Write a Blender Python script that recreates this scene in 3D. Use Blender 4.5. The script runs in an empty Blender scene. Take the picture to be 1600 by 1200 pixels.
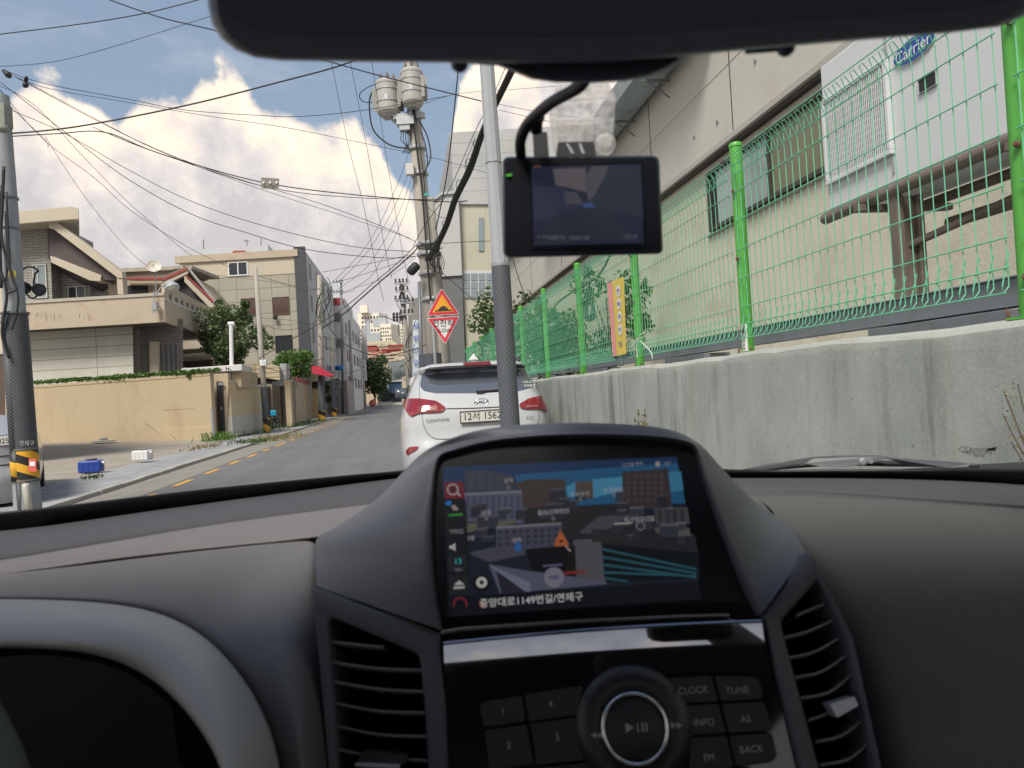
import bpy, bmesh, math, random
from mathutils import Vector, Matrix
random.seed(7)
sc=bpy.context.scene; COL=sc.collection
PI=math.pi; R_=math.radians
# ------------------------------------------------------------------ camera
F=1109.;H=1.35;rl=R_(3.4);pt=R_(.52)
fv=Vector((0,math.cos(pt),math.sin(pt)));u0=Vector((0,-math.sin(pt),math.cos(pt)));r0=Vector((1,0,0))
RV=r0*math.cos(rl)-u0*math.sin(rl);UV=r0*math.sin(rl)+u0*math.cos(rl)
cd=bpy.data.cameras.new('camera');cam=bpy.data.objects.new('camera',cd);COL.objects.link(cam)
cam.matrix_world=Matrix(((RV.x,UV.x,-fv.x,0),(RV.y,UV.y,-fv.y,0),(RV.z,UV.z,-fv.z,H),(0,0,0,1)))
cd.sensor_width=36;cd.lens=36*F/1600;cd.clip_start=.02;cd.clip_end=6000
cd.dof.use_dof=True;cd.dof.focus_distance=14;cd.dof.aperture_fstop=13
sc.camera=cam
# ------------------------------------------------------------------ sun, sky, exposure
SUN_EL=R_(52);SUN_AZ=R_(203)   # compass style: clockwise from +Y
sl=bpy.data.lights.new('sun','SUN');sl.energy=2.2;sl.angle=R_(20);sl.color=(1,.94,.84)
so=bpy.data.objects.new('sun',sl);COL.objects.link(so)
sd=Vector((math.sin(SUN_AZ)*math.cos(SUN_EL),math.cos(SUN_AZ)*math.cos(SUN_EL),math.sin(SUN_EL)))
so.rotation_euler=sd.to_track_quat('Z','Y').to_euler()
vs=sc.view_settings;vs.view_transform='Standard';vs.look='None';vs.gamma=1;vs.exposure=.9
class NT:
    def __init__(s,nt):s.t=nt;s.n=nt.nodes;s.l=nt.links
    def new(s,ty,**k):
        o=s.n.new(ty)
        for a,b in k.items():setattr(o,a,b)
        return o
    def put(s,sock,v):
        if hasattr(v,'is_output') or isinstance(v,bpy.types.NodeSocket):s.l.new(v,sock)
        elif v is not None:sock.default_value=v
    def m(s,op,a,b=None,c=None,clamp=False):
        o=s.new('ShaderNodeMath',operation=op,use_clamp=clamp);s.put(o.inputs[0],a)
        if b is not None:s.put(o.inputs[1],b)
        if c is not None:s.put(o.inputs[2],c)
        return o.outputs[0]
    def mix(s,f,a,b,bt='MIX'):
        o=s.new('ShaderNodeMix',data_type='RGBA',blend_type=bt);s.put(o.inputs[0],f);s.put(o.inputs[6],a);s.put(o.inputs[7],b);return o.outputs[2]
    def noise(s,v,sc=1,det=5,rg=.55,dim='3D',dist=0):
        o=s.new('ShaderNodeTexNoise',noise_dimensions=dim);s.put(o.inputs['Vector'],v);o.inputs['Scale'].default_value=sc;o.inputs['Detail'].default_value=det;o.inputs['Roughness'].default_value=rg;o.inputs['Distortion'].default_value=dist;return o.outputs['Fac']
    def ramp(s,f,pts,it='LINEAR'):
        o=s.new('ShaderNodeValToRGB');s.put(o.inputs[0],f);e=o.color_ramp;e.interpolation=it
        while len(e.elements)<len(pts):e.elements.new(.5)
        for i,(p,c) in enumerate(pts):
            e.elements[i].position=p;e.elements[i].color=(c if hasattr(c,'__len__') else (c,c,c))[:3]+(1,) if hasattr(c,'__len__') else (c,c,c,1)
        return o.outputs[0]
    def sep(s,v):
        o=s.new('ShaderNodeSeparateXYZ');s.put(o.inputs[0],v);return o.outputs
    def comb(s,x,y,z):
        o=s.new('ShaderNodeCombineXYZ');s.put(o.inputs[0],x);s.put(o.inputs[1],y);s.put(o.inputs[2],z);return o.outputs[0]
    def maprange(s,v,a,b,c,d,it='SMOOTHSTEP'):
        o=s.new('ShaderNodeMapRange',interpolation_type=it);s.put(o.inputs[0],v)
        for i,x in enumerate((a,b,c,d)):o.inputs[i+1].default_value=x
        return o.outputs[0]
def rayd(x,y):
    return fv+RV*((x-800)/F)-UV*((y-600)/F)
def azel(x,y):
    d=rayd(x,y).normalized();return math.atan2(d.x,d.y),math.asin(d.z)
w=bpy.data.worlds.new('World');sc.world=w;w.use_nodes=True
def build_world():
    t=NT(w.node_tree);t.n.clear()
    out=t.new('ShaderNodeOutputWorld');bg=t.new('ShaderNodeBackground')
    sky=t.new('ShaderNodeTexSky',sky_type='NISHITA');sky.sun_disc=False;sky.sun_elevation=SUN_EL;sky.sun_rotation=SUN_AZ;sky.air_density=1.2;sky.dust_density=2.5
    tc=t.new('ShaderNodeTexCoord').outputs['Generated'];x,y,z=t.sep(tc)
    el=t.m('ARCSINE',z);az=t.m('ARCTAN2',x,y)
    u=t.m('MULTIPLY_ADD',az,1/(2*PI),.5)
    prof=[(-60,140),(0,122),(35,102),(80,122),(130,145),(168,172),(182,182),(195,150),(230,136),(262,152),(292,140),(305,105),(345,88),(380,108),(395,150),(440,158),(480,182),(520,192),(556,178),(590,215),(615,262),(640,300),(662,330),(690,320),(712,120),(760,60),(900,40)]
    fc=t.new('ShaderNodeFloatCurve');t.put(fc.inputs['Value'],u);cu=fc.mapping.curves[0]
    P0=[(0,.80),(.12,.7),(.25,.5),(.33,.3)]
    for p in prof:
        a,e=azel(*p);P0.append((a/(2*PI)+.5,e))
    P0+=[(.62,.6),(.75,.5),(.88,.7),(1,.80)]
    while len(cu.points)<len(P0):cu.points.new(.5,.5)
    for i,p in enumerate(P0):cu.points[i].location=p;cu.points[i].handle_type='VECTOR'
    fc.mapping.update()
    v=t.comb(t.m('MULTIPLY',az,1.),el,0.)
    n1=t.noise(v,9,8,.6);n2=t.noise(v,26,7,.62)
    vo=t.new('ShaderNodeTexVoronoi',feature='SMOOTH_F1');t.put(vo.inputs['Vector'],t.comb(t.m('ADD',az,t.m('MULTIPLY',n1,.05)),t.m('ADD',el,t.m('MULTIPLY',n2,.03)),0.));vo.inputs['Scale'].default_value=17;vo.inputs['Smoothness'].default_value=.5
    puff=t.m('SUBTRACT',.45,vo.outputs['Distance'])
    e=t.m('SUBTRACT',fc.outputs[0],el)
    e=t.m('ADD',e,t.m('MULTIPLY',t.m('SUBTRACT',n1,.5),.035));e=t.m('ADD',e,t.m('MULTIPLY',t.m('SUBTRACT',n2,.5),.05));e=t.m('ADD',e,t.m('MULTIPLY',puff,.03))
    mask=t.maprange(e,0.002,.022,0,1)
    # cloud tone: sunlit towards its upper rim, greyer body with soft billows
    lit=t.maprange(e,.0,.19,1,0)
    bil=t.noise(v,16,10,.66,dist=.15);b2=t.m('MULTIPLY',puff,1.1)
    tone=t.m('ADD',t.m('MULTIPLY',lit,.72),t.m('ADD',t.m('MULTIPLY',t.m('SUBTRACT',bil,.5),1.5),t.m('MULTIPLY',b2,.45)),clamp=False)
    low=t.maprange(el,.02,.14,.42,0);tone=t.m('ADD',tone,low,clamp=True)
    cc=t.ramp(tone,[(0,(.37,.355,.365)),(.33,(.49,.455,.435)),(.62,(.66,.56,.47)),(1,(.80,.665,.53))])
    blue=t.mix(.62,t.mix(1,sky.outputs[0],(.055,.055,.055,1),'MULTIPLY'),t.ramp(el,[(0,(.36,.40,.44)),(.3,(.235,.30,.385)),(.75,(.175,.235,.335)),(1,(.15,.20,.30))]))
    wisp=t.maprange(t.noise(t.comb(az,t.m('MULTIPLY',el,2.5),3.),5,6,.6),.5,.8,0,.35)
    blue=t.mix(wisp,blue,(.45,.44,.46,1))
    col=t.mix(mask,blue,cc)
    t.put(bg.inputs[0],col);bg.inputs[1].default_value=.95
    t.l.new(bg.outputs[0],out.inputs[0])
build_world()
# ------------------------------------------------------------------ geometry helpers
def G(x,y,z=0.):
    d=rayd(x,y);k=(z-H)/d.z;return Vector((d.x*k,d.y*k,z))
def P(x,y,Y):
    d=rayd(x,y);k=Y/d.y;return Vector((d.x*k,Y,H+d.z*k))
_v=rayd(626,620);_k=math.hypot(_v.x,_v.y);sx,sy=_v.x/_k,_v.y/_k
SV=Vector((sx,sy,0));NV=Vector((sy,-sx,0))
def W(a,d,z):return SV*a+NV*d+Vector((0,0,z))
def WP(x,y,d):
    v=rayd(x,y);k=d/(v.dot(NV));q=v*k;return Vector((q.x,q.y,q.z+H))
def ad(q):return q.dot(SV),q.dot(NV),q.z
def PL(x,y,p0,n):
    d=rayd(x,y);k=(p0-Vector((0,0,H))).dot(n)/d.dot(n);q=d*k;q.z+=H;return q
class MB:
    def __init__(s):s.v=[];s.f=[];s.mi=[]
    def add(s,vs,fs,mi=0):
        o=len(s.v);s.v+=[Vector(q) for q in vs];s.f+=[tuple(i+o for i in f) for f in fs];s.mi+=[mi]*len(fs)
    def hexa(s,b,t,mi=0):  # b,t: 4 pts bottom / top ccw
        s.add(list(b)+list(t),[(3,2,1,0),(4,5,6,7),(0,1,5,4),(1,2,6,5),(2,3,7,6),(3,0,4,7)],mi)
    def box(s,c,e,x=None,y=None,mi=0):
        c=Vector(c);X=(x or Vector((1,0,0)))*e[0]/2;Y=(y or Vector((0,1,0)));Z=(x or Vector((1,0,0))).cross(Y);Y=Y*e[1]/2;Z=Z*e[2]/2
        s.hexa([c-X-Y-Z,c+X-Y-Z,c+X+Y-Z,c-X+Y-Z],[c-X-Y+Z,c+X-Y+Z,c+X+Y+Z,c-X+Y+Z],mi)
    def adz(s,a0,a1,d0,d1,z0,z1,mi=0):
        s.hexa([W(a0,d0,z0),W(a0,d1,z0),W(a1,d1,z0),W(a1,d0,z0)],[W(a0,d0,z1),W(a0,d1,z1),W(a1,d1,z1),W(a1,d0,z1)],mi)
    def prism(s,pts,vec,mi=0):
        n=len(pts);pts=[Vector(p) for p in pts];vec=Vector(vec)
        nn=sum(((pts[i]).cross(pts[(i+1)%n]) for i in range(n)),Vector())
        if nn.dot(vec)>0:pts=pts[::-1]
        s.add(pts+[p+vec for p in pts],[tuple(range(n)),tuple(range(2*n-1,n-1,-1))]+[(i,i+n,(i+1)%n+n,(i+1)%n) for i in range(n)],mi)
    def poly(s,pts,mi=0):s.add(pts,[tuple(range(len(pts)))],mi)
    def tube(s,pts,r,n=8,mi=0,cap=True):
        pts=[Vector(p) for p in pts];rs=r if hasattr(r,'__len__') else [r]*len(pts);vs=[];N=None
        for i,p in enumerate(pts):
            t=(pts[min(i+1,len(pts)-1)]-pts[max(i-1,0)]).normalized()
            if N is None:N=t.orthogonal().normalized()
            N=(N-t*N.dot(t)).normalized();B=t.cross(N)
            for k in range(n):
                a=2*PI*k/n;vs.append(p+(N*math.cos(a)+B*math.sin(a))*rs[i])
        fs=[(i*n+k,i*n+(k+1)%n,(i+1)*n+(k+1)%n,(i+1)*n+k) for i in range(len(pts)-1) for k in range(n)]
        if cap:fs+=[tuple(range(n))[::-1],tuple(range((len(pts)-1)*n,len(pts)*n))]
        s.add(vs,fs,mi)
    def grid(s,rows,mi=0,close=False):
        m=len(rows[0]);vs=[p for r in rows for p in r]
        s.add(vs,[(i*m+k,i*m+(k+1)%m,(i+1)*m+(k+1)%m,(i+1)*m+k) for i in range(len(rows)-1) for k in range(m if close else m-1)],mi)
    def lathe(s,c,ax,prof,n=32,mi=0,cap=True):
        c=Vector(c);ax=Vector(ax).normalized();N=ax.orthogonal().normalized();B=ax.cross(N);rows=[]
        for r,h in prof:rows.append([c+ax*h+(N*math.cos(2*PI*k/n)+B*math.sin(2*PI*k/n))*max(r,1e-4) for k in range(n)])
        s.grid(rows,mi,True)
        if cap:
            o=len(s.v);s.poly(rows[0][::-1],mi);s.poly(rows[-1],mi)
    def ico(s,c,r,mi=0,sub=2,sq=(1,1,1),jit=0):
        b=bmesh.new();bmesh.ops.create_icosphere(b,subdivisions=sub,radius=1)
        s.add([Vector(c)+Vector((q.co.x*sq[0],q.co.y*sq[1],q.co.z*sq[2]))*r*(1+random.uniform(-jit,jit)) for q in b.verts],[tuple(q.index for q in f.verts) for f in b.faces],mi);b.free()
    def build(s,name,m,parent=None,smooth=False,bevel=0,subd=0,org=None,solid=0,recalc=True):
        if parent is not None:org=parent['_org']
        elif org is None:org=(0,0,0)
        org=Vector(org)
        me=bpy.data.meshes.new(name);me.from_pydata([tuple(q-org) for q in s.v],[],s.f)
        for x in (m if isinstance(m,(list,tuple)) else [m]):me.materials.append(x)
        for p,i in zip(me.polygons,s.mi):p.material_index=i;p.use_smooth=smooth
        if recalc:
            b=bmesh.new();b.from_mesh(me);bmesh.ops.recalc_face_normals(b,faces=b.faces);b.to_mesh(me);b.free()
        me.update();o=bpy.data.objects.new(name,me);COL.objects.link(o)
        if parent is not None:o.parent=parent
        else:o.location=org
        o['_org']=tuple(org)
        if solid:
            q=o.modifiers.new('s','SOLIDIFY');q.thickness=solid;q.offset=0
        if bevel:
            q=o.modifiers.new('b','BEVEL');q.width=bevel;q.segments=2;q.limit_method='ANGLE';q.angle_limit=R_(35)
        if subd:
            q=o.modifiers.new('u','SUBSURF');q.levels=subd;q.render_levels=subd
        return o
def parts(mb,name,m,parent,**k):
    b=bmesh.new();vv=[b.verts.new(q) for q in mb.v]
    for f in mb.f:
        try:b.faces.new([vv[i] for i in f])
        except ValueError:pass
    bmesh.ops.remove_doubles(b,verts=b.verts,dist=2e-5);b.verts.ensure_lookup_table();seen=set();res=[]
    for v0 in list(b.verts):
        if v0 in seen:continue
        st=[v0];seen.add(v0);comp=[]
        while st:
            v=st.pop();comp.append(v)
            for e in v.link_edges:
                q=e.other_vert(v)
                if q not in seen:seen.add(q);st.append(q)
        ix={v:i for i,v in enumerate(comp)};fs={f for v in comp for f in v.link_faces}
        if fs:
            n=MB();n.add([v.co.copy() for v in comp],[tuple(ix[v] for v in f.verts) for f in fs]);res.append(n.build(name,m,parent,**k))
    b.free();return res
def tag(o,label=None,cat=None,group=None,kind=None):
    if label:o['label']=label
    if cat:o['category']=cat
    if group:o['group']=group
    if kind:o['kind']=kind
    return o
def thing(name,label,cat,org=(0,0,0),group=None):
    o=bpy.data.objects.new(name,None);COL.objects.link(o);o.location=org;o['_org']=tuple(org);o.empty_display_size=.2
    return tag(o,label,cat,group)
def dup(o,loc=None,rz=None,parent=None):
    c=o.copy();COL.objects.link(c);c.parent=parent
    if loc is not None:c.location=loc
    if rz is not None:c.rotation_euler=(0,0,rz)
    for ch in [q for q in ALLCH(o)]:dup(ch,None,None,c)
    return c
def ALLCH(o):return [q for q in list(COL.objects) if q.parent==o]
def text(s,pos,xd,up,size,m,parent,name='lettering',ext=.0005,align='CENTER',sx=1.):
    c=bpy.data.curves.new(name,'FONT');c.body=s;c.size=size;c.align_x=align;c.align_y='CENTER';c.extrude=ext;c.resolution_u=3
    t=bpy.data.objects.new('tmp',c);COL.objects.link(t)
    dg=bpy.context.evaluated_depsgraph_get();me=bpy.data.meshes.new_from_object(t.evaluated_get(dg));bpy.data.objects.remove(t)
    xd=Vector(xd).normalized();up=Vector(up);up=(up-xd*up.dot(xd)).normalized();z=xd.cross(up)
    me.transform(Matrix(((xd.x*sx,up.x,z.x,pos[0]),(xd.y*sx,up.y,z.y,pos[1]),(xd.z*sx,up.z,z.z,pos[2]),(0,0,0,1))))
    org=Vector(parent['_org']);me.transform(Matrix.Translation(-org));me.materials.clear();me.materials.append(m)
    o=bpy.data.objects.new(name,me);COL.objects.link(o);o.parent=parent;o['_org']=tuple(org);return o
def rp(pts,r,seg=5):
    n=len(pts);out=[];rr=r if hasattr(r,'__len__') else [r]*n
    for i in range(n):
        p=Vector(pts[i][:2]);a=Vector(pts[i-1][:2])-p;b=Vector(pts[(i+1)%n][:2])-p
        q=min(rr[i],a.length*.48,b.length*.48);s0=p+a.normalized()*q;s1=p+b.normalized()*q
        for k in range(seg+1):
            t=k/seg;out.append(tuple(s0*(1-t)**2+p*2*t*(1-t)+s1*t*t))
    return out
def spline(pts,n=8):
    pts=[Vector(p) for p in pts];out=[]
    for i in range(len(pts)-1):
        a=pts[max(i-1,0)];b=pts[i];c=pts[i+1];d=pts[min(i+2,len(pts)-1)]
        for k in range(n):
            t=k/n;out.append(.5*((2*b)+(c-a)*t+(2*a-5*b+4*c-d)*t*t+(3*b-a-3*c+d)*t*t*t))
    out.append(pts[-1]);return out
# ------------------------------------------------------------------ materials
def newmat(name):
    m=bpy.data.materials.new(name);m.use_nodes=True;t=NT(m.node_tree);b=t.n['Principled BSDF'];return m,t,b
_mc={}
def M(name,col,rough=.6,metal=0.,var=.12,vs=2.,bump=0.,bs=40.,stretch=(1,1,1),dirt=None,ds=1.2,da=.5,spec=.5,coat=0.,tr=0.):
    if name in _mc:return _mc[name]
    m,t,b=newmat(name);tc=t.new('ShaderNodeTexCoord').outputs['Object']
    mp=t.new('ShaderNodeMapping');t.put(mp.inputs[0],tc);mp.inputs['Scale'].default_value=stretch;v=mp.outputs[0]
    f=t.noise(v,vs,6,.6);f2=t.noise(v,vs*14,3,.6)
    k=t.m('ADD',t.m('MULTIPLY',t.m('SUBTRACT',f,.5),var*2.4),t.m('MULTIPLY',t.m('SUBTRACT',f2,.5),var*1.1));k=t.m('ADD',k,1.)
    c=t.mix(1,tuple(col)+(1,),t.comb(k,k,k),'MULTIPLY')
    if dirt:
        d=t.maprange(t.noise(v,ds,8,.68,dist=.3),.48,.72,0,da);c=t.mix(d,c,tuple(dirt)+(1,))
    t.put(b.inputs['Base Color'],c);b.inputs['Metallic'].default_value=metal
    t.put(b.inputs['Roughness'],t.m('ADD',rough-.06,t.m('MULTIPLY',f,.12)));b.inputs['Specular IOR Level'].default_value=spec
    if coat:b.inputs['Coat Weight'].default_value=coat;b.inputs['Coat Roughness'].default_value=.05
    if bump:
        bp=t.new('ShaderNodeBump');bp.inputs['Strength'].default_value=bump;bp.inputs['Distance'].default_value=.01;t.put(bp.inputs['Height'],t.noise(v,bs,4,.6));t.l.new(bp.outputs[0],b.inputs['Normal'])
    _mc[name]=m;return m
def EM(name,col,s=1.):
    if name in _mc:return _mc[name]
    m,t,b=newmat(name);b.inputs['Base Color'].default_value=(.01,.01,.01,1);b.inputs['Roughness'].default_value=.25
    b.inputs['Emission Color'].default_value=tuple(col)+(1,);b.inputs['Emission Strength'].default_value=s;_mc[name]=m;return m
def brickmat(name,c1,c2,mort,bw,rh,ms=.012,off=.5,bump=.4,rough=.75,horiz_only=False):
    m,t,b=newmat(name);x,y,z=t.sep(t.new('ShaderNodeTexCoord').outputs['Object'])
    v=t.comb(t.m('ADD',x,y),z,0.)
    br=t.new('ShaderNodeTexBrick');t.put(br.inputs['Vector'],v);br.offset=off;br.inputs['Scale'].default_value=1
    br.inputs['Color1'].default_value=c1+(1,);br.inputs['Color2'].default_value=c2+(1,);br.inputs['Mortar'].default_value=mort+(1,)
    br.inputs['Mortar Size'].default_value=ms;br.inputs['Brick Width'].default_value=bw;br.inputs['Row Height'].default_value=rh;br.inputs['Mortar Smooth'].default_value=.2
    n=t.noise(t.comb(x,y,t.m('MULTIPLY',z,.35)),.8,7,.65);k=t.m('MULTIPLY_ADD',n,.5,.75)
    t.put(b.inputs['Base Color'],t.mix(1,br.outputs['Color'],t.comb(k,k,k),'MULTIPLY'));b.inputs['Roughness'].default_value=rough
    bp=t.new('ShaderNodeBump');bp.inputs['Strength'].default_value=bump;bp.inputs['Distance'].default_value=.02;t.put(bp.inputs['Height'],t.m('SUBTRACT',1.,br.outputs['Fac']));t.l.new(bp.outputs[0],b.inputs['Normal'])
    return m
def concrete_wall_mat():
    m,t,b=newmat('streaked concrete');tc=t.new('ShaderNodeTexCoord').outputs['Object'];x,y,z=t.sep(tc)
    a=t.m('ADD',t.m('MULTIPLY',x,sx),t.m('MULTIPLY',y,sy))
    st=t.noise(t.comb(t.m('MULTIPLY',a,1.),0.,t.m('MULTIPLY',z,.10)),7,8,.7)
    st2=t.noise(t.comb(t.m('MULTIPLY',a,1.),4.,t.m('MULTIPLY',z,.06)),2.2,6,.6)
    bl=t.noise(t.comb(a,0.,t.m('MULTIPLY',z,.6)),2.6,9,.6);fine=t.noise(tc,60,5,.7);blot=t.noise(tc,12,6,.65)
    c=t.ramp(bl,[(.3,(.26,.29,.27)),(.5,(.32,.35,.325)),(.7,(.385,.415,.385))])
    f=t.maprange(st,.47,.62,0,.65);f2=t.maprange(st2,.42,.6,0,1);f=t.m('MULTIPLY',f,f2)
    c=t.mix(f,c,(.10,.10,.07,1))
    c=t.mix(t.maprange(t.noise(t.comb(a,9.,t.m('MULTIPLY',z,.08)),4,5,.6),.62,.72,0,.35),c,(.30,.22,.12,1))
    c=t.mix(t.maprange(blot,.60,.70,0,.35),c,(.40,.42,.39,1))
    # worn pale lip along the top
    lip=t.m('ADD',z,t.m('MULTIPLY',t.m('SUBTRACT',bl,.5),.10));c=t.mix(t.maprange(lip,1.425,1.455,0,.7),c,(.42,.43,.39,1))
    k=t.m('MULTIPLY_ADD',fine,.5,.75);c=t.mix(1,c,t.comb(k,k,k),'MULTIPLY')
    pit=t.maprange(t.noise(t.comb(a,7.,t.m('MULTIPLY',z,.5)),34,2,.5),.735,.76,0,.75);c=t.mix(pit,c,(.06,.065,.055,1))
    jt=t.m('LESS_THAN',t.m('ABSOLUTE',t.m('SUBTRACT',t.m('FRACT',t.m('MULTIPLY',t.m('ADD',a,.9),1/3.6)),.5)),.0012);c=t.mix(t.m('MULTIPLY',jt,.3),c,(.10,.10,.09,1))
    t.put(b.inputs['Base Color'],c);b.inputs['Roughness'].default_value=.85
    bp=t.new('ShaderNodeBump');bp.inputs['Strength'].default_value=.3;bp.inputs['Distance'].default_value=.006;t.put(bp.inputs['Height'],t.m('ADD',fine,t.m('MULTIPLY',blot,.5)));t.l.new(bp.outputs[0],b.inputs['Normal'])
    return m
def asphalt_mat():
    m,t,b=newmat('asphalt');tc=t.new('ShaderNodeTexCoord').outputs['Object']
    f=t.noise(tc,110,3,.8);g=t.noise(tc,1.1,8,.65);x,y,z=t.sep(tc)
    a=t.m('ADD',t.m('MULTIPLY',x,sx),t.m('MULTIPLY',y,sy));d=t.m('SUBTRACT',t.m('MULTIPLY',x,sy),t.m('MULTIPLY',y,sx))
    tr=t.noise(t.comb(t.m('MULTIPLY',a,.05),t.m('MULTIPLY',d,1.4),0.),1.6,4,.5)
    pa=t.noise(t.comb(t.m('MULTIPLY',a,.35),t.m('MULTIPLY',d,.1),0.),1.0,3,.5)
    k=t.m('ADD',t.m('MULTIPLY',t.m('SUBTRACT',f,.5),1.5),1.);k=t.m('MULTIPLY',k,t.m('MULTIPLY_ADD',g,.35,.82));k=t.m('MULTIPLY',k,t.m('MULTIPLY_ADD',tr,.5,.75));k=t.m('MULTIPLY',k,t.m('MULTIPLY_ADD',pa,.3,.85))
    c=t.mix(1,(.155,.155,.155,1),t.comb(k,k,k),'MULTIPLY')
    vo=t.new('ShaderNodeTexVoronoi',feature='DISTANCE_TO_EDGE');t.put(vo.inputs['Vector'],t.new('ShaderNodeTexCoord').outputs['Object']);vo.inputs['Scale'].default_value=.22
    c=t.mix(t.maprange(vo.outputs[0],0,.004,.5,0),c,(.03,.03,.032,1))
    t.put(b.inputs['Base Color'],c);b.inputs['Roughness'].default_value=.8
    bp=t.new('ShaderNodeBump');bp.inputs['Strength'].default_value=.5;bp.inputs['Distance'].default_value=.01;t.put(bp.inputs['Height'],f);t.l.new(bp.outputs[0],b.inputs['Normal'])
    return m
def wrap_mat(name,base,dot,sc_=26.,org_r=.1):
    m,t,b=newmat(name);x,y,z=t.sep(t.new('ShaderNodeTexCoord').outputs['Object'])
    u=t.m('MULTIPLY',t.m('ARCTAN2',y,x),org_r)
    vo=t.new('ShaderNodeTexVoronoi',voronoi_dimensions='2D');t.put(vo.inputs['Vector'],t.comb(t.m('ADD',u,z),t.m('SUBTRACT',u,z),0.));vo.inputs['Scale'].default_value=sc_;vo.inputs['Randomness'].default_value=.0
    f=t.maprange(vo.outputs['Distance'],.20,.28,1,0);n=t.noise(t.new('ShaderNodeTexCoord').outputs['Object'],3,6,.6)
    k=t.m('MULTIPLY_ADD',n,.6,.7);c=t.mix(f,base+(1,),dot+(1,));t.put(b.inputs['Base Color'],t.mix(1,c,t.comb(k,k,k),'MULTIPLY'));b.inputs['Roughness'].default_value=.55
    bp=t.new('ShaderNodeBump');bp.inputs['Strength'].default_value=.6;bp.inputs['Distance'].default_value=.004;t.put(bp.inputs['Height'],f);t.l.new(bp.outputs[0],b.inputs['Normal'])
    return m
def stripe_mat(name,a,bc,k=4.,tw=1.):
    m,t,b=newmat(name);x,y,z=t.sep(t.new('ShaderNodeTexCoord').outputs['Object'])
    u=t.m('FRACT',t.m('ADD',t.m('MULTIPLY',z,k),t.m('MULTIPLY',t.m('ARCTAN2',y,x),tw/PI/2)))
    n=t.noise(t.new('ShaderNodeTexCoord').outputs['Object'],9,5,.6);kk=t.m('MULTIPLY_ADD',n,.5,.75)
    c=t.mix(t.m('GREATER_THAN',u,.5),a+(1,),bc+(1,));t.put(b.inputs['Base Color'],t.mix(1,c,t.comb(kk,kk,kk),'MULTIPLY'));b.inputs['Roughness'].default_value=.5;return m
def leafmat(name,c1,c2,c3=None):
    m,t,b=newmat(name);g=t.new('ShaderNodeNewGeometry');r=g.outputs['Random Per Island']
    n=t.noise(t.new('ShaderNodeTexCoord').outputs['Object'],1.6,3,.5)
    f=t.m('ADD',t.m('MULTIPLY',r,.7),t.m('MULTIPLY',n,.5),clamp=True)
    t.put(b.inputs['Base Color'],t.ramp(f,[(.15,c1),(.6,c2),(.95,c3 or c2)]));b.inputs['Roughness'].default_value=.45
    tr=t.new('ShaderNodeBsdfTranslucent');t.put(tr.inputs[0],t.ramp(f,[(.2,c2),(.9,c3 or c2)]));mx=t.new('ShaderNodeMixShader');mx.inputs[0].default_value=.22
    t.l.new(b.outputs[0],mx.inputs[1]);t.l.new(tr.outputs[0],mx.inputs[2]);t.l.new(mx.outputs[0],t.n['Material Output'].inputs[0]);return m
def glassmat(name,tint=(.03,.035,.045),rough=.04):
    m,t,b=newmat(name);b.inputs['Base Color'].default_value=tint+(1,);b.inputs['Roughness'].default_value=rough;b.inputs['Specular IOR Level'].default_value=.7
    bp=t.new('ShaderNodeBump');bp.inputs['Strength'].default_value=.04;t.put(bp.inputs['Height'],t.noise(t.new('ShaderNodeTexCoord').outputs['Object'],1.5,2));t.l.new(bp.outputs[0],b.inputs['Normal']);return m
mCream=M('cream render',(.47,.385,.265),.8,var=.10,vs=.7,bump=.2,bs=30,dirt=(.34,.26,.17),ds=.8,da=.45)
mCreamL=M('pale cream render',(.50,.45,.355),.8,var=.08,vs=.7,bump=.2,dirt=(.42,.37,.29),ds=.9,da=.4)
mBeige=M('beige fascia',(.46,.395,.30),.75,var=.08,vs=1,dirt=(.33,.22,.12),ds=1.4,da=.35)
mWhiteW=M('white painted wall',(.55,.55,.51),.7,var=.07,vs=1,dirt=(.4,.39,.35),ds=1.2,da=.35)
mGreyConc=M('grey concrete',(.30,.30,.29),.85,var=.2,vs=3,bump=.4,bs=35,dirt=(.16,.15,.13),ds=2,da=.5)
mPoleConc=M('pole concrete',(.36,.34,.30),.8,var=.12,vs=3,bump=.2,bs=60,stretch=(1,1,.3),dirt=(.20,.18,.15),ds=2,da=.4)
mGalv=M('galvanised steel',(.42,.44,.46),.45,.6,var=.15,vs=6,dirt=(.25,.2,.15),ds=3,da=.3)
mPaintGrey=M('grey painted steel',(.36,.385,.41),.45,var=.08,vs=4,dirt=(.3,.28,.25),ds=4,da=.4)
mDarkMetal=M('dark metal',(.03,.03,.035),.45,.3,var=.2,vs=5)
mBlack=M('black rubber',(.018,.018,.02),.55,var=.2,vs=5)
mCable=M('black cable',(.02,.02,.022),.5,var=.1)
mGlass=glassmat('window glass');mGlassB=glassmat('brown window glass',(.10,.06,.045),.15);mGlassG=glassmat('pale window glass',(.22,.27,.29),.12)
mWhite=M('white enamel',(.72,.73,.73),.35,var=.04,vs=3)
mRed=M('red paint',(.42,.03,.035),.45,var=.12,vs=3);mBrownRed=M('red roof edge',(.32,.06,.05),.6,var=.2,vs=2)
mBrown=M('brown steel door',(.10,.07,.055),.5,var=.15,vs=2)
mAl=M('aluminium frame',(.45,.46,.47),.4,.5,var=.08,vs=3)
mWood=M('bark',(.10,.075,.05),.9,var=.3,vs=6,bump=.5,bs=30)
mSteelD=M('weathered steel',(.17,.19,.20),.5,.4,var=.25,vs=5,dirt=(.16,.09,.05),ds=5,da=.55)
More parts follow.
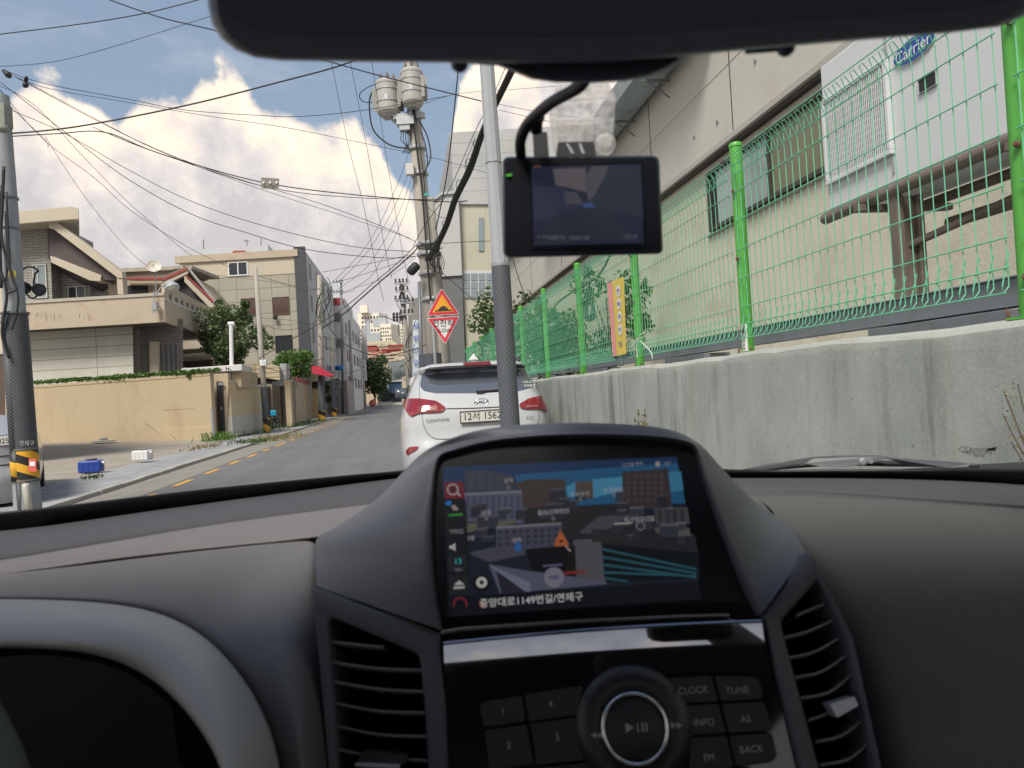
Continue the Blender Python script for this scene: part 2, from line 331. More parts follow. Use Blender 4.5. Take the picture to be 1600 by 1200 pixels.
# ================================================================== SETTING
S=lambda o,n=None:tag(o,kind='structure')
mb=MB();mb.poly([(-1500,-300,-.05),(1500,-300,-.05),(1500,3500,-.05),(-1500,3500,-.05)]);S(mb.build('ground',M('earth',(.16,.15,.13),.9,vs=.05)))
mb=MB();mb.grid([[W(a,-5.1,0),W(a,1.99,0)] for a in (-25,0,20,60,170)]);S(mb.build('road',asphalt_mat()))
mGut=M('gutter concrete',(.25,.235,.20),.85,var=.2,vs=3,bump=.4,bs=60,dirt=(.15,.13,.1),ds=1.5,da=.5)
mb=MB();mb.grid([[W(a,-5.1,.004),W(a,-4.22,.004)] for a in (-25,20,60,150)]);S(mb.build('gutter',mGut))
mYel=M('yellow road paint',(.62,.33,.07),.7,var=.25,vs=8,dirt=(.3,.2,.1),ds=9,da=.5)
mb=MB()
a=5.2
for k in range(34):
    L=1.05 if k!=9 else 2.2
    mb.grid([[W(a,-4.12,.008),W(a,-3.99,.008)],[W(a+L,-4.12,.008),W(a+L,-3.99,.008)]]);a+=2.05 if k!=9 else 3.1
mb.grid([[W(108,-5,.008),W(108,1.9,.008)],[W(109.5,-5,.008),W(109.5,1.9,.008)]],1)
S(mb.build('road_marking',[mYel,M('white road paint',(.6,.58,.5),.7,var=.15,vs=4)]))
mKerb=M('kerb stone',(.38,.37,.34),.8,var=.2,vs=4,bump=.3,bs=40,dirt=(.2,.19,.16),ds=3,da=.5)
mb=MB();random.seed(3)
a=-20
while a<150:
    L=1.0;h=.075+random.uniform(-.006,.006);dd=random.uniform(-.01,.01)
    if 27<a<30:h=.03
    mb.adz(a,a+L-.012,-5.28+dd,-5.10+dd,-.04,h);a+=L
S(mb.build('kerb',mKerb,bevel=.012))
def paving():
    m,t,b=newmat('pavement slabs');x,y,z=t.sep(t.new('ShaderNodeTexCoord').outputs['Object'])
    A=t.m('ADD',t.m('MULTIPLY',x,sx),t.m('MULTIPLY',y,sy));D=t.m('SUBTRACT',t.m('MULTIPLY',x,sy),t.m('MULTIPLY',y,sx))
    br=t.new('ShaderNodeTexBrick');t.put(br.inputs['Vector'],t.comb(A,D,0.));br.offset=.5;br.inputs['Scale'].default_value=1
    br.inputs['Color1'].default_value=(.34,.34,.35,1);br.inputs['Color2'].default_value=(.28,.28,.285,1);br.inputs['Mortar'].default_value=(.12,.12,.115,1)
    br.inputs['Mortar Size'].default_value=.008;br.inputs['Brick Width'].default_value=1.25;br.inputs['Row Height'].default_value=.38
    n=t.noise(t.new('ShaderNodeTexCoord').outputs['Object'],1.6,8,.7);k=t.m('MULTIPLY_ADD',n,.8,.6)
    c=t.mix(1,br.outputs['Color'],t.comb(k,k,k),'MULTIPLY');c=t.mix(t.maprange(t.noise(t.comb(t.m('MULTIPLY',A,.4),t.m('MULTIPLY',D,3.),0.),1.2,5,.6),.6,.66,0,.6),c,(.11,.11,.105,1))
    t.put(b.inputs['Base Color'],c);b.inputs['Roughness'].default_value=.85;return m
mb=MB();mb.grid([[W(a,-6.75,.07),W(a,-5.26,.06)] for a in (-20,20,60,150)]);S(mb.build('pavement',paving()))
mLot=M('lot concrete',(.31,.28,.23),.9,var=.22,vs=1.2,bump=.5,bs=40,dirt=(.20,.165,.12),ds=.9,da=.6)
mb=MB();rows=[]
for i in range(16):
    a=-10+i*3.2;rows.append([W(a,-6.7-k*2.0,.062+.34*min(1,k/6.)*max(0,min(1,(a-8)/18))) for k in range(14)])
mb.grid(rows);S(mb.build('lot',mLot,smooth=True))
mb=MB();mb.grid([[W(a,-6.74,.065),W(a,-40,.065)] for a in (37,160)]);S(mb.build('verge',mLot))
mb=MB();mb.grid([[W(a,2.2,1.33),W(a,4.3,1.33)] for a in (-8,20,70)]);S(mb.build('terrace',mGreyConc))
# ================================================================== RIGHT SIDE
# retaining wall
random.seed(11);mb=MB();rows=[];N=420
for i in range(N+1):
    a=-8+i*(70./N);j=random.uniform(-.006,.006)+.008*math.sin(a*2.3)+.006*math.sin(a*7.1);k=random.uniform(-.004,.004)
    rows.append([W(a,1.97,-.05),W(a,1.97,1.40),W(a,1.972+k*.3,1.465+j),W(a,1.985+k,1.485+j),W(a,2.02,1.492+j*.6),W(a,2.22,1.49),W(a,2.25,.0)])
mb.grid(rows);o=mb.build('retaining_wall',concrete_wall_mat(),smooth=False);tag(o,'long streaked grey concrete retaining wall under the green mesh fence','wall')
# fence
mGP=M('lime green post paint',(.085,.38,.05),.45,var=.06,vs=3,spec=.6);mGW=M('sea green wire coating',(.13,.47,.28),.5,var=.1,vs=3)
fence=thing('mesh_fence','green welded mesh fence with lime green posts on top of the concrete wall','fence',W(2.03,1.97,1.49))
PA=[2.03+1.93*k for k in range(-1,11)]
for i,a in enumerate(PA):
    mb=MB();mb.lathe(W(a,2.06,1.485),(0,0,1),[(.036,0),(.036,1.235),(.040,1.237),(.040,1.252),(.034,1.262),(.012,1.268)],20)
    mb.adz(a-.045,a+.045,2.0,2.12,1.484,1.492)
    p=mb.build('fence_post',mGP,fence,smooth=True,bevel=.0)
    q=p.modifiers.new('e','EDGE_SPLIT');q.split_angle=R_(40)
    mb=MB()
    for z in (1.62,2.05,2.45):
        mb.lathe(W(a-.022,2.022,z),-NV-SV*.6,[(.011,0),(.011,.012),(.006,.013),(.006,.022)],10)
    for s_ in (-1,1):mb.lathe(W(a+s_*.075,2.04,1.482),(0,0,1),[(.013,0),(.013,.012),(.006,.013),(.006,.03),(.002,.045)],8)
    parts(mb,'bolt',M('rusty bolt',(.16,.09,.06),.6,.3,var=.3,vs=20),fence)
    if i<len(PA)-1:
        b=a+1.93;mb=MB();n=31;dd=2.018;r=.0027
        for k in range(n):
            x=a+.045+(1.93-.09)*k/(n-1)
            mb.tube([W(x+.01,dd+.02,1.715),W(x,dd-.022,1.60),W(x,dd-.02,1.572),W(x,dd+.004,1.600),W(x,dd,2.46),W(x,dd-.002,2.52),W(x,dd-.045,2.622),W(x,dd-.028,2.634),W(x,dd,2.60),W(x,dd,2.54)],r,4)
        for z,d2 in [(1.575,-.022),(1.66,.0),(1.76,0),(1.93,0),(2.10,0),(2.27,0),(2.44,0),(2.54,0),(2.635,-.045),(2.60,0.)]:
            mb.tube([W(a+.03,dd+d2-.004,z),W(b-.03,dd+d2-.004,z)],r*1.05,5)
        mb.build('mesh_panel',mGW,fence)
# sticker on second post
mb=MB();a0,_,_=ad(WP(1142,550,1.97));c=W(PA[2]-.01,2.06,0)
vd=Vector((.0,0,0))-Vector((c.x,c.y,0));vd.normalize();xs=Vector((-vd.y,vd.x,0));
if xs.x<0:xs=-xs
for k in range(5):
    pass
rows=[]
for zz in (1.50,1.66):
    rows.append([c+vd*math.cos(t)*.0372+xs*math.sin(t)*.0372+Vector((0,0,zz)) for t in (-1.25,-.95,-.65,-.35,-.1)])
mb.grid(rows);st=mb.build('phone_sticker',M('white sticker',(.7,.7,.68),.5,var=.05),fence)
pc=c+vd*math.cos(-.7)*.0378+xs*math.sin(-.7)*.0378+Vector((0,0,1.58))
nn=(pc-c);nn.z=0;nn.normalize();xx=Vector((0,0,1))
text('010-2248-2145',pc,xx,nn.cross(xx)*-1 if False else xx.cross(nn)*-1,.023,M('black ink',(.02,.02,.02),.6),fence,ext=.0003)
# steel channel behind fence
mb=MB();
a=-4
while a<28:
    mb.adz(a,a+3.0,2.58,2.62,1.585,1.70);mb.adz(a,a+3.0,2.56,2.66,1.70,1.708);mb.adz(a,a+3.0,2.56,2.66,1.577,1.585)
    mb.adz(a+2.96,a+3.04,2.545,2.58,1.56,1.70);mb.adz(a+.6,a+1.5,2.52,2.75,1.51,1.565);mb.adz(a+.9,a+1.2,2.6,2.7,1.32,1.52);a+=3.0
o=mb.build('channel_rail',M('grey channel steel',(.21,.235,.26),.5,.3,var=.15,vs=5,dirt=(.13,.12,.11),ds=3,da=.4),bevel=.003);tag(o,'long grey steel channel rail running low behind the green fence','rail')
# warehouse
mPan=M('beige metal panel',(.52,.51,.45),.5,.0,var=.05,vs=1,dirt=(.36,.30,.22),ds=.7,da=.3,spec=.5)
wh=thing('warehouse','long cream building with overhanging beige panel wall behind the green fence','building',W(10,4.2,1.33))
mb=MB();mb.adz(-6,27,4.2,12,1.3,5.7);mb.build('wall',M('stained cream wall',(.55,.53,.43),.8,var=.12,vs=1.2,bump=.4,bs=30,dirt=(.33,.25,.15),ds=1.6,da=.45),wh)
mb=MB();mb.adz(-6,27.2,4.10,4.196,4.28,5.98);up=mb.build('panel_wall',mPan,wh)
mb=MB()
for a in (2.2,5.05,7.9,10.6,13.6,17,21):mb.adz(a,a+.012,4.094,4.10,4.30,5.97)
for z in (5.0,):
    pass
parts(mb,'panel_seam',mDarkMetal,wh)
mb=MB();mb.hexa([W(-6,4.096,5.10),W(-6,4.10,5.10),W(27,4.10,5.10),W(27,4.096,5.10)],[W(-6,4.096,5.106),W(-6,4.10,5.106),W(27,4.10,5.106),W(27,4.096,5.106)]);
mb.build('seam_line',M('dull seam',(.30,.285,.24),.6),wh)
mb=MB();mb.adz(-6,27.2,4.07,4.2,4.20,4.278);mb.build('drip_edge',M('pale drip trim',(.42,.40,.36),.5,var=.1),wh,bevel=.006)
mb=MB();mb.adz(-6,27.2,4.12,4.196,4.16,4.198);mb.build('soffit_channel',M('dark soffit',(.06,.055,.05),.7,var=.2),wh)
mb=MB()
for a,z in ((8.3,4.55),(9.0,4.62),(7.3,4.85),(6.9,4.92),(12.3,4.55)):mb.lathe(W(a,4.10,z),-NV,[(.03,0),(.03,.012),(.022,.018)],14)
parts(mb,'vent_cap',mGalv,wh)
mb=MB();mb.adz(-6,27.4,3.9,12,5.99,6.08);mb.build('roof',mGalv,wh)
# gutter duct
random.seed(5);mb=MB()
def dprof(a,s=0):
    return [W(a,3.98,6.05),W(a,3.72,6.07+s),W(a,3.55,5.96+s),W(a,3.60,5.74+s),W(a,3.80,5.66),W(a,4.0,5.70)]
aa=8.2
while aa<18:
    L=random.uniform(.8,1.5);s=random.uniform(-.02,.02);mb.grid([dprof(aa,s),dprof(aa+L*.97,s)],0,True)
    mb.grid([[q+NV*-.012 for q in dprof(aa+L*.97,s+.008)],[q+NV*-.012 for q in dprof(aa+L,s+.008)]],0,True);aa+=L
mb.build('gutter_duct',M('blue grey galvanised sheet',(.36,.42,.46),.38,.5,var=.22,vs=4,dirt=(.22,.16,.09),ds=4,da=.6),wh)
mb=MB()
for a in (9.5,11,12.5,14):mb.adz(a,a+.04,3.62,4.02,5.58,5.62);mb.tube([W(a,3.65,5.6),W(a,4.0,5.35)],.012,5)
parts(mb,'bracket',mSteelD,wh)
# window band
def adwin(par,d,a0,a1,z0,z1,mull,panes,fr=.05):
    mb=MB()
    mb.adz(a0,a1,d-.06,d+.0,z0,z0+fr);mb.adz(a0,a1,d-.06,d,z1-fr,z1);mb.adz(a0,a0+fr,d-.06,d,z0+fr,z1-fr);mb.adz(a1-fr,a1,d-.06,d,z0+fr,z1-fr)
    for m_ in mull:mb.adz(m_-fr/2,m_+fr/2,d-.055,d,z0+fr,z1-fr)
    wn=mb.build('window',M('dark bronze frame',(.055,.05,.045),.5,.2,var=.15),par,bevel=.004)
    for x0,x1,m_ in panes:
        mb=MB();mb.adz(x0,x1,d-.02,d-.001,z0+fr,z1-fr);mb.build('pane',m_,wn)
    return wn
adwin(wh,4.2,5.4,8.82,3.28,4.06,(7.28,),[(5.45,7.25,M('frosted brown glass',(.16,.16,.10),.35,var=.25,vs=3)),(7.31,8.6,M('pale reflecting glass',(.26,.31,.31),.08,var=.1,spec=.9)),(8.6,8.78,mBlack)])
mb=MB();mb.adz(5.3,8.95,4.17,4.2,3.23,3.275);mb.build('window_sill',M('cracked sill',(.30,.27,.21),.8,var=.2,bump=.4),wh,bevel=.01)
# air conditioner on stand
ac=thing('air_conditioner','large white outdoor air conditioning unit on steel stand behind the green fence','air conditioner',W(3,2.9,2.33))
mAC=M('white unit enamel',(.60,.62,.63),.4,var=.04,vs=2,dirt=(.42,.40,.36),ds=2,da=.25)
mb=MB();mb.adz(1.35,4.05,2.7,3.15,2.34,3.25);mb.build('casing',mAC,ac,bevel=.015)
mb=MB();mb.adz(3.44,3.45,2.69,2.7,2.40,3.2);mb.adz(2.05,2.056,2.694,2.7,2.36,3.2);mb.build('panel_seam',mGalv,ac)
mb=MB();A0,A1,Z0,Z1=3.43,4.02,2.50,3.02
mb.adz(A0,A1,2.67,2.7,Z0,Z0+.025);mb.adz(A0,A1,2.67,2.7,Z1-.025,Z1);mb.adz(A0,A0+.025,2.67,2.7,Z0+.025,Z1-.025);mb.adz(A1-.025,A1,2.67,2.7,Z0+.025,Z1-.025)
gr=mb.build('grille',mAC,ac,bevel=.003)
mb=MB();mb.adz(A0+.025,A1-.025,2.696,2.699,Z0+.025,Z1-.025);mb.build('fin_coil',M('dark fins',(.05,.06,.07),.6,.2),gr)
mb=MB()
for k in range(34):
    x=A0+.03+(A1-A0-.06)*k/33;mb.adz(x-.002,x+.002,2.675,2.681,Z0+.025,Z1-.025)
for k in range(13):
    z=Z0+.03+(Z1-Z0-.06)*k/12;mb.adz(A0+.02,A1-.02,2.682,2.686,z-.0025,z+.0025)
mb.build('grille_bar',mAC,gr)
bA,_,bZ=ad(WP(1427,76,2.69));mb=MB();cc=W(bA,2.694,bZ);pts=[cc+SV*-.145*math.cos(t)+Vector((0,0,.058*math.sin(t))) for t in [2*PI*k/40 for k in range(40)]]
mb.prism(pts,-NV*.006);bd=mb.build('maker_badge',M('blue badge',(.03,.07,.33),.3,var=.02),ac)
mb=MB();mb.tube(pts+[pts[0]],.004,6);mb.build('badge_rim',mWhite,bd)
text('Carrier',W(bA,2.684,bZ-.004),-SV,(0,0,1),.085,mWhite,ac,align='CENTER')
hA,_,hZ=ad(WP(1448,129,2.69));mb=MB();mb.adz(hA-.06,hA+.06,2.694,2.7,hZ-.035,hZ+.035);mb.build('handle_recess',mBlack,ac)
mb=MB()
mb.tube([W(hA+i*.06,2.692,hZ+j*.035) for i,j in ((-1,-1),(1,-1),(1,1),(-1,1),(-1,-1))],.004,5);mb.build('handle_rim',mGalv,ac)
mb=MB();mb.tube([W(2.32,2.66,2.43),W(2.25,2.60,2.42),W(2.2,2.62,2.36),W(2.15,2.75,2.30)],.022,8);mb.tube([W(2.36,2.69,2.50),W(2.28,2.62,2.50),W(2.2,2.6,2.46)],.015,8);mb.build('refrigerant_pipe',mBlack,ac,smooth=True)
mb=MB()
mb.tube([W(1.1,2.67,2.30),W(4.05,2.67,2.30)],.036,10);mb.tube([W(1.1,3.12,2.30),W(3.95,3.12,2.30)],.03,8)
for a in (1.5,2.6,3.62):mb.adz(a,a+.05,2.6,3.2,2.24,2.28)
mb.adz(3.39,3.46,2.66,2.70,1.33,2.27);mb.adz(3.39,3.46,2.78,2.82,1.33,2.27);mb.adz(3.415,3.435,2.70,2.78,1.33,2.27)
mb.adz(1.3,1.4,2.7,2.8,1.33,2.27);mb.adz(1.3,1.4,3.1,3.2,1.33,2.24)
mb.tube([W(3.62,3.16,2.16),W(1.5,3.16,2.16)],.035,8);mb.tube([W(3.43,2.74,2.0),W(2.7,3.12,2.22)],.022,6)
stn=mb.build('equipment_stand',M('rust brown steel',(.17,.135,.11),.6,.2,var=.3,vs=6,dirt=(.26,.24,.22),ds=5,da=.5),bevel=.006,org=W(3,2.9,1.33));tag(stn,'rusty weathered steel stand carrying the white air conditioning unit','stand')
# banner strip on fence
bn=thing('notice_banner','narrow yellow and pink banner with round badges tied on the green fence','banner',W(6.2,1.97,1.6))
pb=[WP(949,443,1.955),WP(974,432,1.955),WP(978,553,1.955),WP(958,557,1.955)]
mb=MB();mb.prism(pb,NV*.004);mb.build('cloth',M('yellow banner',(.66,.52,.10),.6,var=.06),bn)
def onb(u,v,off=.002):
    t=pb[0].lerp(pb[1],u);b_=pb[3].lerp(pb[2],u);return t.lerp(b_,v)-NV*off
mb=MB();mb.poly([onb(0,0),onb(.3,0),onb(.3,1),onb(0,1)]);mb.build('pink_strip',M('pink banner',(.72,.30,.30),.6,var=.05),bn)
mInkB=M('blue ink',(.06,.10,.36),.6)
for i,(v,s) in enumerate(((.16,'안전'),(.33,'제일'),(.50,'서행'),(.67,'주의'))):
    c=onb(.68,v,.004);mb=MB();mb.prism([c-SV*.055*math.cos(t)+Vector((0,0,.052*math.sin(t))) for t in [2*PI*k/24 for k in range(24)]],NV*.001);mb.build('round_badge',mWhite,bn);text(s,onb(.68,v,.007),-SV,(0,0,1),.042,mInkB,bn)
text('어린이 보호',onb(.65,.84,.005),-SV,(0,0,1),.022,mInkB,bn);text('구역 서행',onb(.65,.88,.005),-SV,(0,0,1),.022,mInkB,bn)
mb=MB()
for u,v in ((0,0),(1,0),(0,1),(1,1)):
    q=onb(u,v);mb.tube([q,q+NV*.05+Vector((0,0,.02 if v==0 else -.02))],.006,5)
parts(mb,'tie',mBlack,bn)
# plastic string knots on fence, green hose coil on wall
mb=MB();
for pl in ([(986,545),(992,535),(1000,524),(1008,520)],[(986,543),(998,530),(1004,527)],[(997,530),(995,545),(996,560)],[(1000,532),(1017,550),(1019,562)]):
    mb.tube(spline([WP(*q,1.95) for q in pl],4),.004,5)
o=mb.build('tied_string',M('white string',(.62,.66,.6),.6),smooth=True,org=W(5.8,1.95,1.6));tag(o,'loose white string tied low on the fence beside the banner post','string')
mHose=M('dark green hose',(.03,.075,.05),.5,var=.2,vs=8)
mb=MB();hp=[(955,395),(935,430),(900,452),(870,475),(858,497),(856,515),(858,530)];mb.tube(spline([WP(*q,3.9) for q in hp],6),.022,6)
o=mb.build('flexible_conduit',mHose,smooth=True,org=W(12,3.9,2.5));tag(o,'curved dark green corrugated conduit on the cream wall behind the fence','conduit')
random.seed(2);mb=MB()
for k in range(9):
    ox=random.uniform(-3,3);mb.tube(spline([WP(920+ox,452,3.8),WP(914+ox*1.5,480,3.78),WP(918+ox,500,3.75),WP(926+ox*1.3,495,3.75),WP(925+ox,470,3.8),WP(920+ox,452,3.8)],5),.018,5)
mb.tube([WP(913,412,3.8),WP(921,420,3.8),WP(921,455,3.8)],.012,5)
o=mb.build('hose_coil',mHose,smooth=True,org=W(11,3.8,2.4));tag(o,'bundle of dark green hose hung on the cream wall behind the fence','hose')
# trees / shrubs generator
def leaves(mb,c,r,n,ls,sq=(1,1,1),shell=.45):
    for _ in range(n):
        v=Vector((random.gauss(0,1),random.gauss(0,1),random.gauss(0,1))).normalized()*r*(shell+(1-shell)*random.random()**.6)
        p=c+Vector((v.x*sq[0],v.y*sq[1],v.z*sq[2]));l=ls*random.uniform(.6,1.3)
        d=Vector((random.gauss(0,1),random.gauss(0,1),random.gauss(-.35,.7))).normalized();q=d.orthogonal().normalized();q.rotate(Matrix.Rotation(random.uniform(0,6.28),3,d))
        mb.add([p-d*l*.5,p+q*l*.25,p+d*l*.55,p-q*l*.25],[(0,1,2,3)])
def tree(name,label,cat,base,h,rad,n,lm,ls=.12,clumps=14,tr=.08,trunk_h=.4,group=None,seed=1,upright=1.):
    random.seed(seed);base=Vector(base);t=thing(name,label,cat,base,group);mb=MB();mt=MB()
    cc=base+Vector((0,0,h*(trunk_h+ (1-trunk_h)*.5)));rz=h*(1-trunk_h)*.5*upright
    mt.tube([base,base+Vector((.03,0,h*trunk_h*.6)),base+Vector((0,.04,h*.75))],[tr,tr*.75,tr*.3],8)
    for k in range(clumps):
        v=Vector((random.gauss(0,1),random.gauss(0,1),random.gauss(0,1))).normalized()*random.uniform(.45,1)
        p=cc+Vector((v.x*rad,v.y*rad,v.z*rz));cr=rad*random.uniform(.28,.5)
        leaves(mb,p,cr,int(n/clumps),ls)
        s0=base+Vector((0,0,h*random.uniform(trunk_h*.5,.6)));mt.tube([s0,s0.lerp(p,.6)+Vector((0,0,.1*rad)),p],[tr*.4,tr*.2,tr*.08],5)
    mt.build('trunk',mWood,t,smooth=True);mb.build('crown',lm,t,recalc=False);return t
LG=leafmat('leaf mid',(.02,.045,.012),(.05,.10,.022),(.12,.19,.05));LD=leafmat('leaf dark',(.010,.028,.014),(.03,.062,.022),(.07,.115,.04));LY=leafmat('leaf yellow',(.08,.12,.02),(.22,.26,.04),(.34,.36,.07))
LM=leafmat('leaf fresh',(.03,.065,.02),(.075,.135,.04),(.22,.27,.13));LB=leafmat('leaf bright',(.03,.09,.015),(.08,.19,.03),(.17,.28,.06));LDry=leafmat('leaf dry',(.12,.10,.04),(.24,.20,.08),(.34,.30,.15))
tree('shrub','leafy green bush against the cream wall behind the fourth fence post','shrub',W(10.5,3.2,1.33),1.8,.7,850,LG,.12,11,.03,.05,seed=4)
tree('shrub','low dark green bush behind the far fence panels','shrub',W(12.6,2.9,1.33),1.3,.6,900,LD,.12,9,.03,.05,seed=5)
tree('shrub','wide mixed green bush rising behind the roof of the white car','shrub',W(17.5,2.9,1.2),2.6,1.3,2600,LG,.15,16,.04,.05,seed=6)
tree('shrub','tall green bush filling the far corner of the mesh fence','shrub',W(14.3,3.2,1.3),2.0,.8,1500,LG,.12,12,.04,.05,seed=8)
# weed growing at wall base and twigs at right
random.seed(9);wd=thing('weed','tall dry yellow green weed growing against the concrete wall','weed',W(5.6,1.85,0));mb=MB();mt=MB();b0=WP(1000,760,1.86);b0.z=0;top=WP(1000,606,1.86)
for k in range(6):
    e=top+SV*random.uniform(-.10,.10)+Vector((0,0,random.uniform(-.45,0)));mt.tube([b0,b0.lerp(e,.5)+SV*random.uniform(-.03,.03),e],[.006,.004,.002],5)
    for j in range(26):leaves(mb,b0.lerp(e,random.uniform(.5,1))+SV*random.uniform(-.04,.04),.03,4,.03)
mt.build('stem',mWood,wd);mb.build('foliage',LDry,wd,recalc=False)
mb=MB();mt=MB();wd=thing('weed','thin bare twigs with tiny leaves against the concrete wall at the right edge','weed',W(2.0,1.9,0));b0=W(1.86,1.88,0)
for (x,y) in ((1568,610),(1575,625),(1566,645),(1580,690),(1590,600),(1600,680)):
    e=WP(x,y,1.9);b1=W(1.85,1.88,1.0);mt.tube(spline([b0,b1,b1.lerp(e,.5)+Vector((0,0,-.03)),e],4),[.004]*9+[.002]*3+[.0015],5);leaves(mb,e,.025,9,.012)
    leaves(mb,b1.lerp(e,.6),.02,5,.012)
mt.build('stem',mWood,wd);mb.build('foliage',LDry,wd,recalc=False)
# tall building ahead on the right
tb=thing('factory_building','tall white clad building with yellowed lower wall behind the transformer pole','building',W(31,2.3,0))
Yb=32.;A_=P(698,207,Yb)
def FB(px,py,Y=Yb):return P(px,py,Y)
def panelY(mb,pts,Y,depth=.1,mi=0):
    q=[P(x,y,Y) for x,y in pts];mb.prism(q,SV*depth,mi)
mClad=brickmat('white cladding',(.40,.41,.405),(.385,.395,.39),(.28,.29,.29),3.6,.55,.018,0.,.3)
zt=P(705,207,Yb).z;zm=P(705,322,Yb).z
mb=MB();q0=P(703,207,Yb);mb.hexa([Vector((q0.x,Yb,0)),Vector((7.5,Yb,0)),Vector((7.5,Yb,0))+SV*14,Vector((q0.x,Yb,0))+SV*14],[Vector((q0.x,Yb,zt)),Vector((7.5,Yb,zt)),Vector((7.5,Yb,zt))+SV*14,Vector((q0.x,Yb,zt))+SV*14]);mb.build('wall',mClad,tb)
mYW=brickmat('yellowed cladding',(.44,.43,.345),(.42,.41,.31),(.40,.37,.26),1.3,6.,.015,0.,.3)
mb=MB();panelY(mb,[(716,318),(900,318),(900,600),(732,600)],Yb-.25,.24);mb.build('lower_wall',mYW,tb)
mb=MB();panelY(mb,[(690,430),(722,428),(728,600),(690,600)],Yb-.5,.24);mb.build('dark_panel',M('dark grey cladding',(.13,.135,.14),.6,var=.12),tb)
mb=MB();panelY(mb,[(668,318),(690,300),(716,298),(722,430),(690,432),(668,430)],Yb-.6,.3);mb.build('side_wall',M('pale grey cladding',(.43,.44,.43),.6,var=.1,vs=.6),tb)
mb=MB();panelY(mb,[(667,319),(690,301),(716,298),(716,302),(690,304),(667,322)],Yb-.7,.2);mb.build('coping',mGalv,tb)
mb=MB();panelY(mb,[(716,316),(900,316),(900,319),(716,319)],Yb-.35,.1);mb.build('ledge',mGalv,tb)
mb=MB();panelY(mb,[(722,423),(900,423),(900,466),(724,466)],Yb-.3,.05);gw=mb.build('window',M('white window frame',(.5,.53,.53),.5),tb)
for i in range(10):
    for j in range(3):
        x=724+i*12;y=427+j*13
        mb=MB();panelY(mb,[(x,y),(x+10,y),(x+10,y+11),(x,y+11)],Yb-.33,.02);mb.build('pane',mGlassG,gw)
for (x0,y0,x1,y1) in ((748,340,756,392),):
    mb=MB();panelY(mb,[(x0,y0),(x1,y0),(x1,y1),(x0,y1)],Yb-.3,.04);mb.build('window',mGlassG,tb)
# grey low structures behind sign: a block of shops on the right beyond
bl=thing('shop_block','grey narrow building with vertical blue lettered sign behind the transformer pole','building',P(650,620,55))
mb=MB();panelY(mb,[(640,468),(667,462),(668,628),(640,628)],52,9);mb.build('wall',M('dull grey wall',(.24,.23,.21),.7,var=.15),bl)
mb=MB();panelY(mb,[(645,500),(655,500),(655,598),(645,598)],44,.3);sg=mb.build('vertical_sign',M('white sign',(.55,.60,.66),.4,var=.05),bl)
for i,ch in enumerate('세방산업사'):
    text(ch,P(650,510+i*19,43.9),(1,0,0),(0,0,1),.42,M('blue sign ink',(.02,.12,.42),.5),bl,ext=.005)
mb=MB();panelY(mb,[(628,588),(668,588),(668,632),(628,632)],60,8);mb.build('lower_wall',mCreamL,bl)
# ================================================================== POLES
mWrap=wrap_mat('dotted wrap light pole',(.075,.085,.10),(.115,.125,.14),20,.1)
lp=thing('lamp_pole','pale painted round pole with dotted grey wrap standing right behind the white car','pole',P(797,700,6.4)*1)
c0=P(782,415,6.4);c1=P(761,105,6.4);q_=P(797.5,669,6.4);dlow=(c0-q_).normalized();dirp=(c1-c0).normalized();b0=c0-dlow*(c0.z/dlow.z)
lp.location=b0;lp['_org']=tuple(b0)
wr=lambda x:x/F*6.4
mb=MB();mb.lathe(b0,dlow,[(.092,0),(.084,(c0-b0).length*.98),(.081,(c0-b0).length)],24);mb.build('wrap',mWrap,lp,smooth=True)
hc=(c0-b0).length;mb=MB();mb.lathe(c0,dirp,[(.079,-.02),(.074,.6),(.068,1.3),(.058,3.6)],10);mb.build('shaft',mPaintGrey,lp)
mb=MB();mb.lathe(c0,dirp,[(.084,-.01),(.086,.01),(.086,.03),(.080,.035)],24);hr=(P(771,256,6.4)-c0).length;mb.lathe(c0,dirp,[(.071,hr),(.076,hr+.004),(.076,hr+.014),(.071,hr+.018)],24)
parts(mb,'clamp_band',mGalv,lp)
# transformer pole
tp=thing('transformer_pole','leaning concrete utility pole carrying two transformers beyond the white car','utility pole',(0,0,0))
pt0=P(640,100,14);pb0=P(681,560,14);dv=(pb0-pt0).normalized();pbase=pb0+dv*((pb0.z)/-dv.z);ptop=pt0-dv*.6;tp.location=pbase;tp['_org']=tuple(pbase)
mb=MB();mb.tube([pbase,pbase.lerp(ptop,.5),ptop],[.19,.155,.115],20);mb.build('shaft',mPoleConc,tp,smooth=True)
def onp(y,dx=0,Y=14):
    t=(y-100)/460.;x=640+t*41;return P(x+dx,y,Y)
mb=MB();mb.tube([onp(310,12,13.95),onp(400,11,13.95),onp(560,12,13.9)]+[onp(600,12,13.9)],[.10,.12,.14,.14],14);mb.build('splice_pole',M('second pole concrete',(.33,.31,.27),.8,var=.15,vs=4,bump=.2),tp,smooth=True)
mb=MB()
for y in (182,235,275,385,400,430,470):
    c=onp(y,4 if y>350 else 0);r=.175 if y<350 else .24;mb.lathe(c,-dv,[(r,0),(r+.006,.01),(r+.006,.05),(r,.06)],20)
parts(mb,'steel_band',mGalv,tp)
mb=MB();mb.box(onp(265,-14,13.8),(.16,.12,.22));mb.build('junction_box',mWhiteW,tp,bevel=.01)
mb=MB();mb.tube([onp(110,2,13.75),onp(200,-2,13.8),onp(300,2,13.8),onp(420,0,13.75),onp(550,0,13.7)],.018,6);mb.tube([onp(130,-1,13.75),onp(260,6,13.8),onp(420,8,13.75)],.012,5)
mb.tube(spline([onp(190,8,13.8),onp(215,18,13.8),onp(245,20,13.8),onp(262,12,13.8),onp(275,8,13.8)],4),.014,5)
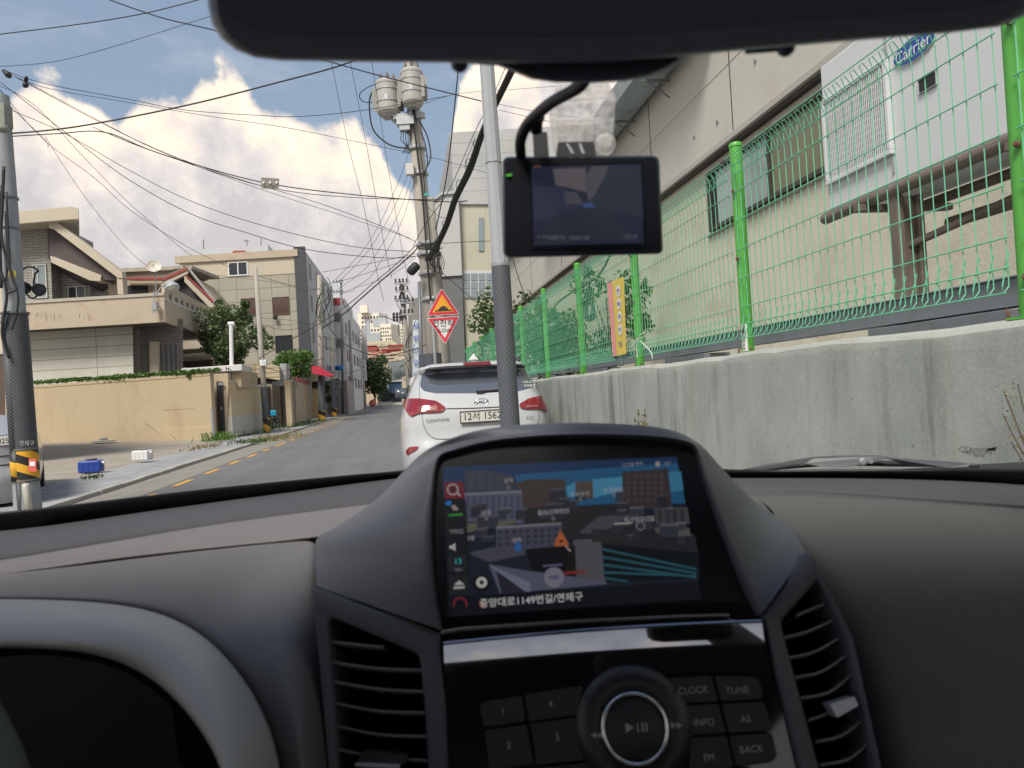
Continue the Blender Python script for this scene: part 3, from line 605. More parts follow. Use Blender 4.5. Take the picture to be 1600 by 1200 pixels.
mb.tube(spline([onp(205,8,13.8),onp(225,13,13.8),onp(255,14,13.8),onp(270,7,13.8)],4),.012,5)
mb.build('riser_cable',mCable,tp,smooth=True)
mb=MB();mb.box(onp(182,-8,13.85),(.62,.10,.10));mb.box(onp(190,-14,13.85),(.34,.2,.16));mb.box(onp(200,-16,13.85),(.2,.16,.12));mb.tube([onp(182,-40,13.9),onp(215,-4,13.95)],.03,6);mb.build('bracket',mGalv,tp)
def transformer(cx,ytop,ybot,wpx,Y,lab):
    t=thing('transformer',lab,'transformer',P(cx,ybot,Y));c=P(cx,ybot,Y);h=(ybot-ytop)/F*Y;r=wpx/2/F*Y
    mb=MB();mb.lathe(c,(0,0,1),[(r*.55,-.04),(r*.62,-.01),(r*.78,0),(r*.98,.06),(r,.10),(r,h-.06),(r*1.04,h-.05),(r*1.04,h-.01),(r*.9,h+.03),(r*.3,h+.06)],28)
    mb.build('tank',M('pale grey enamel',(.40,.40,.37),.45,var=.08,vs=5,dirt=(.3,.25,.18),ds=4,da=.4),t,smooth=False,bevel=0)
    mb=MB()
    for k in range(9):
        a=PI+PI*.0+k*.16*PI+2.6;v=Vector((math.cos(a),math.sin(a),0));s=v.cross(Vector((0,0,1)));mb.box(c+v*(r+.035)+Vector((0,0,h*.5)),(.09,.012,h*.62),v,s)
    parts(mb,'cooling_fin',M('fin enamel',(.34,.34,.31),.5,var=.1),t)
    for k in range(3):
        q=c+Vector((r*.55*math.cos(k*1.3+3.6),r*.5*math.sin(k*1.3+3.6),h+.02));mb=MB();mb.lathe(q,(0,0,1),[(.03,0),(.045,.02),(.03,.04),(.042,.06),(.026,.08),(.036,.1),(.02,.12),(.008,.17)],12);mb.build('bushing',M('brown porcelain',(.14,.11,.10),.3),t,smooth=True)
    mb=MB();mb.box(c+Vector((0,-r-.008,h*.45)),(.07,.01,.09));mb.build('rating_plate',mGalv,t)
    mb=MB()
    for z in (.35,.72):mb.lathe(c+Vector((0,0,h*z)),(0,0,1),[(r+.002,0),(r+.012,.006),(r+.012,.026),(r+.002,.03)],28,cap=False)
    mb.build('rib',mGalv,t)
transformer(608,130,181,37,13.9,'left round grey transformer hung lower on the leaning utility pole')
transformer(646,112,166,34,13.7,'right round grey transformer hung higher on the leaning utility pole')
# wrap at transformer pole foot
mb=MB();cfoot=pbase.lerp(ptop,.0);q0=P(679,553,13.9);mb.lathe(Vector((q0.x,q0.y,0)),-dv,[(.25,0),(.25,q0.z)],20);mb.build('foot_wrap',M('dark foot wrap',(.07,.08,.10),.5,var=.2),tp,smooth=True)
# splice closures hanging at 680,385 and 645,418
def closure(px,py,Y,l,r,ang,lab):
    c=P(px,py,Y);d=Vector((math.cos(ang),0,math.sin(ang)));mb=MB();mb.lathe(c-d*l/2,d,[(r*.5,0),(r*.9,.03),(r,.06),(r,l-.06),(r*.9,l-.03),(r*.5,l)],16);o=mb.build('splice_closure',mBlack,smooth=True,org=c);tag(o,lab,'cable box')
closure(683,387,13.2,.20,.055,1.3,'dark green tinted splice box hanging where the cable bundle meets the pole')
closure(646,420,13.6,.26,.09,.75,'black oval splice box hung left of the leaning utility pole')
# speed hump warning sign
sgn=thing('road_sign','pair of triangular speed hump and slow signs on a thin post','road sign',P(668,640,13.2))
Ys=13.2
def tri(cx,cy,half,h,up):
    # returns px triangle
    s=-1 if up else 1
    sl=-.055
    return [(cx-half,cy),(cx+half,cy+half*2*sl*0),(cx,cy+s*h)]
mSR=M('red sign face',(.60,.035,.06),.35,var=.04);mSW=M('sign white edge',(.70,.66,.68),.35,var=.03);mSY=M('sign yellow orange',(.78,.34,.025),.35,var=.03);mSB=M('sign black',(.035,.03,.03),.4)
def shrink(p,f,dy=0):
    cx=sum(q[0] for q in p)/len(p);cy=sum(q[1] for q in p)/len(p);return [(cx+(x-cx)*f,cy+(y-cy)*f) for x,y in p]
T1=[(667,493.5),(718,491),(690,450)];T2=[(667,497.5),(718,494),(696,538)]
for T,face in ((T1,mSY),(T2,M('sign white face',(.66,.66,.66),.35,var=.03))):
    for k,(f,r,m_) in enumerate(((1,3,mSW),(.95,2.4,mSR),(.66,1.2,face))):
        mb=MB();q=rp(shrink(T,f),r,4);mb.prism([P(x,y,Ys-.003*k) for x,y in q],Vector((0,.02,0) if k==0 else (0,.002,0)));mb.build(('plate','red_border','face')[k],m_,sgn)
mb=MB();hp=[(680,486.6)]+[(683+ (k/10)*17, 486-6*math.sin(PI*k/10)-.3*k/10) for k in range(11)]+[(705,485.2),(705.5,483.4),(680,485)][:1]
hp=[(679.5,486.7),(679.5,485.2),(683,484.8)]+[(684+17*k/12,484.6-6.3*math.sin(PI*k/12)-.06*k) for k in range(13)]+[(702,483.6),(706,483.6),(706,485.4)]
mb.prism([P(x,y,Ys-.011) for x,y in hp],Vector((0,.003,0)));mb.build('hump_symbol',mSB,sgn)
text('천천히',P(692.5,505.5,Ys-.012),RV,UV,.150,mSB,sgn,ext=.001);text('SLOW',P(693.8,516.5,Ys-.012),RV,UV,.095,mSB,sgn,ext=.001)
mb=MB();q=P(674,470,Ys+.05);mb.tube([Vector((q.x+.02,q.y,0)),q],.03,10);mb.tube([P(674,486,Ys+.04),P(700,485,Ys+.03)],.012,6);mb.tube([P(674,505,Ys+.04),P(700,504,Ys+.03)],.012,6);mb.build('post',M('dull post grey',(.20,.21,.22),.5,var=.15),sgn,smooth=True)
# ================================================================== LEFT SIDE
def pan(mb,pts,Y,dep=.2,vec=None,mi=0):
    mb.prism([P(x,y,Y) for x,y in pts],(vec or Vector((0,1,0)))*dep,mi)
def pwin(par,x0,y0,x1,y1,Y,pane,fr=1.2,mull=(),fm=None,sl=-.06,nm='window'):
    """framed window on the frontal plane Y; px rectangle, sheared by roll"""
    fm=fm or mAl;a=P(x0,y0,Y);b=P(x1,y1,Y);X0,X1=a.x,b.x;Z1=P((x0+x1)/2,y0,Y).z;Z0=P((x0+x1)/2,y1,Y).z;f=fr/F*Y
    mb=MB()
    def bx(u0,u1,v0,v1,o0=.05,o1=0.):mb.hexa([(u0,Y-o0,v0),(u1,Y-o0,v0),(u1,Y-o1,v0),(u0,Y-o1,v0)],[(u0,Y-o0,v1),(u1,Y-o0,v1),(u1,Y-o1,v1),(u0,Y-o1,v1)])
    bx(X0,X1,Z0,Z0+f);bx(X0,X1,Z1-f,Z1);bx(X0,X0+f,Z0+f,Z1-f);bx(X1-f,X1,Z0+f,Z1-f)
    for m_ in mull:
        u=X0+(X1-X0)*m_;bx(u-f/2,u+f/2,Z0+f,Z1-f)
    w_=mb.build(nm,fm,par);mb=MB()
    mb.hexa([(X0+f,Y-.02,Z0+f),(X1-f,Y-.02,Z0+f),(X1-f,Y-.004,Z0+f),(X0+f,Y-.004,Z0+f)],[(X0+f,Y-.02,Z1-f),(X1-f,Y-.02,Z1-f),(X1-f,Y-.004,Z1-f),(X0+f,Y-.004,Z1-f)]);mb.build('pane',pane,w_)
    return w_
# left utility pole
q0=P(44,800,9.6);q1=P(4,200,9.6)
mWrapD=wrap_mat('dotted wrap dark pole',(.045,.052,.062),(.13,.135,.145),21,.14)
up_=thing('utility_pole','leaning utility pole with dark dotted wrap and yellow black bands at the left edge','utility pole',q0)
dv=(q1-q0).normalized();b0=q0-dv*(q0.z-.1)/dv.z;up_.location=b0;up_['_org']=tuple(b0)
def lpz(y,dx=0,dY=0):
    t=(800-y)/600.;return P(44-40*t+dx,y,9.6+dY)
def seg(y0,y1,r0,r1,nm,m,par=up_,n=24):
    a=lpz(y0);b=lpz(y1);mb=MB();ax=(b-a).normalized();L=(b-a).length;mb.lathe(a,ax,[(r0,0),(r1,L)],n);return mb.build(nm,m,par,smooth=True)
mb=MB();mb.lathe(b0,dv,[(.165,0),(.15,(lpz(750)-b0).length+.2),(.105,(lpz(150)-b0).length)],24);mb.build('shaft',M('bluish concrete',(.27,.30,.32),.7,var=.15,vs=3,dirt=(.17,.15,.13),ds=2.5,da=.4,stretch=(1,1,.3)),up_,smooth=True)
seg(704,492,.162,.150,'wrap',mWrapD)
seg(752,704,.168,.164,'hazard_band',stripe_mat('hazard stripes',(.75,.40,.03),(.02,.02,.022),4.4,2.))
mb=MB()
for y in (492,704,752,360,312):
    a=lpz(y);mb.lathe(a,dv,[(.12 if y<400 else .158,0),(.135 if y<400 else .172,.008),(.135 if y<400 else .172,.03),(.12 if y<400 else .158,.035)],24)
parts(mb,'steel_band',mSteelD,up_)
mb=MB();mb.tube([lpz(820,-10,-.12),lpz(752,-10,-.12)],.05,12);mb.tube([lpz(752,-13,-.1),lpz(495,-13,-.1)],.072,14);mb.build('conduit_pipe',mWrapD,up_,smooth=True)
mb=MB();mb.tube([lpz(752,-13,-.102),lpz(704,-13,-.102)],.076,14);mb.build('hazard_band',stripe_mat('hazard stripes small',(.75,.40,.03),(.02,.02,.022),2.6,1.),up_,smooth=True)
mb=MB();mb.tube([lpz(808,3,-.2),lpz(760,-1,-.2),lpz(757,-1,-.19)],.045,12);mb.build('cable_guard',M('ivory plastic',(.48,.47,.42),.4),up_,smooth=True)
c=lpz(727,12,-.18);mb=MB();mb.box(c,(.10,.01,.17),RV,fv);mb.build('sticker',M('red sticker',(.62,.12,.10),.5),up_)
mb=MB();mb.box(c+UV*.02-fv*.007,(.07,.004,.06),RV,fv);mb.build('sticker_field',mWhite,up_)
text('연제구',lpz(693,5,-.185),RV,UV,.075,M('faded print',(.30,.30,.30),.6),up_)
c=lpz(428,0,-.16);mb=MB();mb.box(c,(.09,.01,.08),RV,fv);mb.build('number_plate',M('yellow tag',(.62,.52,.08),.5),up_)
mb=MB()
for pl,r in (([(2,290),(-2,400),(8,445),(10,470),(3,520),(14,560)],.018),([(10,300),(16,420),(28,460),(26,490),(18,515)],.014),([(0,300),(4,380),(22,440),(26,452),(12,458)],.016),([(6,260),(3,330),(0,380),(2,450)],.02),([(8,330),(12,400),(9,440)],.012)):
    mb.tube(spline([P(x,y,9.4) for x,y in pl],6),r,6)
mb.build('cable',mCable,up_,smooth=True)
mb=MB();mb.box(P(4,182,9.55),(.17,.17,.30));mb.lathe(P(5,206,9.4),(0,0,1),[(.05,0),(.075,.02),(.075,.06),(.05,.08)],12);mb.build('terminal_box',M('mossy grey box',(.24,.25,.21),.7,var=.3,vs=12),up_,bevel=.01)
for i,(x,y,lab) in enumerate(((37,449,'black round floodlight on curved bracket nearest the left utility pole'),(60,452,'black round floodlight pointing right beside the house window'))):
    Y=9.9;t=thing('floodlight',lab,'lamp',P(x,y,Y));c=P(x,y,Y);ax=Vector((.55 if i==0 else .75,-.5,-.35)).normalized()
    mb=MB();mb.lathe(c-ax*.06,ax,[(.02,-.03),(.05,-.02),(.075,.02),(.085,.08),(.088,.10),(.075,.105)],20);mb.build('housing',mBlack,t,smooth=True)
    mb=MB();mb.lathe(c+ax*.042,ax,[(.072,0),(.06,.004),(.01,.008)],20);mb.build('lens',mGlass,t,smooth=True)
    mb=MB();pl=[(34,462),(33,430),(36,421),(44,417),(55,419),(60,424)] if i==0 else [(60,424),(55,428),(53,440),(55,452),(60,460),(50,466),(40,458)]
    mb.tube(spline([P(a,b,Y) for a,b in pl],5),.013,7);mb.build('bracket_arm',mDarkMetal,t,smooth=True)
# yard wall with ivy
yw=thing('yard_wall','tall cream rendered yard wall with a long crack and ivy along its top','wall',P(332,690,28.8))
Ey=28.8;LY_=30.9
def yp(px,py):
    t=(332-px)/(332-50.);Y=Ey+(LY_-Ey)*t;return P(px,py,Y)
mb=MB();A=yp(334,690);B=yp(-70,690);zt=yp(334,582).z
A0=Vector((A.x,A.y,0));B0=Vector((B.x,B.y,.0));dn=Vector((-(A-B).y,(A-B).x,0)).normalized()
def wallseg(mb,A,B,z0,z1,th,o=0.,nrm=None):
    A=Vector(A);B=Vector(B);n=Vector((-(A-B).y,(A-B).x,0)).normalized()
    if n.y<0:n=-n
    if nrm is not None:n=nrm
    A=A+n*o;B=B+n*o
    mb.hexa([Vector((B.x,B.y,z0)),Vector((A.x,A.y,z0)),Vector((A.x,A.y,z0))+n*th,Vector((B.x,B.y,z0))+n*th],[Vector((B.x,B.y,z1)),Vector((A.x,A.y,z1)),Vector((A.x,A.y,z1))+n*th,Vector((B.x,B.y,z1))+n*th])
def ywall_mat():
    m=M('yard wall render',(.47,.385,.255),.85,var=.08,vs=.6,bump=.3,bs=25,dirt=(.33,.24,.14),ds=.55,da=.6,stretch=(1,1,.35));return m
wallseg(mb,A0,B0,-.1,zt-.12,.22);mb.build('wall',ywall_mat(),yw)
mb=MB();wallseg(mb,A0,B0,zt-.118,zt,.26,-.02);mb.build('coping',mCream,yw,bevel=.01)
mb=MB();wallseg(mb,A0,yp(215,690),-.1,.62,.05,-.045);mb.build('plinth',ywall_mat(),yw,bevel=.01)
mb=MB()
for pl in ([(52,656),(95,652),(150,649),(190,644),(200,643),(214,645),(225,658),(240,670),(252,680)],[(105,598),(108,630),(112,652)],[(112,655),(110,680),(113,688)],[(165,650),(168,670),(166,684)],[(266,678),(278,688)],[(214,645),(260,641),(325,637)]):
    mb.tube([yp(x,y)+Vector((0,-.05 if y>640 and x>215 else -.012,0)) for x,y in pl],.013,4)
mb.build('crack',M('crack brown',(.20,.14,.09),.9),yw)  # brown lines of the cracks themselves
random.seed(21);mb=MB();mt=MB()
for x in range(56,345,2):
    dens=.5+.5*math.sin(x*.07)+.6*(1 if 150<x<205 else 0)+(.9 if 295<x<306 else 0);n=int(10+16*max(0,dens));ln=2+ (7 if 150<x<200 else 2)*random.random()+(12*random.random() if 290<x<300 else 0)
    for k in range(n):
        yy=(598-.068*(x-56))-2+ln*random.random();leaves(mb,yp(x+random.uniform(-2,2),yy)+Vector((0,-.08,0)),.06,1,.13)
mb.tube([yp(60,599)+Vector((0,-.05,0)),yp(180,590)+Vector((0,-.05,0)),yp(340,580)+Vector((0,-.05,0))],.02,5)
iv=thing('ivy_vine','green ivy trailing along the top of the cream yard wall','ivy',yp(200,590));mb.build('foliage',LB,iv,recalc=False)
mt.tube([yp(60,599)+Vector((0,-.05,0)),yp(180,590)+Vector((0,-.05,0)),yp(340,580)+Vector((0,-.05,0))],.02,5);mt.build('stem',mWood,iv)
# corner pillar, door, white topped planter block
gt=thing('gate_pillar','pinkish cream corner pillar with white slab top and narrow dark metal door','gate',yp(350,690))
mb=MB();c0=G(350,681,.12);c1=G(363,680,.12)
mb.hexa([G(352,683,.1),G(364,682,.1),G(364,682,.1)+SV*4,G(352,683,.1)+SV*4-NV*1.2],[P(352,604,c0.y-.0),P(362,603,c1.y),P(362,603,c1.y)+SV*4,P(352,604,c0.y)+SV*4-NV*1.2]);mb.build('pillar',M('pinkish render',(.52,.38,.28),.8,var=.12,dirt=(.3,.2,.13)),gt)
mb=MB();Y=29.6;pan(mb,[(334,584),(356,583),(357,606),(352,690),(334,690)],Y,.3);mb.build('wall_end',mCream,gt)
mb=MB();pan(mb,[(338,596),(347,596),(352,682),(341,684)],Y-.08,.06);dr=mb.build('door',M('dark grey door',(.05,.055,.06),.45,.2,var=.3,vs=4),gt)
mb=MB();mb.box(P(346,638,Y-.12),(.05,.05,.12));mb.box(P(345,600,Y-.12),(.20,.04,.12));mb.build('handle',mGalv,dr)
mb=MB();pan(mb,[(360,580),(377,579),(377,605),(360,604)],30.5,3.5,SV);mb.build('block',mCream,gt)
mb=MB();mb.prism([P(283,576,30.2),P(378,569,30.2),P(378,579,30.2),P(283,584,30.2)],SV*3.2-NV*.2);mb.build('slab_top',M('white slab',(.62,.62,.60),.7,var=.06),gt,bevel=.02)
mb=MB();mb.tube([P(362,572,31),P(361,508,31)],.085,12);mb.tube([P(357,506,31),P(366,506,31)],.10,10);mb.build('vent_stack',mWhite,gt)
# low white wall along the street
lw=thing('low_wall','cream and white peeling low street wall between the pillar and the bicycle','wall',W(33,-7.1,.1))
a=G(364,682,.12);b=G(412,673,.12);zA=P(363,596,a.y).z;zB=P(412,606,b.y).z
mb=MB();n_=Vector((-1,0,0));mb.hexa([a,b,b+n_*.25,a+n_*.25],[a+Vector((0,0,zA-.12)),b+Vector((0,0,zB-.12)),b+n_*.25+Vector((0,0,zB-.12)),a+n_*.25+Vector((0,0,zA-.12))])
def lw_mat():
    m,t,bb=newmat('two tone peeling wall');tc=t.new('ShaderNodeTexCoord').outputs['Object'];x,y,z=t.sep(tc);n=t.noise(tc,2.5,8,.7)
    up=t.maprange(t.m('ADD',z,t.m('MULTIPLY',n,.3)),.98,1.06,0,1);c=t.mix(up,(.50,.50,.46,1),(.56,.47,.30,1));c=t.mix(t.maprange(t.noise(tc,1.3,7,.7),.56,.64,0,.6),c,(.62,.61,.57,1));t.put(bb.inputs['Base Color'],c);bb.inputs['Roughness'].default_value=.85;return m
mb.build('wall',lw_mat(),lw)
mb=MB();h=Vector((0,0,.06));u=Vector((0,0,1));mb.hexa([a+u*(zA-.115)-n_*.03,b+u*(zB-.115)-n_*.03,b+n_*.3+u*(zB-.115),a+n_*.3+u*(zA-.115)],[a+u*(zA-.05)-n_*.03,b+u*(zB-.05)-n_*.03,b+n_*.3+u*(zB-.05),a+n_*.3+u*(zA-.05)]);mb.build('coping',mWhiteW,lw)
mb=MB()
for k in range(16):
    q=a.lerp(b,k/15.)+n_*.12+u*(zA+(zB-zA)*k/15.-.05);mb.tube([q,q+u*.55],.015,5)
for z in (.1,.5):mb.tube([a+n_*.12+u*(zA-.05+z),b+n_*.12+u*(zB-.05+z)],.018,5)
for k in range(15):
    q=a.lerp(b,(k+.5)/15.)+n_*.12+u*(zA+(zB-zA)*k/15.+.15);mb.tube([q+Vector((0,.15*math.cos(t),.15*math.sin(t))) for t in [i*PI/4 for i in range(9)]],.01,4)
mb.build('iron_railing',mDarkMetal,lw)
# near house
mBrk=brickmat('grey long brick',(.34,.33,.30),(.29,.28,.26),(.15,.145,.13),.62,.135,.014,.5,.5)
h1=thing('house','cream two storey house with big sloping roof and projecting balcony on the left','house',P(150,640,33))
zf=lambda y,x,Y:P(x,y,Y).z
mb=MB();pan(mb,[(-90,500),(207,500),(210,660),(-90,660)],32.6,.7,Vector((-.6,1,0)))
mClap=brickmat('white clapboard',(.56,.56,.50),(.54,.54,.485),(.28,.26,.22),900,.48,.018,0.,.4)
mb.build('clapboard_wall',mClap,h1)
mb=MB();pan(mb,[(207,498),(286,498),(286,660),(210,660)],33.4,6,Vector((-.9,1,0)));mb.build('brick_wall',brickmat('dark grey brick',(.22,.215,.20),(.19,.185,.175),(.10,.10,.095),.6,.14,.014,.5,.5),h1)
mb=MB();pan(mb,[(207,505),(217,505),(220,640),(211,640)],33.3,.1);mb.build('wall_pier',M('grey pier',(.27,.265,.24),.8,var=.15),h1)
mb=MB();pan(mb,[(233,533),(247,534),(249,640),(236,640)],33.2,.2);mb.build('window_jamb',mCreamL,h1)
w_=pwin(h1,247,536,284,640,33.38,M('ribbed shutter glass',(.10,.105,.11),.3,var=.3,vs=3),1.3,(.25,.5,.75),mBrk and M('grey window frame',(.25,.25,.25),.5))
# balcony: front fascia + street side fascia + deck
Yb1=31.5;K1=P(256,457,Yb1);K2=P(256,503,Yb1);
ft=P(256,457,Yb1);e=P(330,497,40.0)
X1=ft.x;zt1=K1.z;zb1=K2.z;XL=-30.
mb=MB();mb.hexa([(XL,Yb1,zb1),(X1,Yb1,zb1),(X1,Yb1+.18,zb1),(XL,Yb1+.18,zb1)],[(XL,Yb1,zt1-.14),(X1,Yb1,zt1-.14),(X1,Yb1+.18,zt1-.14),(XL,Yb1+.18,zt1-.14)])
eX=e.x;eY=40.
mb.hexa([(X1,Yb1,zb1),(eX,eY,zb1+.02),(eX-.18,eY,zb1+.02),(X1-.18,Yb1+.18,zb1)],[(X1,Yb1,zt1-.32),(eX,eY,zt1-.32),(eX-.18,eY,zt1-.32),(X1-.18,Yb1+.18,zt1-.32)])
mb.build('balcony_fascia',mBeige,h1)
mb=MB();mb.hexa([(XL,Yb1-.05,zt1-.137),(X1+.03,Yb1-.05,zt1-.137),(X1,Yb1+.25,zt1-.137),(XL,Yb1+.25,zt1-.137)],[(XL,Yb1-.05,zt1),(X1+.03,Yb1-.05,zt1),(X1,Yb1+.25,zt1),(XL,Yb1+.25,zt1)])
mb.build('balcony_coping',M('grey coping',(.42,.39,.33),.8,var=.12),h1)
mb=MB();mb.hexa([(X1+.03,Yb1,zt1-.32),(eX+.03,eY,zt1-.32),(eX-.2,eY,zt1-.32),(X1-.2,Yb1+.2,zt1-.32)],[(X1+.03,Yb1,zt1-.22),(eX+.03,eY,zt1-.22),(eX-.2,eY,zt1-.22),(X1-.2,Yb1+.2,zt1-.22)]);mb.build('white_rail',mWhiteW,h1)
# decorative blocks row + upper parapet
mb=MB();nb=9
for k in range(nb):
    t0=(k+.12)/nb;t1=(k+.62)/nb;p=Vector((X1,Yb1+.1,0)).lerp(Vector((eX,eY,0)),t0);q=Vector((X1,Yb1+.1,0)).lerp(Vector((eX,eY,0)),t1);mb.hexa([p+u*(zt1-.215),q+u*(zt1-.215),q+n_*.14+u*(zt1-.215),p+n_*.14+u*(zt1-.215)],[p+u*(zt1+.02),q+u*(zt1+.02),q+n_*.14+u*(zt1+.02),p+n_*.14+u*(zt1+.02)])
parts(mb,'screen_block',mCreamL,h1)
mb=MB();mb.hexa([(X1-.15,Yb1+.2,zt1-.21),(eX-.15,eY,zt1-.21),(eX-.3,eY,zt1-.21),(X1-.3,Yb1+.2,zt1-.21)],[(X1-.15,Yb1+.2,zt1+.02),(eX-.15,eY,zt1+.02),(eX-.3,eY,zt1+.02),(X1-.3,Yb1+.2,zt1+.02)]);mb.build('painted_gap_shade',mDarkMetal,h1)  # solid dark strip stands in for the shade between the blocks
mb=MB();mb.hexa([(X1,Yb1+.1,zt1+.025),(eX,eY,zt1+.025),(eX-.2,eY,zt1+.025),(X1-.2,Yb1+.2,zt1+.025)],[(X1,Yb1+.1,zt1+.42),(eX,eY,zt1+.42),(eX-.2,eY,zt1+.42),(X1-.2,Yb1+.2,zt1+.42)]);mb.build('upper_parapet',mBeige,h1)
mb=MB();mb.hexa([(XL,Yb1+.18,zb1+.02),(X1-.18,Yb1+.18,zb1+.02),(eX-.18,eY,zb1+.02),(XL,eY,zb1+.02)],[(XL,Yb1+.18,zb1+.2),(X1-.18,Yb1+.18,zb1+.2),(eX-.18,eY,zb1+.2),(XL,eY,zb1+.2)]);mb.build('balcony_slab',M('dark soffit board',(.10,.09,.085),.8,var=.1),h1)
# rust stains on fascia (real stains)
random.seed(4);mb=MB()
for k in range(26):
    x=random.uniform(38,150);y=random.uniform(488,494);h=random.uniform(3,12);w0=random.uniform(.4,1.6);mb.poly([P(x,y,Yb1-.004),P(x+w0,y,Yb1-.004),P(x+w0*.8,min(507-.045*x+1,y+h),Yb1-.004),P(x+.2*w0,min(507-.045*x+1,y+h),Yb1-.004)])
mb.build('rust_stain',M('rust stain',(.37,.28,.18),.85,var=.3,vs=6),h1)
# upper floor
Yu=34.
mb=MB();pan(mb,[(-60,340),(76,344),(82,470),(-60,470)],Yu,5,SV);mb.build('upper_brick_wall',mBrk,h1)
mb=MB();pan(mb,[(80,400),(140,425),(142,470),(82,470)],Yu+1.0,4,SV);mb.build('upper_brick_wall',mBrk,h1)
mb=MB();pan(mb,[(-60,340),(18,330),(112,322),(123,325),(123,343),(112,343),(18,351),(-60,358)],Yu-1.2,3.2,Vector((-.6,1,0)));mb.build('roof_slab',mCreamL,h1,bevel=.03)
mb=MB();pan(mb,[(76,345),(86,345),(190,424),(192,434),(184,434),(84,358),(76,356)],Yu-.9,.35);mb.build('roof_fascia',mCreamL,h1)
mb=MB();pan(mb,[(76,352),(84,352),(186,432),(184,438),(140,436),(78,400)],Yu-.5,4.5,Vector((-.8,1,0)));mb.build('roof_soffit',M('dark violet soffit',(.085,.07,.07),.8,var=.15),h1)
mb=MB();mb.hexa([P(80,345,Yu-.88),P(190,424,Yu-.88),P(190,424,Yu-.88)+Vector((-4.2,5.5,0)),P(80,345,Yu-.88)+Vector((-4.2,5.5,0))],[P(80,343.5,Yu-.9),P(190,422.5,Yu-.9),P(190,422.5,Yu-.9)+Vector((-4.2,5.5,0)),P(80,343.5,Yu-.9)+Vector((-4.2,5.5,0))]);mb.build('roof',mGalv,h1)
mb=MB();pan(mb,[(182,428),(191,430),(193,460),(184,460)],Yu-.85,.4);mb.build('column',mCreamL,h1)
mb=MB();pan(mb,[(168,430),(182,434),(184,460),(170,460)],Yu+.4,.4);mb.build('column',mBeige,h1)
mb=MB();pan(mb,[(78,400),(84,401),(158,430),(157,439),(140,438),(80,410)],Yu-.6,1.2);mb.build('canopy_beam',mCreamL,h1)
mb=MB();pan(mb,[(140,440),(190,440),(190,462),(140,462)],Yu+3,.4);mb.build('rear_wall',mCream,h1)
pwin(h1,51,413,75,466,Yu-.02,mGlassG,1.4,(.35,),mWhiteW);pwin(h1,106,447,135,468,Yu+.98,mGlass,1.4,(.5,),mWhiteW)
mb=MB();pan(mb,[(80,412),(86,414),(88,468),(82,468)],Yu+.9,.1);mb.build('downpipe',mDarkMetal,h1)
# red trimmed house behind
h2=thing('house','cream house with red edged gable roof and satellite dish behind the balcony','house',P(270,640,41))
mb=MB();pan(mb,[(190,440),(256,436),(292,425),(334,476),(340,600),(190,600)],41.5,7,SV);mb.build('wall',mCream,h2)
Yh=40.9
mb=MB();pan(mb,[(192,433.5),(254,433.5),(255,437),(192,437)],Yh,.4);pan(mb,[(252,434),(290,417),(294,418),(294,421),(256,438)],Yh-.3,.25);pan(mb,[(288,429),(291,430),(337,472),(336,476)],Yh-.5,.25);mb.build('red_roof_edge',mBrownRed,h2)
mb=MB();pan(mb,[(256,438.5),(294,421.5),(294,427),(288,430),(256,446)],Yh-.25,.3);pan(mb,[(288,431),(335,477),(336,484),(330,483),(288,440)],Yh-.45,.5);mb.build('gable_fascia',mCreamL,h2)
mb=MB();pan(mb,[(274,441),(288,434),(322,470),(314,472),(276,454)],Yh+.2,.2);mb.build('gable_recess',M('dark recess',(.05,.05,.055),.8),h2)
mb=MB();q=[P(254,434,Yh-.3),P(293,417,Yh-.3),P(337,473,Yh-.5)];hv=Vector((-3.6,7,0));mb.poly([q[0],q[1],q[1]+hv,q[0]+hv]);mb.poly([q[1],q[2],q[2]+hv,q[1]+hv]);mb.build('roof',mGreyConc,h2,solid=.12)
mb=MB();pan(mb,[(193,422),(292,419),(292,426),(260,434),(193,434)],43,3);mb.build('rear_storey',M('dark weathered wall',(.20,.17,.14),.8,var=.25,vs=1.5),h2)
mb=MB();pan(mb,[(190,419),(300,415),(300,420),(190,425)],42.8,4);pan(mb,[(268,416),(286,414),(286,419),(268,420)],42.6,.6);mb.build('flat_roof',M('grey roof edge',(.38,.34,.28),.8,var=.2),h2)
mb=MB();pan(mb,[(194,446),(230,446),(230,460),(194,460)],41.4,.1);mb.build('dark_window',mBlack,h2)
mb=MB();pan(mb,[(284,528),(330,524),(330,570),(284,572)],40.6,.8,SV);mb.build('annex_wall',mCreamL,h2)
mb=MB();pan(mb,[(283,546),(332,543),(332,545),(283,549)],40.5,.1);pan(mb,[(286,565),(332,562),(332,572),(286,574)],40.5,.1);pan(mb,[(284,524),(330,521),(330,526),(284,529)],40.5,.1);mb.build('annex_trim',mBrown,h2)
sd_=thing('satellite_dish','white satellite dish with rust patch on a mast above the balcony','satellite dish',P(242,440,39))
c=P(240.5,417,39);ax=Vector((.35,-.85,.35)).normalized();rr=.38
mb=MB();mb.lathe(c,ax,[(.02,0),(rr*.5,.03),(rr*.85,.08),(rr,.12),(rr*1.02,.12),(rr*.85,.06),(rr*.5,.01),(.02,-.02)],28);
mb.build('dish',M('dish enamel',(.62,.60,.54),.5,var=.05,dirt=(.55,.25,.06),ds=2.2,da=.7),sd_,smooth=True)
mb=MB();mb.tube([c,c+ax*.35+Vector((0,0,-.1))],.012,5);mb.box(c+ax*.36+Vector((0,0,-.1)),(.07,.07,.07));mb.tube([c-ax*.02,P(243,430,39.1),P(244,470,39.1),P(241,478,39.1)],.035,8);mb.build('mast',mGalv,sd_)
sl_=thing('street_light','dusty grey dome street lamp on a short arm at the balcony corner','street light',P(265,450,31))
c=P(270,452,30.8);ax=Vector((.35,-.1,-1)).normalized()
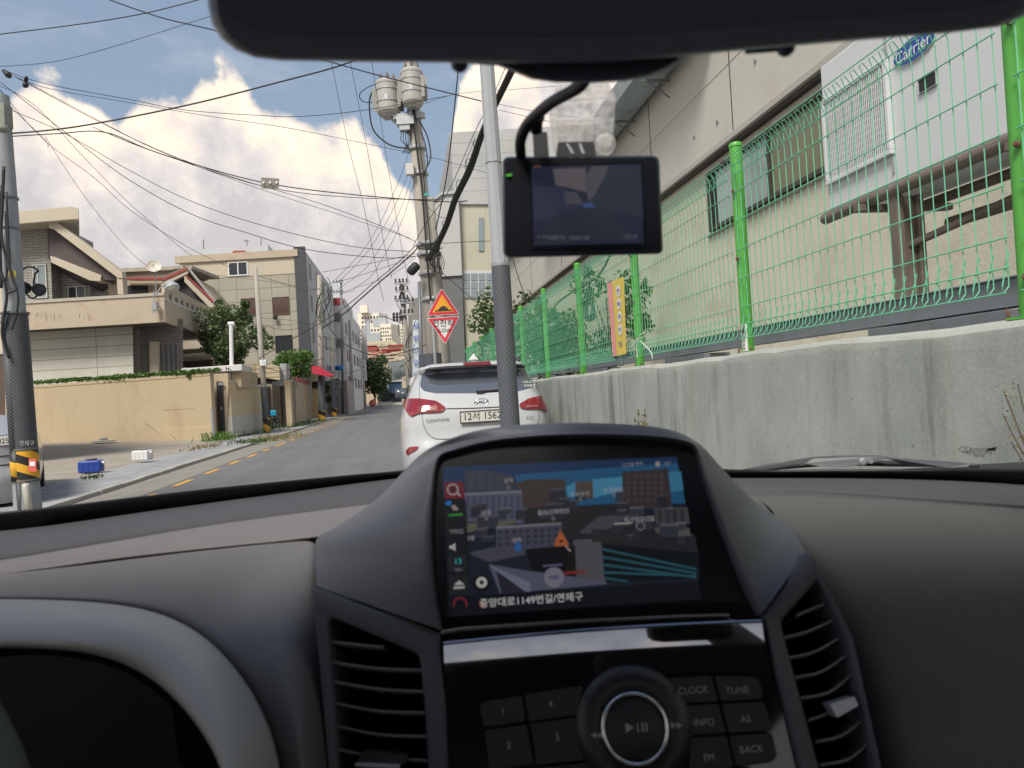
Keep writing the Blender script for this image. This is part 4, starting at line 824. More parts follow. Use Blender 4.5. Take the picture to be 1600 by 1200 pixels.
mb=MB();mb.lathe(c-ax*.42,ax,[(.06,0),(.15,.03),(.17,.16),(.24,.20),(.30,.30),(.31,.36),(.30,.37)],20);mb.build('hood',mPaintGrey,sl_,smooth=True)
mb=MB();mb.lathe(c-ax*.06,ax,[(.29,0),(.25,.12),(.14,.22),(.02,.25)],20);mb.build('globe',M('milky globe',(.45,.43,.38),.35),sl_,smooth=True)
mb=MB();mb.tube([P(244,460,31),P(252,448,31),P(262,444,30.9)],.035,7);mb.tube([P(241,455,31.3),P(242,478,31.35)],.03,6);mb.build('arm',mGalv,sl_)
mb=MB();mb.box(P(242,478,31.2),(.2,.15,.38));mb.tube(spline([P(240,484,31.2),P(238,489,31.2),P(242,488,31.2),P(245,480,31.2),P(247,490,31.2)],4),.02,5);mb.build('control_box',mGalv,sl_)
# house at far left edge
h0=thing('house','pale house front with brown door seen behind the left utility pole','house',P(0,650,19))
mb=MB();pan(mb,[(-260,380),(10,380),(14,640),(14,720),(-260,720)],19.5,5,Vector((-.82,1,0)));mb.build('wall',M('pinkish pale wall',(.52,.46,.37),.8,var=.08),h0)
mb=MB();pan(mb,[(-60,556),(7,553),(9,655),(-60,665)],19.42,.06);dr=mb.build('door',mBrown,h0)
mb=MB();pan(mb,[(-64,551),(10,548),(13,655),(9,655),(7,553),(-60,556)],19.38,.1);mb.build('door_frame',mCreamL,h0)
mb=MB();pan(mb,[(-260,500),(12,500),(12,503),(-260,503)],19.46,.05);mb.build('ledge',mGreyConc,h0)
# leafy tree between
tree('tree','dark leafy tree behind the low street wall by the grey pole','tree',P(368,650,37),P(368,650,37).z*0+6.0,1.4,5200,LM,.21,26,.12,.42,seed=31)
random.seed(77);mb=MB();tt=[q for q in COL.objects if q.get('label','').startswith('dark leafy tree behind')][0];
for (x,y,r) in ((345,492,.35),(378,496,.45),(352,478+24,.5),(385,515,.5),(418,535,.4),(328,540,.45),(335,515,.4),(405,520,.4),(345,485,.24),(380,487,.24),(343,474,.2),(383,476,.22),(349,500,.3),(386,498,.3)):
    leaves(mb,P(x,y,37),r*1.05,190,.2)
mb.build('upper_branch',LM,tt,recalc=False)
tree('tree','small bright green tree above the cream garden wall by the beige building','tree',P(468,640,50),4.3,1.35,3400,LB,.2,18,.08,.40,seed=33)
tree('shrub','clipped round green bush between the two left side utility poles','shrub',P(529,640,68)*1,3.0,.75,1200,LD,.2,10,.06,.3,seed=35)
tree('shrub','pale green potted plants beside the farther wrapped utility pole','shrub',P(516,647,60)*1,3.0,.9,1200,LG,.2,9,.05,.2,seed=36)
# garage front : shutter, pillars
gh=thing('garage','low garage with grey roller shutter and tiled box roof beside the bicycle','garage',P(440,668,39))
mb=MB();pan(mb,[(412,600),(437,600),(439,672),(412,672)],40.4,3,SV);mb.build('wall',mCreamL,gh)
mb=MB();pan(mb,[(414,604),(421,604),(422,668),(414,668)],40.3,.1);mb.build('side_door',mBrown,gh)
mb=MB();pan(mb,[(425,596),(457,593),(457,603),(425,604)],39.6,2,SV);mb.build('lintel',mGreyConc,gh)
mb=MB();pan(mb,[(425,604),(437,603),(440,666),(428,668)],39.6,.5);pan(mb,[(450,597),(457,595),(459,665),(452,666)],39.5,.5);mb.build('pillar',M('brown stone',(.24,.21,.16),.8,var=.2),gh)
mb=MB();pan(mb,[(437,603),(452,602),(454,666),(439,667)],40.0,.08);
mShut=brickmat('roller shutter',(.36,.37,.39),(.35,.36,.38),(.20,.20,.21),30,.11,.02,0.,.6);mb.build('shutter',mShut,gh)
mb=MB();pan(mb,[(380,575),(412,566),(436,573),(437,594),(412,590),(380,592)],41,3,SV);mb.build('eave_box',brickmat('cream siding',(.55,.46,.32),(.53,.44,.30),(.28,.22,.14),30,.26,.03,0.,.5),gh)
mb=MB();pan(mb,[(380,592),(412,590),(437,594),(437,600),(380,600)],41.2,2.6,SV);mb.build('soffit',mDarkMetal,gh)
mb=MB();pan(mb,[(437,568),(447,568),(447,594),(437,594)],41.5,1.5,SV);mb.build('water_tank',mPaintGrey,gh)
# cream garden wall
gw_=thing('garden_wall','cream garden wall running along the pavement beyond the garage shutter','wall',W(42,-6.2,.1))
a=G(457,666,.12);b=G(487,655.5,.12);z0=P(457,596,a.y).z;z1=P(487,604,b.y).z;z1=z0
mb=MB();mb.hexa([a,b,b+n_*.3,a+n_*.3],[a+u*z0*.99,b+u*z0*.97,b+n_*.3+u*z0*.97,a+n_*.3+u*z0*.99]);mb.build('wall',mCream,gw_)
mb=MB();q=a.lerp(b,.35);mb.hexa([q+u*z0*.985,b+u*z0*.975,b+n_*.28+u*z0*.975,q+n_*.28+u*z0*.985],[q+u*(z0+.22),b+u*(z0+.22),b+n_*.28+u*(z0+.22),q+n_*.28+u*(z0+.22)]);mb.build('brick_trim',mBrownRed,gw_)
mb=MB();pan(mb,[(487,600),(503,599),(505,650),(488,654)],b.y,.8,SV);mb.build('end_pillar',M('yellow cream render',(.58,.45,.24),.8,var=.1),gw_)
mb=MB();pan(mb,[(480,586),(506,584),(507,594),(480,597)],b.y-.3,1.5,SV);mb.build('canopy',mCreamL,gw_)
mb=MB();pan(mb,[(487,597),(500,596),(500,606),(488,607)],b.y-.1,.1);mb.build('opening',mBlack,gw_)
# beige block
Yc=55.;bb_=thing('apartment_block','four storey beige tiled block with cream top floor and dark corner strip','building',P(380,630,Yc))
mTile=brickmat('beige tile panels',(.36,.345,.28),(.33,.315,.26),(.22,.20,.165),1.35,.98,.035,0.,.2)
CX=P(478,500,Yc).x;LX=P(286,500,Yc).x;zT=P(470,388,Yc).z;zM=P(380,432,Yc).z
VD=Vector((rayd(642,620).x,rayd(642,620).y,0)).normalized();DD=21.
def vb(mb,x0,x1,y,z0,z1,vec,mi=0):
    a=Vector((x0,y,z0));b=Vector((x1,y,z0));mb.hexa([a,b,b+vec,a+vec],[a+u*(z1-z0),b+u*(z1-z0),b+vec+u*(z1-z0),a+vec+u*(z1-z0)],mi)
mb=MB();vb(mb,LX-1.4,CX,Yc,0,zM,VD*DD);mb.build('wall',mTile,bb_)
mb=MB();vb(mb,LX,CX-.3,Yc-.03,zM,zT-.35,VD*DD);mb.build('top_floor',mCreamL,bb_)
mb=MB();vb(mb,LX-.3,CX-.3,Yc-.2,zT-.62,zT-.08,VD*.3);mb.build('cornice',mBeige,bb_)
mb=MB();vb(mb,CX-.62,CX+.25,Yc-.12,0,zT+.12,VD*.5);mb.build('corner_strip',M('slate strip',(.055,.06,.075),.6,var=.12),bb_)
mb=MB();vb(mb,CX-.25,CX+.06,Yc+.3,2.8,zT,VD*(DD-.3));mb.build('side_wall',M('blue grey render',(.46,.48,.49),.75,var=.1,vs=.6,dirt=(.24,.25,.26),ds=1,da=.4),bb_)
for fl in range(4):
    for k in range(4):
        p=Vector((CX+.065,Yc+.3,0))+VD*(2.2+k*4.4);z0=3.6+fl*2.6;mb=MB();mb.hexa([p+u*z0,p+VD*1.5+u*z0,p+VD*1.5+n_*.05+u*z0,p+n_*.05+u*z0],[p+u*(z0+1.3),p+VD*1.5+u*(z0+1.3),p+VD*1.5+n_*.05+u*(z0+1.3),p+n_*.05+u*(z0+1.3)]);mb.build('side_window',mDarkMetal,bb_)
pwin(bb_,356,409,388,431,Yc-.03,mGlass,1.6,(.5,),mWhite)
pwin(bb_,376,466,402,493,Yc,mGlassB,1.2,(.5,),mBrown);pwin(bb_,425,464,453,492,Yc,mGlassB,1.2,(.5,),mBrown);pwin(bb_,430,524,458,551,Yc,mGlass,1.,(.45,),mDarkMetal)
mb=MB();vb(mb,P(279,390,60).x,P(413,390,60).x,61,zT-.5,P(400,383,61).z,VD*6);mb.build('roof_house',M('pale blue parapet',(.46,.49,.52),.6,var=.06),bb_)
mb=MB();pan(mb,[(360,396),(366,391.5),(382,391.5),(384,395)],60,1.2);mb.build('red_roof_tank',mBrownRed,bb_)
for i,(x,y0,y1,Y) in enumerate(((318,374,389,61),(408,372,384,60),(386,375,384,61))):
    mb=MB();mb.tube([P(x,y1,Y),P(x,y0,Y)],.03,5)
    if i==2:mb.tube([P(x-5,y0+1,Y),P(x+5,y0+2,Y)],.025,4);mb.tube([P(x-3,y0-1,Y),P(x-2,y0+3,Y)],.02,4)
    mb.build('antenna',mDarkMetal,bb_)
mb=MB();mb.lathe(P(430.5,496,Yc-.2),(0,-1,0),[(.1,0),(.2,.05),(.15,.2)],12);mb.build('vent_hood',mDarkMetal,bb_)
# red awning building next
aw=thing('awning','bright red slanted shop awning under the beige block','awning',P(500,590,56))
a0=P(489,577,57);a1=P(518,590,68);mb=MB();pan(mb,[(487,572),(496,571.5),(521,586.5),(514,588.5),(487,583)],46.5,1.2,SV);mb.build('fabric',M('red awning fabric',(.50,.03,.07),.7,var=.08),aw)
mb=MB();mb.tube([a0+Vector((1,-1.2,-1)),a0+Vector((0,0,-1.4))],.03,5);mb.tube([a1+Vector((.9,-1.2,-.95)),a1+Vector((0,0,-1.4))],.03,5);mb.build('arm',mGalv,aw)
# white building beyond
wb=thing('building','white block with grey window bands and dark red roof band beyond the beige block','building',P(530,630,76))
Yw=76.;WX=P(537,500,Yw).x;zW=P(520,466,Yw).z
mWB=M('white block render',(.62,.62,.62),.75,var=.06,vs=.5,dirt=(.36,.37,.38),ds=.8,da=.4)
mb=MB();vb(mb,WX-4.5,WX,Yw,0,zW-.6,VD*26);mb.build('wall',mWB,wb)
mb=MB();vb(mb,WX-3.0,WX+.0,Yw-.1,zW-.75,zW,VD*3);mb.build('red_band',mBrownRed,wb)
mb=MB();q=P(537,479,Yw);q2=P(553,492,Yw+14);vb(mb,WX-2.5,WX-.1,Yw+1,zW-.6,zW+.2,VD*12);mb.build('roof_storey',mWB,wb)
for (x0,y0,x1,y1) in ((509,489,535,504),(514,529,538,544)):
    pwin(wb,x0,y0,x1,y1,Yw,M('grey glazing',(.16,.18,.20),.2),.8,(.5,),mGalv)
for fl in range(3):
    for k in range(5):
        p=Vector((WX+.05,Yw,0))+VD*(1.5+k*4.8);z0=2.8+fl*2.9;mb=MB();mb.hexa([p+u*z0,p+VD*2+u*z0,p+VD*2+n_*.04+u*z0,p+n_*.04+u*z0],[p+u*(z0+1.2),p+VD*2+u*(z0+1.2),p+VD*2+n_*.04+u*(z0+1.2),p+n_*.04+u*(z0+1.2)]);mb.build('side_window',mDarkMetal,wb)
mb=MB();vb(mb,P(508,565,66).x,P(540,565,66).x,66,0,3.2,VD*8);mb.build('shop_front',M('shop wall',(.30,.28,.26),.8,var=.2),wb)
for x in (520,531):
    mb=MB();mb.lathe(P(x,575,64),(0,0,1),[(.30,-.22),(.34,-.15),(.34,.12),(.28,.2),(.1,.24)],14);o=mb.build('water_tank',M('blue plastic',(.02,.16,.42),.4,var=.1),smooth=True,org=P(x,574,64));tag(o,'%s blue plastic water tank on the shop roof past the red awning'%('left' if x==520 else 'right'),'tank')
# farther row of narrow fronts on the left
random.seed(15);xs_=[(546,500,92,'narrow grey shop building with an upright white sign'),(556,515,104,'tall narrow grey building standing second in the far row'),(563,528,120,'small pale building at the far end of the left row')]
for i,(x,yt,Y,lab) in enumerate(xs_):
    b=thing('building',lab,'building',P(x,625,Y));mb=MB();X=P(x,600,Y).x;vb(mb,X-7,X,Y,0,P(x,yt,Y).z,VD*14);mb.build('wall',[M('row grey a',(.50,.50,.49),.8,var=.15),M('row grey b',(.40,.40,.40),.8,var=.15),M('row cream c',(.44,.41,.34),.8,var=.15)][i],b)
    for fl in range(3):
        for k in range(3):
            p=Vector((X+.04,Y,0))+VD*(1+k*4.4);z0=1.2+fl*2.9;mb=MB();mb.hexa([p+u*z0,p+VD*2+u*z0,p+VD*2+n_*.03+u*z0,p+n_*.03+u*z0],[p+u*(z0+1.5),p+VD*2+u*(z0+1.5),p+VD*2+n_*.03+u*(z0+1.5),p+n_*.03+u*(z0+1.5)]);mb.build('side_window',mDarkMetal,b)
    if i<2:
        s0=P((567,568)[i],(562,512)[i],88+i*10);mb=MB();hh=(2.6,4.4)[i];mb.box(s0-u*hh/2,(.7,.25,hh));sg=mb.build('hanging_sign',M(('white board','grey board')[i],((.58,.58,.60),(.40,.41,.44))[i],.5),b)
        if i==0:
            for j,ch in enumerate('스튜디오'):text(ch,s0-u*(.35+j*.6)-Vector((0,.14,0)),(1,0,0),u,.42,mSB,b)
tree('tree','large dark green tree closing the far end of the street','tree',P(586,632,112),7.6,2.5,6500,LD,.36,26,.2,.12,seed=41)
tree('tree','yellow green sunlit tree top behind the far dark tree','tree',P(598,625,126),8.3,1.6,1500,LY,.42,10,.2,.5,seed=42)
# shop at end
shp=thing('shop','dark blue fronted shop with a white emblem at the end of the street','shop',P(615,632,128))
Ye=128.
mb=MB();pan(mb,[(590,598),(660,594),(660,612),(590,615)],Ye,4);mb.build('sign_board',M('navy board',(.045,.09,.17),.4,var=.1),shp)
mb=MB();pan(mb,[(588,595.5),(660,591),(660,594),(588,598.5)],Ye-.3,5);mb.build('roof_edge',mWhiteW,shp)
mb=MB();pan(mb,[(590,615),(660,612),(660,634),(590,634)],Ye+1,4);mb.build('wall',mWhiteW,shp)
for (x0,x1) in ((597,612),(613,640)):
    mb=MB();pan(mb,[(x0,615),(x1,614),(x1,627),(x0,628)],Ye+.9,.08);mb.build('window',mGlass,shp)
text('3',P(605,604,Ye-.1),(1,0,0),u,1.9,mWhite,shp)
mb=MB();pan(mb,[(610,570),(640,567),(640,592),(610,594)],134,6);pan(mb,[(606,566),(642,562),(642,570),(606,573)],132,.6);b=mb.build('building',M('grey green glass',(.20,.23,.23),.35,var=.2),org=P(625,630,134));tag(b,'grey low building standing behind the dark blue shop','building')
# far hill with houses, towers
mb=MB();rows=[]
for j in range(10):
    Y=260+j*25;rows.append([Vector((-260+i*18,Y,1.5*j+ (7*math.sin(i*.9)+5*math.sin(i*2.1))*min(1,j/5)+ j*2.2)) for i in range(24)])
mb.grid(rows);tag(mb.build('hill',M('hill scrub',(.46,.40,.25),.95,var=.35,vs=.06),smooth=True),kind='structure')
random.seed(8)
hp=[(572,548),(582,540),(592,552),(600,541),(610,547),(618,555),(588,562),(604,560),(620,541),(628,552),(578,556),(632,562)]
hp+=[(random.uniform(568,640),random.uniform(553,578)) for _ in range(26)]
for i,(x,y) in enumerate(hp):
    Y=300-(y-540)*2.5;c=P(x,y,Y);b=thing('hillside_house','pale hillside house with reddish roof below the towers','house',Vector((c.x,Y,c.z-6)),'houses on the far hillside')
    w0=random.uniform(2.,4.2);mb=MB();vb(mb,c.x-w0,c.x+w0,Y,c.z-12,c.z,Vector((0,6,0)));mb.build('wall',[mCreamL,mBrownRed,mCream][i%3],b)
    mb=MB();vb(mb,c.x-w0-.5,c.x+w0+.5,Y-.5,c.z,c.z+.7,Vector((0,7,0)));mb.build('roof',mBrownRed if (i%2==0 and i<14) else mBeige,b)
    for k in range(3):
        mb=MB();X=c.x-w0+1.2+k*w0*.7;vb(mb,X,X+1.2,Y-.08,c.z-2.6,c.z-1.2,Vector((0,.05,0)));mb.build('window',mGlass,b)
mTw=M('tower cream',(.80,.75,.63),.7,var=.05);mTg=M('tower grey glass',(.42,.46,.48),.3,var=.1)
def tower(x0,x1,yt,Y,lab,nx,ny,skew=0,left=0,glass=mGlass):
    a=P(x0,600,Y);b=P(x1,600,Y);zt=P((x0+x1)/2,yt,Y).z;t=thing('tower_block',lab,'tower',Vector(((a.x+b.x)/2,Y,0)));mb=MB();vb(mb,a.x,b.x,Y,0,zt,Vector((4,18,0)));mb.build('wall',mTw,t)
    w0=b.x-a.x
    for i in range(nx):
        for j in range(ny):
            if random.random()<.12:continue
            X=a.x+w0*(i+.25)/nx;Z=zt-2-(zt-20)*.9*(j+.7)/ny;mb=MB();vb(mb,X,X+w0*.5/nx,Y-.15,Z,Z+(zt-20)*.9*.5/ny,Vector((0,.1,0)));mb.build('window',glass,t)
    return t,a,b,zt
t,a,b,zt=tower(565,598,489,560,'tallest cream apartment tower on the far hill',7,13)
mb=MB();vb(mb,a.x+3,a.x+9,555,zt,zt+6,Vector((0,5,0)));vb(mb,a.x-5,a.x-.2,563,0,zt-14,Vector((0,12,0)));mb.build('roof_house',mTw,t)
mb=MB();vb(mb,a.x+w0_ if False else a.x+6,a.x+9,559.4,30,zt-4,Vector((0,.4,0)));mb.build('glass_bay',mTg,t)
t,a,b,zt=tower(599,616,506,520,'cream apartment tower with grey glass flank in the middle of the far group',5,12)
mb=MB();vb(mb,P(578,600,519).x,a.x-.1,519,0,zt-6,Vector((3,16,0)));mb.build('glass_flank',mTg,t)
mb=MB();vb(mb,P(586,600,519).x,a.x+4,523,zt-1,zt+5,Vector((0,5,0)));mb.build('roof_house',mTg,t)
t,a,b,zt=tower(617,634,509,560,'cream apartment tower on the right of the far group',5,13)
t,a,b,zt=tower(640,700,520,600,'low cream apartment slab behind the utility poles',9,9)
# ------- more street poles (left row + far right)
def upole(x0,y0,x1,y1,Y,r,lab,wrapy=None,arms=(),m=None):
    p0=P(x0,y0,Y);p1=P(x1,y1,Y);d=(p1-p0).normalized();b=p0-d*(p0.z/d.z);t=thing('utility_pole',lab,'utility pole',b);mb=MB();mb.tube([b,b.lerp(p1,.5),p1],[r,r*.88,r*.72],14);mb.build('shaft',m or mPoleConc,t,smooth=True)
    if wrapy:
        q=P(x0+(x1-x0)*(y0-wrapy)/(y0-y1),wrapy,Y);L=(q-b).length;mb=MB();mb.lathe(b,d,[(r*1.12,.75),(r*1.06,L)],14);mb.build('wrap',M('plain dark wrap',(.085,.095,.11),.55,var=.15),t,smooth=True)
        mb=MB();mb.lathe(b,d,[(r*1.14,.12),(r*1.14,.75)],14);mb.build('hazard_band',stripe_mat('hazard '+lab[:9],(.72,.38,.05),(.02,.02,.022),1.6,1.),t,smooth=True)
    for (y,l,rr) in arms:
        q=P(x0+(x1-x0)*(y0-y)/(y0-y1),y,Y);L=l/F*Y;R0=rr/F*Y;mb=MB();mb.box(q+Vector(((R0-L)/2,-r-.04,0)),(L+R0,.08,.09));mb.build('crossarm',mGalv,t)
        for k in range(4):
            mb=MB();qq=q+Vector((-L+(L+R0)*(k+.3)/3.6,-r-.04,.05));mb.lathe(qq,u,[(.03,0),(.06,.04),(.03,.1),(.05,.14),(.02,.2)],8);mb.build('insulator',M('dark porcelain',(.05,.05,.055),.4),t)
    return t
upole(417,672,399,418,33,.14,'thin grey pole with dark wrap beside the blue bicycle on the left pavement',605)
upole(503,642,499,430,48,.21,'concrete pole in front of the beige block corner with dark wrap',588)
upole(522,638,518,524,58,.20,'shorter wrapped concrete pole just past the red awning',592)
upole(551,640,546,500,78,.19,'thin concrete pole before the far grey shop fronts')
upole(536,640,533,438,66,.12,'slim dark pole with short brackets against the white block',None,((441,12,4),(457,12,4)),mSteelD)
t=upole(643,640,627,436,34,.17,'far utility pole with many crossarms left of the leaning transformer pole',None,((444,10,11),(456,10,11),(470,12,10),(474,4,18),(492,6,16)))
for k in range(3):
    mb=MB();mb.lathe(P(615+k*5,488-k*.3,33.8),u,[(.02,-.45),(.07,-.4),(.05,-.3),(.08,-.25),(.05,-.15),(.07,-.08),(.03,0)],8);mb.build('cutout_fuse',M('dark porcelain',(.05,.05,.055),.4),t)
upole(660,640,655,440,30,.10,'slender steel pole close left of the leaning transformer pole',None,(),mSteelD)
upole(570,634,566,520,95,.16,'farthest left side pole near the hanging shop sign')
sl2=thing('street_light','slim grey cobra head street light reaching over the far road','street light',P(630,505,40))
mb=MB();mb.tube(spline([P(634,507,40),P(615,500,40),P(602,495,40)],5),.04,6);mb.build('arm',mGalv,sl2);mb=MB();mb.box(P(598,493.5,40),(.42,.22,.09),Vector((.98,0,-.17)));mb.build('head',mPaintGrey,sl2,bevel=.03)
# camera on apartment pole box
for (x,y,Y,lab) in ((412,567,32.8,'white box fixed on the thin grey pole beside the bicycle'),):
    mb=MB();mb.box(P(x,y,Y),(.3,.2,.28));o=mb.build('junction_box',mWhite,bevel=.02,org=P(x,y,Y));tag(o,lab,'box')
# ------- small things on the lot
def jug(px,py,z,L,lab,m,rz=0.):
    c=G(px,py,z);t=thing('jerry_can',lab,'jerry can',c);h=L*.58;w0=L*.62;mb=MB();pts=rp([(-L/2,0),(L/2,0),(L/2,h),(-L/2,h)],L*.13,4)
    cr,sr=math.cos(rz),math.sin(rz);X=Vector((cr,sr,0));Yv=Vector((-sr,cr,0))
    mb.prism([c+X*x+u*z_ -Yv*w0/2 for x,z_ in pts],Yv*w0);mb.build('body',m,t,bevel=.03)
    mb=MB();
    for k in (-.25,0,.25):mb.box(c+X*L*k-Yv*(w0/2+.003)+u*h*.5,(L*.03,.01,h*.7),X,Yv)
    mb.box(c+X*L*.51+u*h*.5,(.02,w0*.4,h*.5),X,Yv);parts(mb,'rib',m,t,bevel=.004)
    mb=MB();mb.lathe(c+X*L*.5+u*h*.75,X,[(.035,0),(.035,.04),(.03,.045)],12);mb.build('cap',mWhite,t)
    random.seed(int(px));mb=MB();mb.ico(c+u*(h+L*.07),L*.2,0,2,(1.3,.8,.35),.08);mb.ico(c+X*L*.16+u*(h+L*.06),L*.14,0,2,(1,.8,.45),.08)
    o=mb.build('stone',M('rubble stone',(.20,.17,.14),.9,var=.35,vs=8,bump=.6),org=c+u*h);tag(o,'rough stone lying on the '+lab.split(' plastic')[0]+' jerry can','stone')
    return t
jug(143,738,.09,.46,'blue plastic jerry can weighed down by a stone on the parking lot',M('blue jug plastic',(.025,.06,.30),.35,var=.08),.15)
jug(223,719,.13,.44,'white plastic jerry can in the middle of the parking lot',M('white jug plastic',(.62,.63,.62),.4,var=.05),-.1)
jug(66,690,.28,.50,'grey white plastic jerry can at the foot of the yard wall',M('greyish jug plastic',(.50,.50,.49),.45,var=.08),.1)
c=G(162,690,.27);t=thing('drain_cover','round white slab with a small stone on it near the yard wall','slab',c);mb=MB();mb.lathe(c,u,[(.42,.0),(.44,.02),(.44,.05),(.42,.06)],24);mb.build('slab',mWhiteW,t)
mb=MB();mb.ico(c+u*.1,.14,0,2,(1.3,.9,.5),.1);mb.build('stone_lump',mGreyConc,t)
mb=MB();q=G(334,686,.12);mb.tube([q,q+u*1.2],.06,10);mb.lathe(q+u*1.2,u,[(.065,0),(.065,.03),(.03,.05)],10);o=mb.build('bollard',mGalv,org=q);tag(o,'short steel bollard at the corner of the yard wall','bollard')
# weeds
def weeds(cx,cy,z,rx,ry,n,h,lab,m=None,seed=0):
    random.seed(seed);c=G(cx,cy,z);mb=MB()
    for k in range(n):
        p=c+Vector((random.gauss(0,rx),random.gauss(0,ry),0));hh=h*random.uniform(.3,1);d=Vector((random.gauss(0,.35),random.gauss(0,.35),1))*hh;q=Vector((random.uniform(-1,1),random.uniform(-1,1),0)).normalized()*.018;mb.add([p-q,p+q,p+d],[(0,1,2)])
        if k%3==0:leaves(mb,p+d*.7,.05,4,.07)
    o=mb.build('weeds',m or LB,org=c,recalc=False);tag(o,lab,kind='stuff');return o
weeds(344,688,.12,.30,.2,200,.42,'',seed=1);weeds(395,691,.1,.35,.35,160,.14,'',seed=2,m=LG);weeds(430,686,.03,.45,.8,260,.25,'',seed=3,m=LDry);weeds(390,676,.12,.7,1.4,200,.25,'',seed=4);weeds(320,700,.12,.2,.6,80,.15,'',seed=5,m=LDry);weeds(470,664,.1,.3,3.,220,.3,'',seed=6);weeds(143,747,.1,.08,.1,30,.06,'',seed=7,m=LG)
# scooter-like bicycle
bc=thing('bicycle','black bicycle with a bright blue bag on its front parked on the pavement','bicycle',G(428,671,.11))
c=G(428,671,.11);dd=SV
mb=MB()
for k,o_ in enumerate((0,1.05)):
    w_=c+dd*o_+u*.28;mb=MB();pts=[w_+dd*.26*math.cos(t)+u*.26*math.sin(t) for t in [2*PI*i/28 for i in range(29)]];mb.tube(pts,.028,6);wh_=mb.build('wheel',mBlack,bc,smooth=True)
    mb=MB();
    for i in range(10):
        t=2*PI*i/10;mb.tube([w_,w_+dd*.25*math.cos(t)+u*.25*math.sin(t)],.004,4)
    mb.tube([w_-NV*.05,w_+NV*.05],.02,8);mb.build('spoke',mGalv,wh_)
f0=c+u*.28;st=c+dd*.22+u*.95;pd=c+dd*.52+u*.32;sp_=c+dd*.7+u*.85;rw=c+dd*1.05+u*.28
mb=MB()
for a,b in ((f0,st),(st-u*.12,pd),(pd,sp_),(pd,rw),(rw,sp_-u*.15),(st-u*.3,pd+u*.1)):mb.tube([a,b],.02,7)
mb.build('frame',mDarkMetal,bc)
mb=MB();mb.tube(spline([st+u*.18-NV*.36+dd*.08,st+u*.2-NV*.25,st+u*.12-NV*.06,st+u*.12+NV*.06,st+u*.2+NV*.25,st+u*.18+NV*.36+dd*.08],4),.018,7);mb.tube([st,st+u*.12],.02,7);mb.build('handlebar',mBlack,bc,smooth=True)
mb=MB();mb.ico(sp_+u*.06,.12,0,2,(.7,1.2,.4));mb.build('saddle',mBlack,bc,smooth=True)
mb=MB();mb.box(st-u*.14-dd*.1,(.28,.16,.30),NV,SV);mb.build('front_bag',M('bright blue bag',(.03,.36,.62),.5,var=.1),bc,bevel=.04)
mb=MB();mb.box(pd+NV*.18-u*.0,(.24,.1,.04),NV,SV);mb.box(c+dd*.15+u*.5+NV*.14,(.2,.12,.12),NV,SV);mb.build('pedal',mBlack,bc)
# distant red bundle
mb=MB();mb.ico(P(582,630,105)+u*.0,.5,0,2,(1,.8,1.2),.15);o=mb.build('covered_heap',M('red and white tarp',(.50,.14,.12),.7,var=.5,vs=1.5),org=P(582,632,105));tag(o,'small red and white covered heap at the far end of the pavement','heap')
